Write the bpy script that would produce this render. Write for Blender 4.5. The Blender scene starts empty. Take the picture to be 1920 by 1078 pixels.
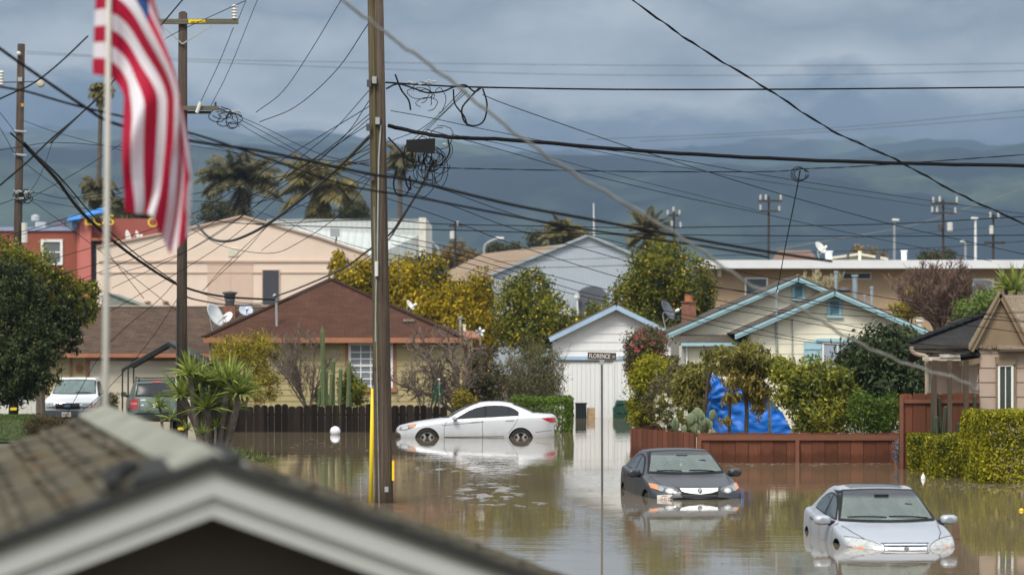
import bpy, bmesh, math, random
import numpy as np
from mathutils import Vector, Matrix
from mathutils.bvhtree import BVHTree
from mathutils.geometry import delaunay_2d_cdt

SC = bpy.context.scene
COL = SC.collection
R = math.radians
F = 5333.0          # focal length in photograph pixels (100 mm on a 36 mm frame, 1920 px wide)
CH = 3.2            # camera height above the flood water (z = 0)
HY = 620.0          # image row of the horizon

def X(px, D): return (px - 960.0) * D / F
def Z(py, D): return CH - (py - HY) * D / F
def P(px, py, D): return (X(px, D), D, Z(py, D))

WLOC = {}

def tag(o, label=None, cat=None, group=None, kind=None):
    if label: o['label'] = label
    if cat: o['category'] = cat
    if group: o['group'] = group
    if kind: o['kind'] = kind
    return o

def thing(name, label, cat, loc=(0, 0, 0), rz=0.0, group=None):
    o = bpy.data.objects.new(name, None)
    o.empty_display_size = 0.2
    COL.objects.link(o)
    o.location = loc
    o.rotation_euler = (0, 0, rz)
    WLOC[o.name] = Vector(loc)
    return tag(o, label, cat, group)

def link(name, me, parent=None, off=None):
    o = bpy.data.objects.new(name, me)
    COL.objects.link(o)
    if parent is not None:
        o.parent = parent
    return o

def copy_tree(o, parent=None):
    c = o.copy()
    COL.objects.link(c)
    c.parent = parent
    for ch in list(o.children):
        copy_tree(ch, c)
    return c

class MB:
    """collects faces; build() links them as ONE mesh object"""
    def __init__(s):
        s.v = []; s.f = []; s.uv = {}; s.mi = {}; s.cm = 0
    def add(s, vs, fs):
        b = len(s.v)
        s.v.extend([tuple(p) for p in vs])
        for f in fs:
            if s.cm: s.mi[len(s.f)] = s.cm
            s.f.append(tuple(b + i for i in f))
    def quad(s, a, b, c, d): s.add([a, b, c, d], [(0, 1, 2, 3)])
    def poly(s, pts): s.add(pts, [tuple(range(len(pts)))])
    def box(s, x0, x1, y0, y1, z0, z1, M=None):
        vs = [(x, y, z) for x in (x0, x1) for y in (y0, y1) for z in (z0, z1)]
        if M is not None: vs = [M @ Vector(p) for p in vs]
        s.add(vs, [(0, 1, 3, 2), (4, 6, 7, 5), (0, 4, 5, 1), (2, 3, 7, 6), (0, 2, 6, 4), (1, 5, 7, 3)])
    def bar(s, a, b, w, h, up=(0, 0, 1)):
        """box beam from a to b: w across, h along 'up'"""
        a = Vector(a); b = Vector(b); d = (b - a)
        L = d.length
        if L < 1e-6: return
        d.normalize(); u = Vector(up)
        r = d.cross(u)
        if r.length < 1e-4: r = d.cross(Vector((0, 1, 0)))
        r.normalize(); u = r.cross(d)
        r *= w / 2; u = u * (h / 2)
        vs = []
        for p in (a, b):
            vs += [p - r - u, p + r - u, p + r + u, p - r + u]
        s.add(vs, [(0, 3, 2, 1), (4, 5, 6, 7), (0, 1, 5, 4), (1, 2, 6, 5), (2, 3, 7, 6), (3, 0, 4, 7)])
    def tube(s, pts, r, n=6, cap=True):
        """tube through pts; r is a number or a list of radii"""
        pts = [Vector(p) for p in pts]
        m = len(pts)
        rr = r if isinstance(r, (list, tuple)) else [r] * m
        vs = []; ref = None
        for i in range(m):
            t = pts[min(i + 1, m - 1)] - pts[max(i - 1, 0)]
            if t.length < 1e-9: t = Vector((0, 0, 1))
            t.normalize()
            if ref is None:
                ref = t.cross(Vector((0.13, 0.27, 1.0)))
                if ref.length < 1e-3: ref = t.cross(Vector((1, 0, 0)))
            a = ref - t * ref.dot(t)
            if a.length < 1e-6: a = t.cross(Vector((1, 0.3, 0)))
            a.normalize(); ref = a
            b = t.cross(a)
            for k in range(n):
                q = 2 * math.pi * k / n
                vs.append(pts[i] + (a * math.cos(q) + b * math.sin(q)) * rr[i])
        fs = []
        for i in range(m - 1):
            for k in range(n):
                k2 = (k + 1) % n
                fs.append((i * n + k, i * n + k2, (i + 1) * n + k2, (i + 1) * n + k))
        if cap:
            fs.append(tuple(range(n - 1, -1, -1)))
            fs.append(tuple((m - 1) * n + k for k in range(n)))
        s.add(vs, fs)
    def lathe(s, prof, n=16, c=(0, 0, 0), M=None):
        """profile of (r, z) turned about z"""
        vs = []
        for (r, z) in prof:
            for k in range(n):
                q = 2 * math.pi * k / n
                p = Vector((r * math.cos(q), r * math.sin(q), z))
                if M is not None: p = M @ p
                vs.append(p + Vector(c))
        fs = []
        for i in range(len(prof) - 1):
            for k in range(n):
                k2 = (k + 1) % n
                fs.append((i * n + k, i * n + k2, (i + 1) * n + k2, (i + 1) * n + k))
        fs.append(tuple(range(n - 1, -1, -1)))
        fs.append(tuple((len(prof) - 1) * n + k for k in range(n)))
        s.add(vs, fs)
    def prism(s, poly, y0, y1):
        """polygon in (x,z), extruded from y0 to y1"""
        n = len(poly)
        vs = [(x, y0, z) for x, z in poly] + [(x, y1, z) for x, z in poly]
        fs = [tuple(range(n)), tuple(range(2 * n - 1, n - 1, -1))]
        for i in range(n):
            j = (i + 1) % n
            fs.append((i, i + n, j + n, j))
        s.add(vs, fs)
    def slab(s, pts, t):
        """a flat polygon given thickness t downwards along its normal"""
        pts = [Vector(p) for p in pts]
        n = (pts[1] - pts[0]).cross(pts[2] - pts[0]).normalized()
        if n.z < 0: n = -n
        m = len(pts)
        b = len(s.f)
        vs = pts + [p - n * t for p in pts]
        fs = [tuple(range(m)), tuple(range(2 * m - 1, m - 1, -1))]
        for i in range(m):
            j = (i + 1) % m
            fs.append((i, i + m, j + m, j))
        s.add(vs, fs)
        # metre uv for the top: u along the first edge, v up the slope
        e = (pts[1] - pts[0]).normalized(); g = n.cross(e)
        s.uv[b] = [((p - pts[0]).dot(e) + pts[0].x, abs((p - pts[0]).dot(g))) for p in pts]
    def build(s, name, mats, parent=None, smooth=False, world=True, loc=None):
        off = Vector((0, 0, 0))
        if parent is not None and world:
            p = parent
            while p is not None:
                off += p.location if p.name not in WLOC else WLOC[p.name]
                p = p.parent
        if loc is not None: off = Vector(loc)
        me = bpy.data.meshes.new(name)
        me.from_pydata([(p[0] - off.x, p[1] - off.y, p[2] - off.z) for p in s.v], [], s.f)
        if not isinstance(mats, (list, tuple)): mats = [mats]
        for m in mats: me.materials.append(m)
        if s.mi:
            for i, m in s.mi.items(): me.polygons[i].material_index = m
        if s.uv:
            l = me.uv_layers.new(name='UVMap')
            for i, uvs in s.uv.items():
                pl = me.polygons[i]
                for k, li in enumerate(pl.loop_indices):
                    l.data[li].uv = uvs[k]
        bm = bmesh.new(); bm.from_mesh(me)
        bmesh.ops.recalc_face_normals(bm, faces=bm.faces)
        bm.to_mesh(me); bm.free()
        if smooth:
            me.polygons.foreach_set('use_smooth', [True] * len(me.polygons))
        o = link(name, me, parent)
        if loc is not None: o.location = loc
        return o

def smooth_angle(o, ang=35):
    try:
        o.data.set_sharp_from_angle(angle=R(ang))
    except Exception:
        pass

def catmull(pts, sub=6):
    pts = [Vector(p) for p in pts]
    if len(pts) < 3:
        return [pts[0].lerp(pts[-1], i / sub) for i in range(sub + 1)]
    q = [pts[0] * 2 - pts[1]] + pts + [pts[-1] * 2 - pts[-2]]
    out = []
    for i in range(1, len(q) - 2):
        a, b, c, d = q[i - 1], q[i], q[i + 1], q[i + 2]
        for k in range(sub):
            t = k / sub
            out.append(0.5 * ((2 * b) + (c - a) * t + (2 * a - 5 * b + 4 * c - d) * t * t + (3 * b - a - 3 * c + d) * t ** 3))
    out.append(pts[-1])
    return out

def text_mesh(name, body, size, mat, parent, M, depth=0.004, font_scale_x=1.0):
    cu = bpy.data.curves.new(name + '_curve', 'FONT')
    cu.body = body; cu.size = size; cu.extrude = depth
    cu.align_x = 'CENTER'; cu.align_y = 'CENTER'
    tmp = bpy.data.objects.new('tmp_text', cu)
    COL.objects.link(tmp)
    dg = bpy.context.evaluated_depsgraph_get()
    me = bpy.data.meshes.new_from_object(tmp.evaluated_get(dg))
    bpy.data.objects.remove(tmp)
    bpy.data.curves.remove(cu)
    me.materials.clear(); me.materials.append(mat)
    me.transform(Matrix.Diagonal((font_scale_x, 1, 1, 1)))
    me.transform(M)
    return link(name, me, parent)

# ------------------------------------------------------------------ materials
def new_mat(name):
    m = bpy.data.materials.new(name)
    m.use_nodes = True
    nt = m.node_tree
    for n in list(nt.nodes): nt.nodes.remove(n)
    out = nt.nodes.new('ShaderNodeOutputMaterial')
    b = nt.nodes.new('ShaderNodeBsdfPrincipled')
    nt.links.new(b.outputs[0], out.inputs[0])
    return m, nt, b, out

def N(nt, t, **kw):
    n = nt.nodes.new(t)
    for k, v in kw.items():
        if k.startswith('i_'):
            n.inputs[k[2:].replace('_', ' ')].default_value = v
        else:
            setattr(n, k, v)
    return n

def coords(nt, kind='Object', scale=(1, 1, 1)):
    tc = nt.nodes.new('ShaderNodeTexCoord')
    mp = nt.nodes.new('ShaderNodeMapping')
    mp.inputs['Scale'].default_value = scale
    nt.links.new(tc.outputs[kind], mp.inputs[0])
    return mp.outputs[0]

def c4(c): return (c[0], c[1], c[2], 1.0)

def mixc(nt, fac, a, b, mode='MIX'):
    m = nt.nodes.new('ShaderNodeMix'); m.data_type = 'RGBA'; m.blend_type = mode
    for sock, v in ((m.inputs[0], fac), (m.inputs[6], a), (m.inputs[7], b)):
        if isinstance(v, (int, float)): sock.default_value = v
        elif isinstance(v, tuple): sock.default_value = c4(v)
        else: nt.links.new(v, sock)
    return m.outputs[2]

def mramp(nt, src, lo, hi, a=0.0, b=1.0):
    m = nt.nodes.new('ShaderNodeMapRange')
    m.inputs[1].default_value = lo; m.inputs[2].default_value = hi
    m.inputs[3].default_value = a; m.inputs[4].default_value = b
    nt.links.new(src, m.inputs[0])
    return m.outputs[0]

def noise(nt, vec, scale, detail=4, rough=0.6, out='Fac'):
    n = nt.nodes.new('ShaderNodeTexNoise')
    n.inputs['Scale'].default_value = scale
    n.inputs['Detail'].default_value = detail
    n.inputs['Roughness'].default_value = rough
    if vec is not None: nt.links.new(vec, n.inputs['Vector'])
    return n.outputs[out]

def bump(nt, b, src, strength, dist=0.02):
    n = nt.nodes.new('ShaderNodeBump')
    n.inputs['Strength'].default_value = strength
    n.inputs['Distance'].default_value = dist
    nt.links.new(src, n.inputs['Height'])
    nt.links.new(n.outputs[0], b.inputs['Normal'])

MATS = {}
def pm(name, col, rough=0.7, metal=0.0, var=0.18, scale=3.0, stretch=(1, 1, 1), bmp=0.0, bscale=40.0, dirt=0.0, dirtcol=(0.05, 0.045, 0.035), spec=0.4, coat=0.0):
    """surface colour with mild mottling, optional blotchy dirt and fine relief"""
    if name in MATS: return MATS[name]
    m, nt, b, out = new_mat(name)
    v = coords(nt, 'Object', stretch)
    n1 = noise(nt, v, scale, 5, 0.65)
    lo = tuple(c * (1 - var) for c in col); hi = tuple(min(1, c * (1 + var)) for c in col)
    c = mixc(nt, mramp(nt, n1, 0.3, 0.7), lo, hi)
    if dirt > 0:
        n2 = noise(nt, v, scale * 0.45, 6, 0.7)
        c = mixc(nt, mramp(nt, n2, 0.48, 0.75, 0, dirt), c, dirtcol)
    nt.links.new(c, b.inputs['Base Color'])
    b.inputs['Roughness'].default_value = rough
    b.inputs['Metallic'].default_value = metal
    b.inputs['Specular IOR Level'].default_value = spec
    b.inputs['Coat Weight'].default_value = coat
    b.inputs['Coat Roughness'].default_value = 0.05
    if bmp > 0:
        bump(nt, b, noise(nt, v, bscale, 4, 0.6), bmp)
    MATS[name] = m
    return m

def shingle(name, c1, c2, bw=0.3, bh=0.14, mortar=0.006, rough=0.9, moss=None, bmp=0.6):
    m, nt, b, out = new_mat(name)
    tc = nt.nodes.new('ShaderNodeTexCoord')
    br = nt.nodes.new('ShaderNodeTexBrick')
    br.inputs['Scale'].default_value = 1.0
    br.inputs['Brick Width'].default_value = bw
    br.inputs['Row Height'].default_value = bh
    br.inputs['Mortar Size'].default_value = mortar
    br.inputs['Mortar Smooth'].default_value = 0.3
    br.inputs['Bias'].default_value = 0.0
    br.inputs['Color1'].default_value = c4(c1)
    br.inputs['Color2'].default_value = c4(c2)
    br.inputs['Mortar'].default_value = c4(tuple(x * 0.35 for x in c1))
    nt.links.new(tc.outputs['UV'], br.inputs['Vector'])
    n1 = noise(nt, tc.outputs['UV'], 1.3, 6, 0.7)
    c = mixc(nt, mramp(nt, n1, 0.35, 0.7, 0.0, 0.6), br.outputs['Color'], tuple(x * 0.6 for x in c1))
    n3 = noise(nt, tc.outputs['UV'], 25, 3, 0.6)
    c = mixc(nt, mramp(nt, n3, 0.45, 0.75, 0, 0.35), c, tuple(min(1, x * 1.9 + 0.01) for x in c2))
    if moss:
        n2 = noise(nt, tc.outputs['UV'], 2.6, 6, 0.75)
        c = mixc(nt, mramp(nt, n2, 0.56, 0.68, 0, 0.8), c, moss)
    nt.links.new(c, b.inputs['Base Color'])
    b.inputs['Roughness'].default_value = rough
    b.inputs['Specular IOR Level'].default_value = 0.08
    bump(nt, b, br.outputs['Fac'], -bmp, 0.012)
    MATS[name] = m
    return m

def leafm(name, cols, rough=0.55, trans=0.30, spec=0.16):
    """foliage: every leaf takes its own shade from a short list"""
    if name in MATS: return MATS[name]
    if not any(q in name for q in ('dark', 'palm', 'loquat', 'petal', 'grass', 'far')): cols = [tuple(x * 1.28 for x in c) for c in cols]
    m, nt, b, out = new_mat(name)
    g = nt.nodes.new('ShaderNodeNewGeometry')
    rp = nt.nodes.new('ShaderNodeValToRGB')
    els = rp.color_ramp.elements
    while len(els) < len(cols): els.new(0.5)
    for i, c in enumerate(cols):
        els[i].position = i / max(1, len(cols) - 1)
        els[i].color = c4(c)
    nt.links.new(g.outputs['Random Per Island'], rp.inputs[0])
    v = coords(nt, 'Object')
    n1 = noise(nt, v, 0.9, 3, 0.6)
    c = mixc(nt, mramp(nt, n1, 0.35, 0.68, 0.0, 0.45), rp.outputs[0], tuple(x * 1.5 for x in cols[-1]))
    nt.links.new(c, b.inputs['Base Color'])
    b.inputs['Roughness'].default_value = rough
    b.inputs['Specular IOR Level'].default_value = spec
    t = nt.nodes.new('ShaderNodeBsdfTranslucent')
    nt.links.new(c, t.inputs[0])
    mx = nt.nodes.new('ShaderNodeMixShader'); mx.inputs[0].default_value = trans
    nt.links.new(b.outputs[0], mx.inputs[1]); nt.links.new(t.outputs[0], mx.inputs[2])
    nt.links.new(mx.outputs[0], out.inputs[0])
    MATS[name] = m
    return m

def woodm(name, col, col2, sc=(14, 14, 0.6), rough=0.85, bmp=0.5):
    """weathered timber with grain along z"""
    if name in MATS: return MATS[name]
    m, nt, b, out = new_mat(name)
    v = coords(nt, 'Object', sc)
    n1 = noise(nt, v, 1.6, 6, 0.7)
    v2 = coords(nt, 'Object', (1, 1, 1))
    n2 = noise(nt, v2, 0.8, 5, 0.7)
    c = mixc(nt, mramp(nt, n1, 0.35, 0.65), col, col2)
    c = mixc(nt, mramp(nt, n2, 0.5, 0.75, 0, 0.6), c, tuple(x * 0.5 for x in col))
    nt.links.new(c, b.inputs['Base Color'])
    b.inputs['Roughness'].default_value = rough
    b.inputs['Specular IOR Level'].default_value = 0.25
    bump(nt, b, n1, bmp, 0.01)
    MATS[name] = m
    return m

def board_m(name, col, axis=0, w=0.14, var=0.25, rough=0.85, dirt=0.3, grain=(10, 10, 0.7), dcol=None, phase=0.0, seam=0.0, damp=None):
    """vertical boards: tone jumps from board to board plus grain"""
    if name in MATS: return MATS[name]
    m, nt, b, out = new_mat(name)
    tc = nt.nodes.new('ShaderNodeTexCoord')
    sx = nt.nodes.new('ShaderNodeSeparateXYZ'); nt.links.new(tc.outputs['Object'], sx.inputs[0])
    dv = N(nt, 'ShaderNodeMath', operation='MULTIPLY_ADD'); dv.inputs[1].default_value = 1 / w; dv.inputs[2].default_value = 50 - phase / w
    nt.links.new(sx.outputs[axis], dv.inputs[0])
    fl = N(nt, 'ShaderNodeMath', operation='FLOOR'); nt.links.new(dv.outputs[0], fl.inputs[0])
    wn = nt.nodes.new('ShaderNodeTexWhiteNoise'); wn.noise_dimensions = '1D'
    nt.links.new(fl.outputs[0], wn.inputs['W'])
    v = coords(nt, 'Object', grain)
    n1 = noise(nt, v, 1.8, 5, 0.7)
    c = mixc(nt, wn.outputs[0], tuple(x * (1 - var) for x in col), tuple(min(1, x * (1 + var)) for x in col))
    c = mixc(nt, mramp(nt, n1, 0.4, 0.7, 0, dirt), c, dcol or tuple(x * 0.45 for x in col))
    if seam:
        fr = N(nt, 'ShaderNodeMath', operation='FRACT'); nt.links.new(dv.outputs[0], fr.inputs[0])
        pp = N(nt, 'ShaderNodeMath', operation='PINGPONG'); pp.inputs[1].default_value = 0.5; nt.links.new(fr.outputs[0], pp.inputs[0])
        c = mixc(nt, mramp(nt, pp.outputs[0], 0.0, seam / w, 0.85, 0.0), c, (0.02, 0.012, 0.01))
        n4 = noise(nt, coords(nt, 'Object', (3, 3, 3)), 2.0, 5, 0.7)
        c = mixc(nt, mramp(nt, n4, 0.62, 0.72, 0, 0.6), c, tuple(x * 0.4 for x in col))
    if damp is not None:
        n5 = noise(nt, coords(nt, 'Object', (2.5, 2.5, 0.5)), 1.6, 4, 0.6)
        dz = N(nt, 'ShaderNodeMath', operation='MULTIPLY_ADD'); dz.inputs[1].default_value = -0.5; nt.links.new(n5, dz.inputs[0]); nt.links.new(sx.outputs[2], dz.inputs[2])
        c = mixc(nt, mramp(nt, dz.outputs[0], damp - 0.30, damp - 0.18, 0.55, 0.0), c, tuple(x * 0.38 for x in col))
    nt.links.new(c, b.inputs['Base Color'])
    b.inputs['Roughness'].default_value = rough
    b.inputs['Specular IOR Level'].default_value = 0.12
    bump(nt, b, n1, 0.35, 0.006)
    MATS[name] = m
    return m

def glassm(name, col=(0.02, 0.025, 0.03), rough=0.05, spec=0.6):
    if name in MATS: return MATS[name]
    m, nt, b, out = new_mat(name)
    b.inputs['Base Color'].default_value = c4(col)
    b.inputs['Roughness'].default_value = rough
    b.inputs['Specular IOR Level'].default_value = spec
    MATS[name] = m
    return m

def paintm(name, col, metal=0.0, rough=0.35, coat=0.22, flake=0.04):
    if name in MATS: return MATS[name]
    m, nt, b, out = new_mat(name)
    v = coords(nt, 'Object')
    n1 = noise(nt, v, 2.0, 4, 0.6)
    c = mixc(nt, mramp(nt, n1, 0.3, 0.7), tuple(x * (1 - flake) for x in col), tuple(min(1, x * (1 + flake)) for x in col))
    # road grime creeping up from the sills
    sx = nt.nodes.new('ShaderNodeSeparateXYZ'); nt.links.new(v, sx.inputs[0])
    n2 = noise(nt, v, 6.0, 5, 0.7)
    ad = N(nt, 'ShaderNodeMath', operation='MULTIPLY_ADD'); ad.inputs[1].default_value = 0.25; nt.links.new(n2, ad.inputs[0]); nt.links.new(sx.outputs[2], ad.inputs[2])
    c = mixc(nt, mramp(nt, ad.outputs[0], 0.42, 0.72, 0.35, 0.0), c, (0.10, 0.08, 0.055))
    nt.links.new(c, b.inputs['Base Color'])
    b.inputs['Metallic'].default_value = metal
    b.inputs['Roughness'].default_value = rough
    b.inputs['Coat Weight'].default_value = coat
    b.inputs['Coat Roughness'].default_value = 0.2
    MATS[name] = m
    return m
from mathutils import noise as mnoise
rnd = random.Random(7)

# ------------------------------------------------------------------ camera
cam = bpy.data.cameras.new('camera')
camo = bpy.data.objects.new('camera', cam)
COL.objects.link(camo)
camo.location = (0, 0, CH)
camo.rotation_euler = (R(90), 0, 0)
cam.sensor_width = 36.0
cam.lens = 100.0
cam.shift_y = (HY - 539.0) / 1920.0
cam.clip_start = 0.5
cam.clip_end = 60000
cam.dof.use_dof = True
cam.dof.focus_distance = 60.0
cam.dof.aperture_fstop = 1.7
SC.camera = camo

SC.view_settings.view_transform = 'Standard'
SC.view_settings.look = 'None'
SC.view_settings.exposure = 0.35
SC.view_settings.gamma = 1.0
SC.cycles.use_denoising = True
SC.cycles.volume_bounces = 0
SC.cycles.max_bounces = 8
SC.cycles.transparent_max_bounces = 12
SC.cycles.sample_clamp_indirect = 6.0
SC.cycles.caustics_reflective = False
SC.cycles.caustics_refractive = False

# ------------------------------------------------------------------ light
SUN_EL, SUN_AZ = R(52), R(208)      # azimuth clockwise from +Y: behind the camera, to its left
sd = Vector((math.sin(SUN_AZ) * math.cos(SUN_EL), math.cos(SUN_AZ) * math.cos(SUN_EL), math.sin(SUN_EL)))
sl = bpy.data.lights.new('sun', 'SUN')
sl.energy = 2.6; sl.angle = R(18); sl.color = (1.0, 0.94, 0.83)
so = bpy.data.objects.new('sun', sl); COL.objects.link(so)
so.rotation_euler = (-sd).to_track_quat('-Z', 'Y').to_euler()
so.location = (-30, -40, 60)

w = bpy.data.worlds.new('World'); SC.world = w
w.use_nodes = True
nt = w.node_tree
for n in list(nt.nodes): nt.nodes.remove(n)
wo = nt.nodes.new('ShaderNodeOutputWorld')
sky = nt.nodes.new('ShaderNodeTexSky'); sky.sky_type = 'NISHITA'
sky.sun_disc = False; sky.sun_elevation = SUN_EL; sky.sun_rotation = SUN_AZ
sky.air_density = 1.2; sky.dust_density = 2.0
b1 = nt.nodes.new('ShaderNodeBackground'); b1.inputs[1].default_value = 0.08
nt.links.new(sky.outputs[0], b1.inputs[0])
tc = nt.nodes.new('ShaderNodeTexCoord')
sx = nt.nodes.new('ShaderNodeSeparateXYZ'); nt.links.new(tc.outputs['Generated'], sx.inputs[0])
mp = nt.nodes.new('ShaderNodeMapping'); mp.inputs['Scale'].default_value = (5.0, 5.0, 11.5); mp.inputs['Location'].default_value = (3.1, 0.4, 0.85)
nt.links.new(tc.outputs['Generated'], mp.inputs[0])
n1 = noise(nt, mp.outputs[0], 1.5, 7, 0.55)
mp2 = nt.nodes.new('ShaderNodeMapping'); mp2.inputs['Scale'].default_value = (13, 13, 24.0); mp2.inputs['Location'].default_value = (1.3, 2.4, 0.2)
nt.links.new(tc.outputs['Generated'], mp2.inputs[0])
n2 = noise(nt, mp2.outputs[0], 1.3, 7, 0.6)
mixn = N(nt, 'ShaderNodeMath', operation='MULTIPLY_ADD'); mixn.inputs[1].default_value = 0.45
nt.links.new(n2, mixn.inputs[0]); nt.links.new(n1, mixn.inputs[2])
elev = mramp(nt, sx.outputs[2], 0.03, 0.13)
off = mramp(nt, mixn.outputs[0], 0.50, 0.95, -0.26, 0.26)
ea = N(nt, 'ShaderNodeMath', operation='ADD'); nt.links.new(elev, ea.inputs[0]); nt.links.new(off, ea.inputs[1])
cr = nt.nodes.new('ShaderNodeValToRGB'); nt.links.new(ea.outputs[0], cr.inputs[0])
for i_, (p_, c_) in enumerate(((0.28, (0.03, 0.07, 0.12)), (0.42, (0.10, 0.15, 0.20)), (0.56, (0.76, 0.78, 0.76)), (0.66, (0.60, 0.63, 0.63)), (0.82, (0.23, 0.26, 0.30)), (1.0, (0.50, 0.53, 0.54)))):
    if i_ > 1: cr.color_ramp.elements.new(p_)
    cr.color_ramp.elements[i_].position = p_; cr.color_ramp.elements[i_].color = c4(c_)
cl = mixc(nt, mramp(nt, n2, 0.35, 0.7, 0.0, 0.25), cr.outputs[0], (0.75, 0.78, 0.78))
# an overcast dome is brighter overhead and on the sun's side
up = mramp(nt, sx.outputs[2], 0.10, 0.75, 1.0, 2.4)
bk = mramp(nt, sx.outputs[1], 0.6, -0.5, 1.0, 1.2)
ml = N(nt, 'ShaderNodeMath', operation='MULTIPLY'); nt.links.new(up, ml.inputs[0]); nt.links.new(bk, ml.inputs[1])
warm = mixc(nt, mramp(nt, sx.outputs[2], 0.10, 0.6, 0, 0.75), cl, (0.47, 0.48, 0.49))
b2 = nt.nodes.new('ShaderNodeBackground')
nt.links.new(warm, b2.inputs[0]); nt.links.new(ml.outputs[0], b2.inputs[1])
ms = nt.nodes.new('ShaderNodeMixShader'); ms.inputs[0].default_value = 0.9
nt.links.new(b1.outputs[0], ms.inputs[1]); nt.links.new(b2.outputs[0], ms.inputs[2])
nt.links.new(ms.outputs[0], wo.inputs[0])

# ------------------------------------------------------------------ ground
def sstep(a, b, x):
    t = max(0.0, min(1.0, (x - a) / (b - a)))
    return t * t * (3 - 2 * t)

def bank_x(y):
    if y < 70: return -6.3
    if y < 90: return -6.3 - 3.0 * (y - 70) / 20
    return -9.3

def ground_z(x, y):
    z = -0.5
    z = max(z, -0.5 + 0.95 * sstep(104.2, 106.5, y))
    # left bank: garden strip, flooded driveway, lawn mound
    k = sstep(bank_x(y) + 0.6, bank_x(y) - 0.9, x)
    lf = 0.10 if y < 80 else -0.04
    m = sstep(-13.9, -15.2, x) * sstep(80, 90, y) * 0.40
    z = max(z, -0.5 + k * (0.5 + lf + m)) if y > 20 else z
    # right bank behind the red fence and under the tan house
    k = sstep(5.4, 6.4, x) * sstep(72.0, 74.5, y)
    z = max(z, -0.5 + 0.68 * k)
    k = sstep(10.6, 11.8, x) * sstep(61.5, 63.5, y)
    z = max(z, -0.5 + 0.65 * k)
    # yard behind the dark fence
    k = sstep(-9.6, -9.0, x) * sstep(1.2, 0.4, x) * sstep(90.6, 92, y)
    z = max(z, -0.5 + 0.75 * k)
    return z

gx = np.unique(np.concatenate([np.array([-3900, -2500, -1500, -800, -400, -200, -100, -60]), np.arange(-40, 40.1, 0.8), np.array([60, 100, 200, 400, 800, 1500, 2500, 3900])]))
gy = np.unique(np.concatenate([np.array([-90, -40, -10]), np.arange(0, 40, 4), np.arange(40, 125, 0.8), np.array([130, 150, 180, 220, 300, 450, 700, 1000, 1600, 2400, 3600, 5000, 7000, 9300])]))
g = MB()
for y in gy:
    for x in gx:
        g.v.append((float(x), float(y), ground_z(float(x), float(y)) + 0.03 * mnoise.noise((x * 0.5, y * 0.5, 0))))
nx = len(gx)
for j in range(len(gy) - 1):
    for i in range(nx - 1):
        g.f.append((j * nx + i, j * nx + i + 1, (j + 1) * nx + i + 1, (j + 1) * nx + i))
gm = pm('ground_mat', (0.10, 0.085, 0.06), 0.9, 0, 0.35, 0.8, dirt=0.5, bmp=0.4, bscale=9)
go = g.build('ground', gm, smooth=True); tag(go, kind='structure')

# ------------------------------------------------------------------ flood water
m, nt, b, out = new_mat('water_mat')
v = coords(nt, 'Object')
nn = noise(nt, v, 0.06, 3, 0.5)
c = mixc(nt, mramp(nt, nn, 0.35, 0.65), (0.155, 0.120, 0.073), (0.195, 0.154, 0.100))
nt.links.new(c, b.inputs['Base Color'])
b.inputs['Roughness'].default_value = 0.02
b.inputs['IOR'].default_value = 1.52
va = coords(nt, 'Object', (0.8, 3.3, 1)); na = noise(nt, va, 1.0, 3, 0.5)
vb = coords(nt, 'Object', (0.10, 0.42, 1)); nb = noise(nt, vb, 1.0, 2, 0.5)
vc = coords(nt, 'Object', (2.2, 5.5, 1)); nc = noise(nt, vc, 1.0, 2, 0.5)
vm = coords(nt, 'Object', (0.05, 0.11, 1)); nm = noise(nt, vm, 1.0, 3, 0.55)
# breeze patches: where the noise peaks the ripple is several times stronger
gust = mramp(nt, nm, 0.45, 0.72, 0.35, 1.5)
vg = coords(nt, 'Object', (2.4, 0.95, 1)); ng = noise(nt, vg, 1.0, 4, 0.6)
def mul(a, bb):
    q = N(nt, 'ShaderNodeMath', operation='MULTIPLY')
    for s, x in ((q.inputs[0], a), (q.inputs[1], bb)):
        if isinstance(x, (int, float)): s.default_value = x
        else: nt.links.new(x, s)
    return q.outputs[0]
def add(a, bb):
    q = N(nt, 'ShaderNodeMath', operation='ADD'); nt.links.new(a, q.inputs[0]); nt.links.new(bb, q.inputs[1]); return q.outputs[0]
# a ruffled spot in mid street, as where something just broke the surface
sx = nt.nodes.new('ShaderNodeSeparateXYZ'); nt.links.new(v, sx.inputs[0])
def spot(cx, cy, rx, ry):
    a = N(nt, 'ShaderNodeMath', operation='MULTIPLY_ADD'); a.inputs[1].default_value = 1 / rx; a.inputs[2].default_value = -cx / rx; nt.links.new(sx.outputs[0], a.inputs[0])
    d = N(nt, 'ShaderNodeMath', operation='MULTIPLY_ADD'); d.inputs[1].default_value = 1 / ry; d.inputs[2].default_value = -cy / ry; nt.links.new(sx.outputs[1], d.inputs[0])
    r2 = add(mul(a.outputs[0], a.outputs[0]), mul(d.outputs[0], d.outputs[0]))
    return mramp(nt, r2, 1.0, 0.0, 0.0, 1.0)
ruff = mul(add(spot(-0.45, 56.2, 0.75, 4.5), add(spot(-1.7, 66.0, 0.6, 2.2), spot(0.42, 52.3, 0.4, 0.9))), mramp(nt, ng, 0.53, 0.62))
h = add(mul(mul(na, gust), 0.0034), add(mul(nb, 0.0040), mul(mul(nc, gust), 0.0012)))
vr = coords(nt, 'Object', (5.0, 9.0, 1)); nr = noise(nt, vr, 1.0, 2, 0.5)
h = add(h, mul(mul(nr, ruff), 0.022))
bn = nt.nodes.new('ShaderNodeBump'); bn.inputs['Strength'].default_value = 1.0; bn.inputs['Distance'].default_value = 1.0
nt.links.new(h, bn.inputs['Height']); nt.links.new(bn.outputs[0], b.inputs['Normal'])
wt = MB()
wt.quad((-60, -20, 0), (60, -20, 0), (60, 112, 0), (-60, 112, 0))
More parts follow.
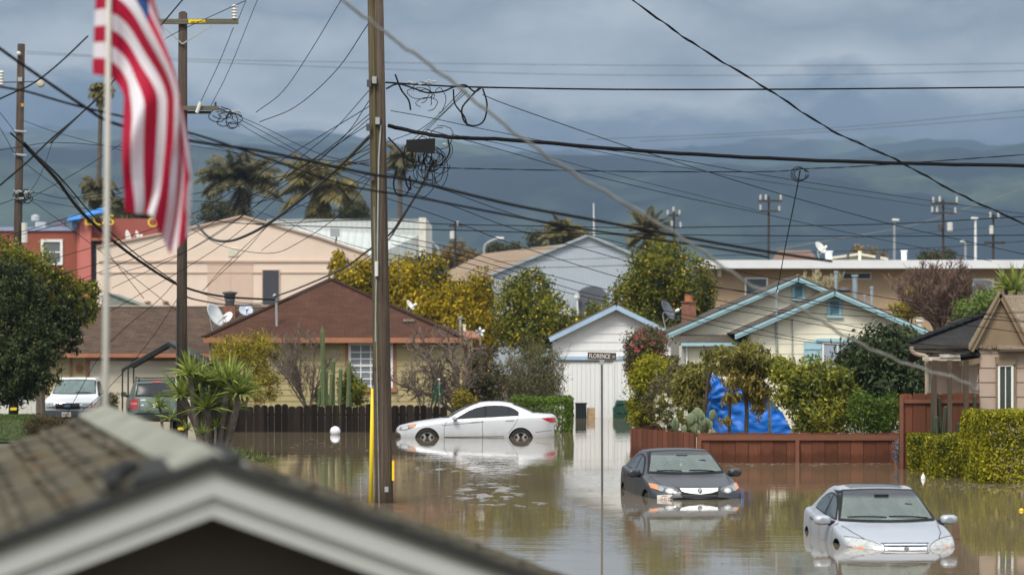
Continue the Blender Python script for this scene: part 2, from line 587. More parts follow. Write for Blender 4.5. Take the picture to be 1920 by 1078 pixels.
wo_ = wt.build('water', m); tag(wo_, kind='structure')

# ------------------------------------------------------------------ hills
hx = np.linspace(-3700, 3700, 240)
hy = np.linspace(2600, 9000, 120)
hm = MB()
for y in hy:
    for x in hx:
        t = (y - 2600) / 6400
        base = 50 + 900 * (t ** 0.85) * 0.605
        ridge = mnoise.fractal((x / 1500 + 4.2, y / 2100, 0.7), 1.0, 2.1, 6)
        fine = mnoise.fractal((x / 420 + 1.2, y / 600, 3.7), 0.9, 2.2, 5)
        z = base + 150 * ridge * (0.35 + 0.65 * t) + 42 * fine
        z -= 60 * sstep(200, 1500, x) * t
        hm.v.append((float(x), float(y), max(-2, z * sstep(2600, 3300, y) )))
nx = len(hx)
for j in range(len(hy) - 1):
    for i in range(nx - 1):
        hm.f.append((j * nx + i, j * nx + i + 1, (j + 1) * nx + i + 1, (j + 1) * nx + i))
m, nt, b, out = new_mat('hill_mat')
v = coords(nt, 'Object', (1, 0.6, 1))
a1 = noise(nt, v, 0.0016, 6, 0.6); a2 = noise(nt, v, 0.012, 5, 0.7)
c = mixc(nt, mramp(nt, a1, 0.48, 0.60), (0.012, 0.021, 0.024), (0.070, 0.098, 0.064))
c = mixc(nt, mramp(nt, a2, 0.5, 0.62, 0, 0.7), c, (0.010, 0.020, 0.018))
nt.links.new(c, b.inputs['Base Color']); b.inputs['Roughness'].default_value = 1.0; b.inputs['Specular IOR Level'].default_value = 0.0
ho = hm.build('hills', m, smooth=True); tag(ho, kind='structure')

# ------------------------------------------------------------------ haze
hz = MB(); hz.box(-4000, 4000, -150, 9400, -3, 800)
m = bpy.data.materials.new('haze_mat'); m.use_nodes = True; nt = m.node_tree
for n in list(nt.nodes): nt.nodes.remove(n)
out = nt.nodes.new('ShaderNodeOutputMaterial')
vol = nt.nodes.new('ShaderNodeVolumePrincipled')
vol.inputs['Color'].default_value = (0.325, 0.455, 0.645, 1)
vol.inputs['Density'].default_value = HAZE if 'HAZE' in globals() else 0.00016
nt.links.new(vol.outputs[0], out.inputs['Volume'])
hzo = hz.build('haze', m); tag(hzo, kind='stuff', label='pale bluish haze between the town and the hills')
# ------------------------------------------------------------------ building helpers
def siding(mb, xl, xr, z0, z1, h, y, lap=0.018):
    """lapped boards facing -y; xl(z), xr(z) give the outline"""
    z = z0
    while z < z1 - 1e-4:
        zt = min(z + h, z1)
        a0, a1, b0, b1 = xl(z), xl(zt), xr(z), xr(zt)
        if b0 - a0 > 0.01:
            mb.quad((a0, y - lap, z), (b0, y - lap, z), (b1, y, zt), (a1, y, zt))
            mb.quad((a0, y, z), (b0, y, z), (b0, y - lap, z), (a0, y - lap, z))
        z = zt

def const(v): return lambda z: v

def make_window(parent, x0, x1, z0, z1, y, fm, gmt, cols=1, rows=1, fw=0.06, split=None, proud=0.05, sill=None, name='window'):
    """frame with glazing bars standing on the wall plane y; its pane is a child"""
    f = MB()
    f.box(x0, x0 + fw, y - proud, y, z0, z1); f.box(x1 - fw, x1, y - proud, y, z0, z1)
    f.box(x0 + fw, x1 - fw, y - proud, y, z1 - fw, z1); f.box(x0 + fw, x1 - fw, y - proud, y, z0, z0 + fw)
    mw = fw * 0.45
    for i in range(1, cols):
        xx = x0 + fw + (x1 - x0 - 2 * fw) * i / cols
        f.box(xx - mw / 2, xx + mw / 2, y - proud * 0.75, y - 0.012, z0 + fw, z1 - fw)
    for j in range(1, rows):
        zz = z0 + fw + (z1 - z0 - 2 * fw) * j / rows
        t = mw * (2.0 if split == j else 1)
        f.box(x0 + fw, x1 - fw, y - proud * (0.9 if split == j else 0.7), y - 0.014, zz - t / 2, zz + t / 2)
    w_ = f.build(name, fm, parent)
    g = MB(); g.box(x0 + fw * 0.9, x1 - fw * 0.9, y - 0.022, y - 0.006, z0 + fw * 0.9, z1 - fw * 0.9)
    g.build('pane', gmt, w_)
    if sill:
        s_ = MB(); s_.box(x0 - 0.05, x1 + 0.05, y - proud - 0.05, y, z0 - 0.07, z0 - 0.002); s_.build('sill', sill, w_)
    return w_

def one(name, fn, mt, parent=None, smooth=False):
    b = MB(); fn(b); return b.build(name, mt, parent, smooth)

def blindm(name, c1, c2, period):
    m, nt, b, out = new_mat(name)
    tcn = nt.nodes.new('ShaderNodeTexCoord')
    wv = nt.nodes.new('ShaderNodeTexWave'); wv.wave_type = 'BANDS'; wv.bands_direction = 'Z'
    wv.inputs['Scale'].default_value = 0.314 / period; wv.inputs['Distortion'].default_value = 0.3
    nt.links.new(tcn.outputs['Object'], wv.inputs['Vector'])
    c = mixc(nt, mramp(nt, wv.outputs['Fac'], 0.3, 0.7), c1, c2)
    nt.links.new(c, b.inputs['Base Color']); b.inputs['Roughness'].default_value = 0.12; b.inputs['Specular IOR Level'].default_value = 0.5
    return m

def corrm(name, col, period, axis='X', rough=0.45, strength=0.6, var=0.08):
    m, nt, b, out = new_mat(name)
    tcn = nt.nodes.new('ShaderNodeTexCoord')
    wv = nt.nodes.new('ShaderNodeTexWave'); wv.wave_type = 'BANDS'; wv.bands_direction = axis
    wv.inputs['Scale'].default_value = 0.314 / period
    nt.links.new(tcn.outputs['Object'], wv.inputs['Vector'])
    n1 = noise(nt, tcn.outputs['Object'], 0.5, 5, 0.65)
    c = mixc(nt, mramp(nt, n1, 0.3, 0.7), tuple(x * (1 - var) for x in col), tuple(x * (1 + var) for x in col))
    c = mixc(nt, mramp(nt, wv.outputs['Fac'], 0.0, 0.25, 0.35, 0.0), c, tuple(x * 0.55 for x in col))
    nt.links.new(c, b.inputs['Base Color']); b.inputs['Roughness'].default_value = rough
    bump(nt, b, wv.outputs['Fac'], strength, 0.02)
    return m

M_white = pm('white_paint', (0.78, 0.78, 0.76), 0.5, var=0.05, scale=2, dirt=0.12)
M_whitewall = pm('white_wall', (0.74, 0.75, 0.76), 0.6, var=0.07, scale=1.6, stretch=(1, 1, 0.22), dirt=0.34, dirtcol=(0.35, 0.33, 0.30))
M_cream = pm('cream_wall', (0.76, 0.72, 0.585), 0.65, var=0.06, scale=1.2, stretch=(1, 1, 0.3), dirt=0.2, dirtcol=(0.35, 0.31, 0.24))
M_yellow = pm('ochre_siding', (0.43, 0.36, 0.185), 0.7, var=0.08, scale=1.2, dirt=0.15, dirtcol=(0.22, 0.18, 0.10))
M_terra = pm('terracotta_trim', (0.36, 0.155, 0.085), 0.65, var=0.15, scale=2)
M_brick = pm('chimney_brick', (0.22, 0.10, 0.07), 0.9, var=0.3, scale=9, bmp=0.5)
M_pink = pm('pink_stucco', (0.74, 0.60, 0.50), 0.9, var=0.06, scale=0.4, dirt=0.25, dirtcol=(0.42, 0.32, 0.26), bmp=0.15)
M_pinkd = pm('pink_trim', (0.50, 0.37, 0.29), 0.9, var=0.08, scale=0.4)
M_red = pm('red_stucco', (0.27, 0.075, 0.045), 0.85, var=0.12, scale=0.3, dirt=0.15)
M_rose = pm('rose_column', (0.50, 0.16, 0.135), 0.85, var=0.08, scale=0.4)
M_blueaw = pm('blue_awning', (0.02, 0.18, 0.52), 0.6, var=0.1, scale=1)
M_lav = pm('blue_grey_coping', (0.26, 0.30, 0.45), 0.7, var=0.1, scale=0.6)
M_tan = pm('tan_stucco', (0.40, 0.285, 0.185), 0.9, var=0.07, scale=0.5, dirt=0.2, dirtcol=(0.25, 0.18, 0.12), bmp=0.15)
M_tanpink = pm('pinkish_tan_siding', (0.42, 0.325, 0.265), 0.75, var=0.07, scale=0.9, stretch=(1, 1, 0.5), dirt=0.25, dirtcol=(0.25, 0.19, 0.15))
M_olivebrown = pm('olive_brown_paint', (0.225, 0.165, 0.105), 0.75, var=0.14, scale=3, stretch=(1, 1, 0.3), dirt=0.3, dirtcol=(0.10, 0.075, 0.05))
M_brownpost = woodm('brown_post_wood', (0.062, 0.044, 0.031), (0.105, 0.078, 0.056), rough=0.8)
M_lblue = pm('light_blue_trim', (0.34, 0.53, 0.60), 0.55, var=0.07, scale=2, dirt=0.15)
M_pblue = pm('powder_blue_trim', (0.36, 0.49, 0.66), 0.6, var=0.08, scale=2, dirt=0.2)
M_grey = pm('galvanised_steel', (0.36, 0.38, 0.39), 0.45, metal=0.3, var=0.15, scale=3)
M_dgrey = pm('dark_grey_metal', (0.06, 0.062, 0.065), 0.55, var=0.2, scale=3)
M_black = pm('black_rubber', (0.012, 0.012, 0.013), 0.6, var=0.2, scale=4)
M_door = pm('dark_door_paint', (0.05, 0.052, 0.065), 0.55, var=0.1, scale=2)
M_glass = glassm('window_glass', (0.03, 0.04, 0.045), 0.06, 0.7)
M_glassb = glassm('bluish_window_glass', (0.10, 0.13, 0.15), 0.08, 0.7)
M_blind = blindm('blind_behind_glass', (0.13, 0.16, 0.19), (0.28, 0.32, 0.36), 0.075)
M_louv = pm('louvre_blue', (0.22, 0.42, 0.52), 0.6, var=0.1, scale=3)
M_beigedoor = pm('beige_garage_door', (0.63, 0.57, 0.46), 0.6, var=0.05, scale=1, dirt=0.15, dirtcol=(0.4, 0.35, 0.28))
S_brown = shingle('brown_shingles', (0.066, 0.032, 0.022), (0.090, 0.044, 0.031), 0.3, 0.145)
S_brown2 = shingle('worn_brown_shingles', (0.056, 0.040, 0.031), (0.115, 0.075, 0.053), 0.3, 0.145)
S_dark = shingle('dark_shingles', (0.022, 0.021, 0.022), (0.042, 0.040, 0.039), 0.32, 0.15, bmp=1.0)
S_tan = shingle('tan_shingles', (0.17, 0.135, 0.098), (0.25, 0.20, 0.145), 0.3, 0.14, 0.010)
S_grey = shingle('grey_brown_shingles', (0.060, 0.053, 0.045), (0.115, 0.10, 0.083), 0.3, 0.14)
S_moss = shingle('mossy_shingles', (0.062, 0.055, 0.038), (0.115, 0.102, 0.072), 0.45, 0.19, 0.016, moss=(0.22, 0.115, 0.035))

def dish(name, label, loc, aim, r=0.35, col=None, arm=True, foot=None):
    """offset satellite dish: shallow bowl, arm with receiver, mast"""
    t = thing(name, label, 'satellite dish', loc)
    aim = Vector(aim).normalized()
    q = aim.to_track_quat('Z', 'Y').to_matrix().to_4x4()
    b = MB()
    prof = [(0.001, 0.0)] + [(r * k / 6, 0.16 * r * (k / 6) ** 2 * 1.6) for k in range(1, 7)] + [(r * 1.02, 0.16 * r * 1.6 - 0.01), (r * 0.6, 0.05 * r), (0.001, -0.03)]
    b.lathe(prof, 20, M=q)
    b.build('reflector', col or M_white, t, smooth=True, world=False)
    tip = aim * (r * 1.25) - Vector((0, 0, r * 0.55))
    if arm:
        a = MB(); a.tube([Vector((0, 0, -r * 0.9)) - aim * 0.02, tip], 0.018, 6); a.build('feed_arm', M_grey, t, world=False)
        l = MB(); l.lathe([(0.02, -0.08), (0.05, -0.06), (0.055, 0.05), (0.03, 0.08)], 10, c=tip, M=q); l.build('receiver', M_white, t, smooth=True, world=False)
    fz = foot if foot is not None else -r * 1.6
    p = MB(); p.tube([-aim * 0.03, -aim * 0.14 + Vector((0, 0, -0.05)), Vector((0, 0.12, fz))], 0.025, 6); p.build('mast', M_grey, t, world=False)
    return t

# ------------------------------------------------------------------ near house with the blurred mossy roof
def near_house():
    A = Vector(P(398, 864, 12.0)); zr = A.z
    dr = Vector((math.sin(R(-11.6)), math.cos(R(-11.6)), 0))
    rt = Vector((dr.y, -dr.x, 0))
    slope = 0.372
    L = 7.6; rsh = random.Random(31)
    t = thing('house', 'grey house with a mossy shingle gable roof and pale bargeboards, out of focus', 'house', (A.x, A.y, -0.3))
    def pt(u, v, dz=0.0): # u along ridge, v across
        p = A + dr * u + rt * v; return Vector((p.x, p.y, zr - abs(v) * slope + dz))
    Wd = 5.2
    for s, nm in ((-1, 'roof'), (1, 'roof')):
        b = MB()
        b.slab([pt(0, s * Wd), pt(L, s * Wd), pt(L, s * 0.0), pt(0, 0)], 0.05)
        # real shingle butts: each course is a thin raised strip
        n = int(Wd / 0.19)
        for k in range(n):
            v0, v1 = 0.06 + k * 0.19, 0.06 + (k + 1) * 0.19
            u_ = -0.03
            while u_ < L - 0.01:
                u2 = min(L, u_ + rsh.uniform(0.16, 0.42)); j1 = v1 + rsh.uniform(-0.012, 0.016); h_ = rsh.uniform(0.020, 0.040)
                a, bq, c, d = pt(u_, s * v0, 0.006), pt(u2, s * v0, 0.006), pt(u2, s * j1, h_), pt(u_, s * j1, h_)
                fi = len(b.f); b.quad(a, bq, c, d)
                b.uv[fi] = [(u_, v0), (u2, v0), (u2, v1), (u_, v1)]
                b.quad(d, c, pt(u2, s * j1, 0.002), pt(u_, s * j1, 0.002))
                u_ = u2
        b.build(nm, S_moss, t)
    # ridge caps, the front one lifted and torn
    rc = MB()
    k = 0.0
    while k < L - 0.2:
        up_ = 0.03
        for s in (-1, 1):
            rc.quad(pt(k, 0, up_), pt(k + 0.3, 0, up_ + 0.02), pt(k + 0.3, s * 0.17, 0.05), pt(k, s * 0.17, 0.03))
        rc.quad(pt(k, -0.17, 0.0), pt(k, 0, 0.0), pt(k, 0, up_), pt(k, -0.17, 0.03))
        k += 0.26
    rc.build('ridge_cap', pm('ridge_lichen', (0.20, 0.205, 0.17), 0.95, var=0.3, scale=4, dirt=0.3), t)
    tr = MB()
    tr.slab([pt(-0.05, -0.34, 0.05), pt(0.7, -0.22, 0.06), pt(0.62, 0.10, 0.09), pt(-0.05, 0.12, 0.07)], 0.03)
    tr.tube([pt(0.02, -0.42, 0.05), pt(0.22, -0.40, 0.08), pt(0.40, -0.30, 0.075)], [0.03, 0.05, 0.03], 6)
    tr.build('felt_patch', pm('black_felt', (0.012, 0.013, 0.013), 0.9), t)
    # drip edge, two stepped bargeboards
    for nm, d0, d1, y0, m in (('drip_edge', -0.035, 0.022, -0.06, pm('drip_metal', (0.02, 0.022, 0.02), 0.7)), ('bargeboard', -0.145, -0.035, -0.035, M_gut), ('bargeboard', -0.235, -0.147, -0.008, M_gut)):
        b = MB()
        for s in (-1, 1):
            ps = []
            for u in (y0, 0.06):
                ps += [pt(u, 0, d1), pt(u, s * Wd, d1), pt(u, s * Wd, d0), pt(u, 0, d0)]
            b.add(ps, [(0, 1, 2, 3), (7, 6, 5, 4), (0, 4, 5, 1), (1, 5, 6, 2), (2, 6, 7, 3)])
        b.build(nm, m, t)
    b = MB()
    ys = 0.32
    b.poly([pt(ys, -Wd + 0.5, -0.2), pt(ys, 0, -0.2), pt(ys, Wd - 0.5, -0.2),
            Vector((*(A + dr * ys + rt * (Wd - 0.5)).to_2d(), -0.6)), Vector((*(A + dr * ys - rt * (Wd - 0.5)).to_2d(), -0.6))])
    for s in (-1, 1):
        p0 = A + dr * ys + rt * s * (Wd - 0.5); p1 = A + dr * (L - 0.3) + rt * s * (Wd - 0.5)
        zt = zr - (Wd - 0.5) * slope - 0.1
        b.quad((p0.x, p0.y, -0.6), (p1.x, p1.y, -0.6), (p1.x, p1.y, zt), (p0.x, p0.y, zt))
    u = L - 0.3
    b.poly([pt(u, -Wd + 0.5, -0.1), pt(u, 0, -0.1), pt(u, Wd - 0.5, -0.1),
            Vector((*(A + dr * u + rt * (Wd - 0.5)).to_2d(), -0.6)), Vector((*(A + dr * u - rt * (Wd - 0.5)).to_2d(), -0.6))])
    b.build('wall', pm('dark_taupe_wall', (0.060, 0.056, 0.050), 0.85, var=0.06, scale=2), t)
M_gut = pm('pale_bargeboard_paint', (0.40, 0.42, 0.41), 0.6, var=0.04, scale=2)
near_house()

# ------------------------------------------------------------------ ochre hip-roofed house
def ochre_house():
    D = 97.0
    x0, x1 = X(384, D), X(866, D)
    ze = Z(632, D) ; zf = ze
    t = thing('house', 'ochre lap-sided house with a brown hip roof behind the dark picket fence', 'house', ((x0 + x1) / 2, D, 0.2))
    ax = X(621, 101.2); az = Z(523, 101.2)
    yb = D + 13
    ys = D - 0.5
    rf = MB()
    rf.slab([(x0, ys, ze), (x1, ys, ze), (ax, 101.2, az)], 0.05)
    rf.slab([(x1, ys, ze), (x1, yb, ze), (ax, yb - 4.5, az), (ax, 101.2, az)], 0.05)
    rf.slab([(x0, yb, ze), (x0, ys, ze), (ax, 101.2, az), (ax, yb - 4.5, az)], 0.05)
    rf.build('roof', S_brown, t)
    hc = MB()
    for a, b_ in (((x0, ys, ze + 0.01), (ax, 101.2, az + 0.01)), ((x1, ys, ze + 0.01), (ax, 101.2, az + 0.01)), ((ax, 101.2, az + 0.01), (ax, yb - 4.5, az + 0.01))):
        hc.bar(a, b_, 0.24, 0.035)
    hc.build('ridge_cap', S_brown, t)
    one('fascia', lambda b: b.box(x0 + 0.01, x1 - 0.01, ys - 0.03, ys + 0.01, ze - 0.19, ze - 0.012), M_terra, t)
    one('soffit', lambda b: b.box(x0 + 0.05, x1 - 0.05, ys + 0.012, D + 0.02, ze - 0.19, ze - 0.15), M_yellow, t)
    wl = MB()
    siding(wl, const(X(392, D)), const(X(871, D)), 0.0, ze - 0.17, 0.20, D)
    wl.box(X(871, D) - 0.03, X(871, D), D, D + 12.5, 0.0, ze - 0.19)
    wl.build('wall', M_yellow, t)
    one('corner_board', lambda b: b.box(X(871, D) - 0.01, X(877.5, D), D - 0.05, D + 0.06, 0.0, ze - 0.19), M_terra, t)
    wx0, wx1, wz0, wz1 = X(653.5, D), X(737, D), Z(727, D), Z(643, D)
    fr = MB()
    yy = D - 0.045
    fr.box(wx0 - 0.11, wx0 + 0.005, yy, D, wz0 - 0.12, wz1 + 0.12); fr.box(wx1 - 0.005, wx1 + 0.11, yy, D, wz0 - 0.12, wz1 + 0.12)
    fr.box(wx0 + 0.006, wx1 - 0.006, yy - 0.006, D, wz1 - 0.002, wz1 + 0.12); fr.box(wx0 - 0.14, wx1 + 0.14, yy - 0.04, D, wz0 - 0.14, wz0 + 0.004)
    fr.build('window_trim', M_terra, t)
    make_window(t, wx0, wx1, wz0, wz1, D - 0.03, M_white, M_blind, 4, 6, 0.085, split=3, proud=0.06)
    # small porch roof on the right side
    pr = MB()
    pr.slab([(X(858, 98.5), 98.5, Z(632, 98.5)), (X(903, 98.5), 98.5, Z(633, 98.5)), (X(889, 102), 102, Z(621, 102)), (X(862, 102), 102, Z(618, 102))], 0.06)
    pr.build('porch_roof', pm('terracotta_sheet', (0.25, 0.095, 0.05), 0.7, var=0.2, scale=3), t)
    one('porch_post', lambda b: b.box(X(893, 99.2), X(897, 99.2), 99.1, 99.25, 0, Z(634, 99)), M_terra, t)
    # chimney with cap, pipes, roof vent boards
    cx, cy = X(430, 104), 104.0
    ch = one('chimney', lambda b: (b.box(cx - 0.21, cx + 0.21, cy, cy + 0.42, 2.6, Z(573, cy)),), M_brick, t)
    one('flue', lambda b: (b.lathe([(0.17, 0), (0.17, 0.18), (0.22, 0.2), (0.17, 0.26), (0.21, 0.28), (0.21, 0.42), (0.27, 0.44), (0.27, 0.50), (0.05, 0.54)], 14, c=(cx, cy + 0.2, Z(573.4, cy))),), M_dgrey, ch)
    one('roof_vent', lambda b: b.box(X(757, 98), X(778, 98), 97.6, 97.75, Z(603, 98), Z(600, 98) + 0.03), pm('weathered_board', (0.25, 0.21, 0.18), 0.8), t)
    one('service_mast', lambda b: (b.tube([P(519, 616, 97.4), P(518, 556, 97.4)], 0.045, 8), b.tube([P(518, 557, 97.4), P(515, 553, 97.3), P(513, 557, 97.2)], 0.05, 8)), M_grey, t)
    one('vent_pipe', lambda b: (b.tube([P(863, 622, 101), P(863, 596, 101)], 0.05, 8), b.tube([P(863, 597, 101), P(863, 592, 101)], 0.085, 8)), M_grey, t)
    one('vent_pipe', lambda b: (b.tube([P(871, 622, 101), P(871, 610, 101)], 0.05, 8), b.tube([P(871, 611, 101), P(871, 608, 101)], 0.07, 8)), M_cream, t)
ochre_house()
dish('satellite_dish', 'small white satellite dish tilted back on the right slope of the brown hip roof', P(768, 573, 103.2), (0.75, -0.3, 0.5), 0.2, foot=-0.4)

def whirligig():
    p = Vector(P(900, 622, 98.2))
    t = thing('garden_whirligig', 'white petalled whirligig fixed to the end of the porch roof', 'ornament', p)
    b = MB()
    for k in range(5):
        a = 2 * math.pi * k / 5 + 0.3
        d = Vector((math.cos(a), 0, math.sin(a))); n = Vector((-d.z, 0, d.x))
        b.add([d * 0.03, d * 0.11 + n * 0.055 + Vector((0, 0.02, 0)), d * 0.19, d * 0.11 - n * 0.045 + Vector((0, -0.03, 0))], [(0, 1, 2, 3)])
    b.build('petals', M_white, t, world=False)
    one('stem', lambda q: q.tube([(0, 0.02, 0), (0, 0.3, -0.15), (0, 0.3, -0.45)], 0.015, 6), M_grey, t).location = (0, 0, 0)
def _wh():
    whirligig()
_wh()
# stem was built in world space: fix its offset
for o in bpy.data.objects:
    if o.name == 'stem' and o.parent and o.parent.name == 'garden_whirligig':
        for v_ in o.data.vertices: v_.co += WLOC['garden_whirligig']

# ------------------------------------------------------------------ garage house on the left
def garage_house():
    D = 100.0
    x0, x1 = X(60, D), X(405, D)
    ye = D - 0.5
    ze = Z(662, ye)
    t = thing('garage', 'low garage with a worn brown shingle roof, terracotta fascia and beige roll door', 'garage', ((x0 + x1) / 2, D, -0.05))
    yr = 105.5; zr = Z(575, yr)
    b = MB()
    b.slab([(x0, ye, ze), (x1, ye, ze), (x1 + 2.2, yr, zr), (x0, yr, zr)], 0.05)
    b.slab([(x0, yr + 5, ze), (x1, yr + 5, ze), (x1 + 2.2, yr, zr), (x0, yr, zr)], 0.05)
    b.build('roof', S_brown2, t)
    one('ridge_cap', lambda q: q.bar((x0, yr, zr + 0.01), (x1 + 2.2, yr, zr + 0.01), 0.3, 0.04), pm('pale_ridge', (0.33, 0.26, 0.20), 0.85), t)
    one('fascia', lambda q: q.box(x0, x1, ye - 0.03, ye + 0.01, ze - 0.15, ze - 0.008), M_terra, t)
    wl = MB(); siding(wl, const(x0 + 0.3), const(X(166, D)), -0.1, ze - 0.13, 0.2, D)
    wl.box(X(166, D), x1 - 0.2, D + 0.05, D + 0.1, -0.1, ze - 0.12)
    wl.build('wall', M_yellow, t)
    one('door_surround', lambda q: (q.box(X(131, D), X(136, D), D - 0.05, D + 0.02, -0.1, ze - 0.15), q.box(X(161, D), X(168, D), D - 0.05, D + 0.045, -0.1, ze - 0.15), q.box(X(168, D), X(398, D), D - 0.04, D + 0.045, Z(676, D), ze - 0.15)), pm('brown_surround', (0.30, 0.15, 0.09), 0.7), t)
    gd = MB()
    zt = Z(676, D) - 0.005; n = 6
    for i in range(n):
        z0_, z1_ = -0.1 + (zt + 0.1) * i / n, -0.1 + (zt + 0.1) * (i + 1) / n
        gd.box(X(168.3, D), X(396, D), D + 0.0, D + 0.04, z0_ + 0.006, z1_ - 0.006)
    gd.box(X(168.3, D), X(396, D), D + 0.02, D + 0.045, -0.1, zt)
    gd.build('garage_door', M_beigedoor, t)
    one('roof_patch', lambda q: q.slab([P(204, 655, 100.1), P(245, 655, 100.1), P(243, 648, 100.5), P(206, 648, 100.5)], 0.02), pm('grey_patch', (0.16, 0.16, 0.16), 0.8), t)
garage_house()
pl = MB(); pl.lathe([(0.001, 0), (0.07, 0.0), (0.085, 0.015), (0.115, 0.02), (0.115, 0.045), (0.001, 0.05)], 20, M=Matrix.Rotation(R(90), 4, 'X'))
for k in range(12):
    a = 2 * math.pi * k / 12
    pl.bar((0.10 * math.cos(a), -0.02, 0.10 * math.sin(a)), (0.15 * math.cos(a), -0.02, 0.15 * math.sin(a)), 0.03, 0.02)
o = pl.build('wall_plaque', pm('rust_plaque', (0.27, 0.09, 0.05), 0.8), loc=None); o.location = P(149, 690, 99.94)
tag(o, 'round rust-coloured sun plaque on the garage wall panel', 'wall plaque')
dish('satellite_dish', 'large pale satellite dish seen edge-on at the valley between the two brown roofs', P(400, 592, 99.5), (0.80, -0.40, 0.42), 0.44, pm('dish_grey', (0.55, 0.58, 0.60), 0.5), foot=-0.75)
dish('satellite_dish', 'small white satellite dish beside the capped brick chimney', P(428, 596, 100.6), (-0.5, -0.6, 0.5), 0.22, foot=-0.5)
dish('satellite_dish', 'bluish satellite dish low behind the brown hip roof ridge, right of the chimney', P(461, 583, 101.5), (0.2, -0.7, 0.6), 0.25, pm('dish_blue', (0.40, 0.46, 0.55), 0.5), foot=-0.5)

def carport():
    y0, y1 = 94.6, 97.4
    t = thing('carport_canopy', 'dark fabric canopy on a thin black frame in front of the beige garage door', 'canopy', (X(310, 96), 96, 0))
    L, C, Rr = (X(231, 95), Z(690, 95)), (X(318, 95), Z(640, 95)), (X(392, 95), Z(682, 95))
    b = MB()
    for a, c in ((L, C), (C, Rr)):
        b.slab([(a[0], y0, a[1]), (c[0], y0, c[1]), (c[0], y1, c[1]), (a[0], y1, a[1])], 0.02)
        b.quad((a[0], y0 - 0.004, a[1] - 0.14), (c[0], y0 - 0.004, c[1] - 0.14), (c[0], y0 - 0.004, c[1]), (a[0], y0 - 0.004, a[1]))
    b.build('canvas', pm('dark_canvas', (0.030, 0.034, 0.034), 0.65, var=0.3, scale=2, bmp=0.3, bscale=5), t)
    f = MB()
    for yy in (y0, (y0 + y1) / 2, y1):
        f.tube([(L[0] + 0.03, yy, -0.1), (L[0] + 0.03, yy, L[1] - 0.03), (C[0], yy, C[1] - 0.04), (Rr[0] - 0.03, yy, Rr[1] - 0.03), (Rr[0] - 0.03, yy, -0.1)], 0.032, 6)
    f.build('frame', pm('black_frame', (0.03, 0.03, 0.03), 0.5), t)
carport()

# ------------------------------------------------------------------ far buildings
def pink_hall():
    D = 150.0
    t = thing('warehouse', 'pale pink stucco hall with a low gabled parapet and one dark door', 'building', (X(440, D), D, 0.4))
    poly = [(X(181, D), 0.3), (X(690, D), 0.3), (X(690, D), Z(478, D)), (X(600, D), Z(447, D)), (X(455, D), Z(407, D)), (X(380, D), Z(424, D)), (X(181, D), Z(464, D))]
    one('wall', lambda b: b.prism(poly, D, D + 14), M_pink, t)
    cap = MB()
    for i in range(2, 6):
        a, c = poly[i], poly[i + 1]
        cap.bar((a[0], D + 0.05, a[1] + 0.05), (c[0], D + 0.05, c[1] + 0.05), 0.35, 0.10, (0, 0, 1))
    cap.build('coping', M_pinkd, t)
    one('cornice', lambda b: (b.box(X(186, D), X(688, D), D - 0.07, D - 0.002, Z(492, D), Z(488.5, D)), b.box(X(186, D), X(688, D), D - 0.05, D - 0.002, Z(512.5, D), Z(510.5, D))), M_pinkd, t)
    one('roller_door', lambda b: (b.box(X(389, D), X(474, D), D - 0.03, D - 0.004, Z(570, D), Z(496, D)), b.box(X(388, D), X(475, D), D - 0.05, D - 0.004, Z(496, D), Z(494.5, D)), b.box(X(431.5, D), X(432.5, D), D - 0.05, D - 0.031, Z(570, D), Z(496.2, D))), M_pinkd if False else pm('pink_door', (0.60, 0.45, 0.36), 0.8, var=0.05), t)
    dr_ = one('door', lambda b: b.box(X(493, D), X(523, D), D - 0.06, D - 0.004, Z(570, D), Z(507, D)), M_door, t)
    one('door_frame', lambda b: (b.box(X(491.5, D), X(492.9, D), D - 0.09, D - 0.004, Z(570, D), Z(505.5, D)), b.box(X(523.1, D), X(524.5, D), D - 0.09, D - 0.004, Z(570, D), Z(505.5, D)), b.box(X(492.9, D), X(523.1, D), D - 0.09, D - 0.004, Z(507, D) + 0.002, Z(505.5, D))), M_pinkd, dr_)
    one('wall_vent', lambda b: [b.box(X(428, D), X(446, D), D - 0.06, D - 0.004, Z(480 - 4 * i, D), Z(477 - 4 * i, D)) for i in range(4)], M_cream, t)
    fl = one('floodlight', lambda b: (b.box(X(620, 149), X(637, 149), 148.6, 149.0, Z(444, 149), Z(429, 149)), b.tube([P(631, 444, 149.2), P(629, 458, 149.6)], 0.05, 6)), M_grey, t)
    cs = MB()
    for px_ in (310, 276):
        cs.tube([P(px_, 562, D - 0.08), P(px_ + 2, 566, D - 0.3)], 0.06, 6)
        cs.box(X(px_ - 5, D), X(px_ + 6, D), D - 0.25, D - 0.004, Z(567, D), Z(564.5, D))
    cs.build('wall_lamp', M_pinkd, t)
pink_hall()

def metal_hall():
    D = 165.0
    t = thing('warehouse', 'white metal-clad hall with a pale parapet end rising behind the pink hall', 'building', (X(660, D), D, 0.4))
    one('wall', lambda b: b.box(X(500, D), X(786, D), D, D + 12, 0.3, Z(413, D)), corrm('pale_metal', (0.50, 0.545, 0.55), 0.30), t)
    one('parapet', lambda b: b.box(X(786, D), X(799, D), D - 0.6, D + 12, 0.3, Z(409, D)), pm('parapet_cream', (0.62, 0.60, 0.54), 0.8), t)
    one('coping', lambda b: b.box(X(500, D), X(786, D), D - 0.05, D + 0.3, Z(413, D), Z(411, D)), M_grey, t)
    one('roof', lambda b: b.slab([P(500, 425, D - 6), P(690, 484, D - 6), P(786, 484, D - 0.7), P(786, 440, D - 0.02)], 0.05), corrm('white_metal_roof', (0.46, 0.49, 0.47), 0.4), t)
metal_hall()

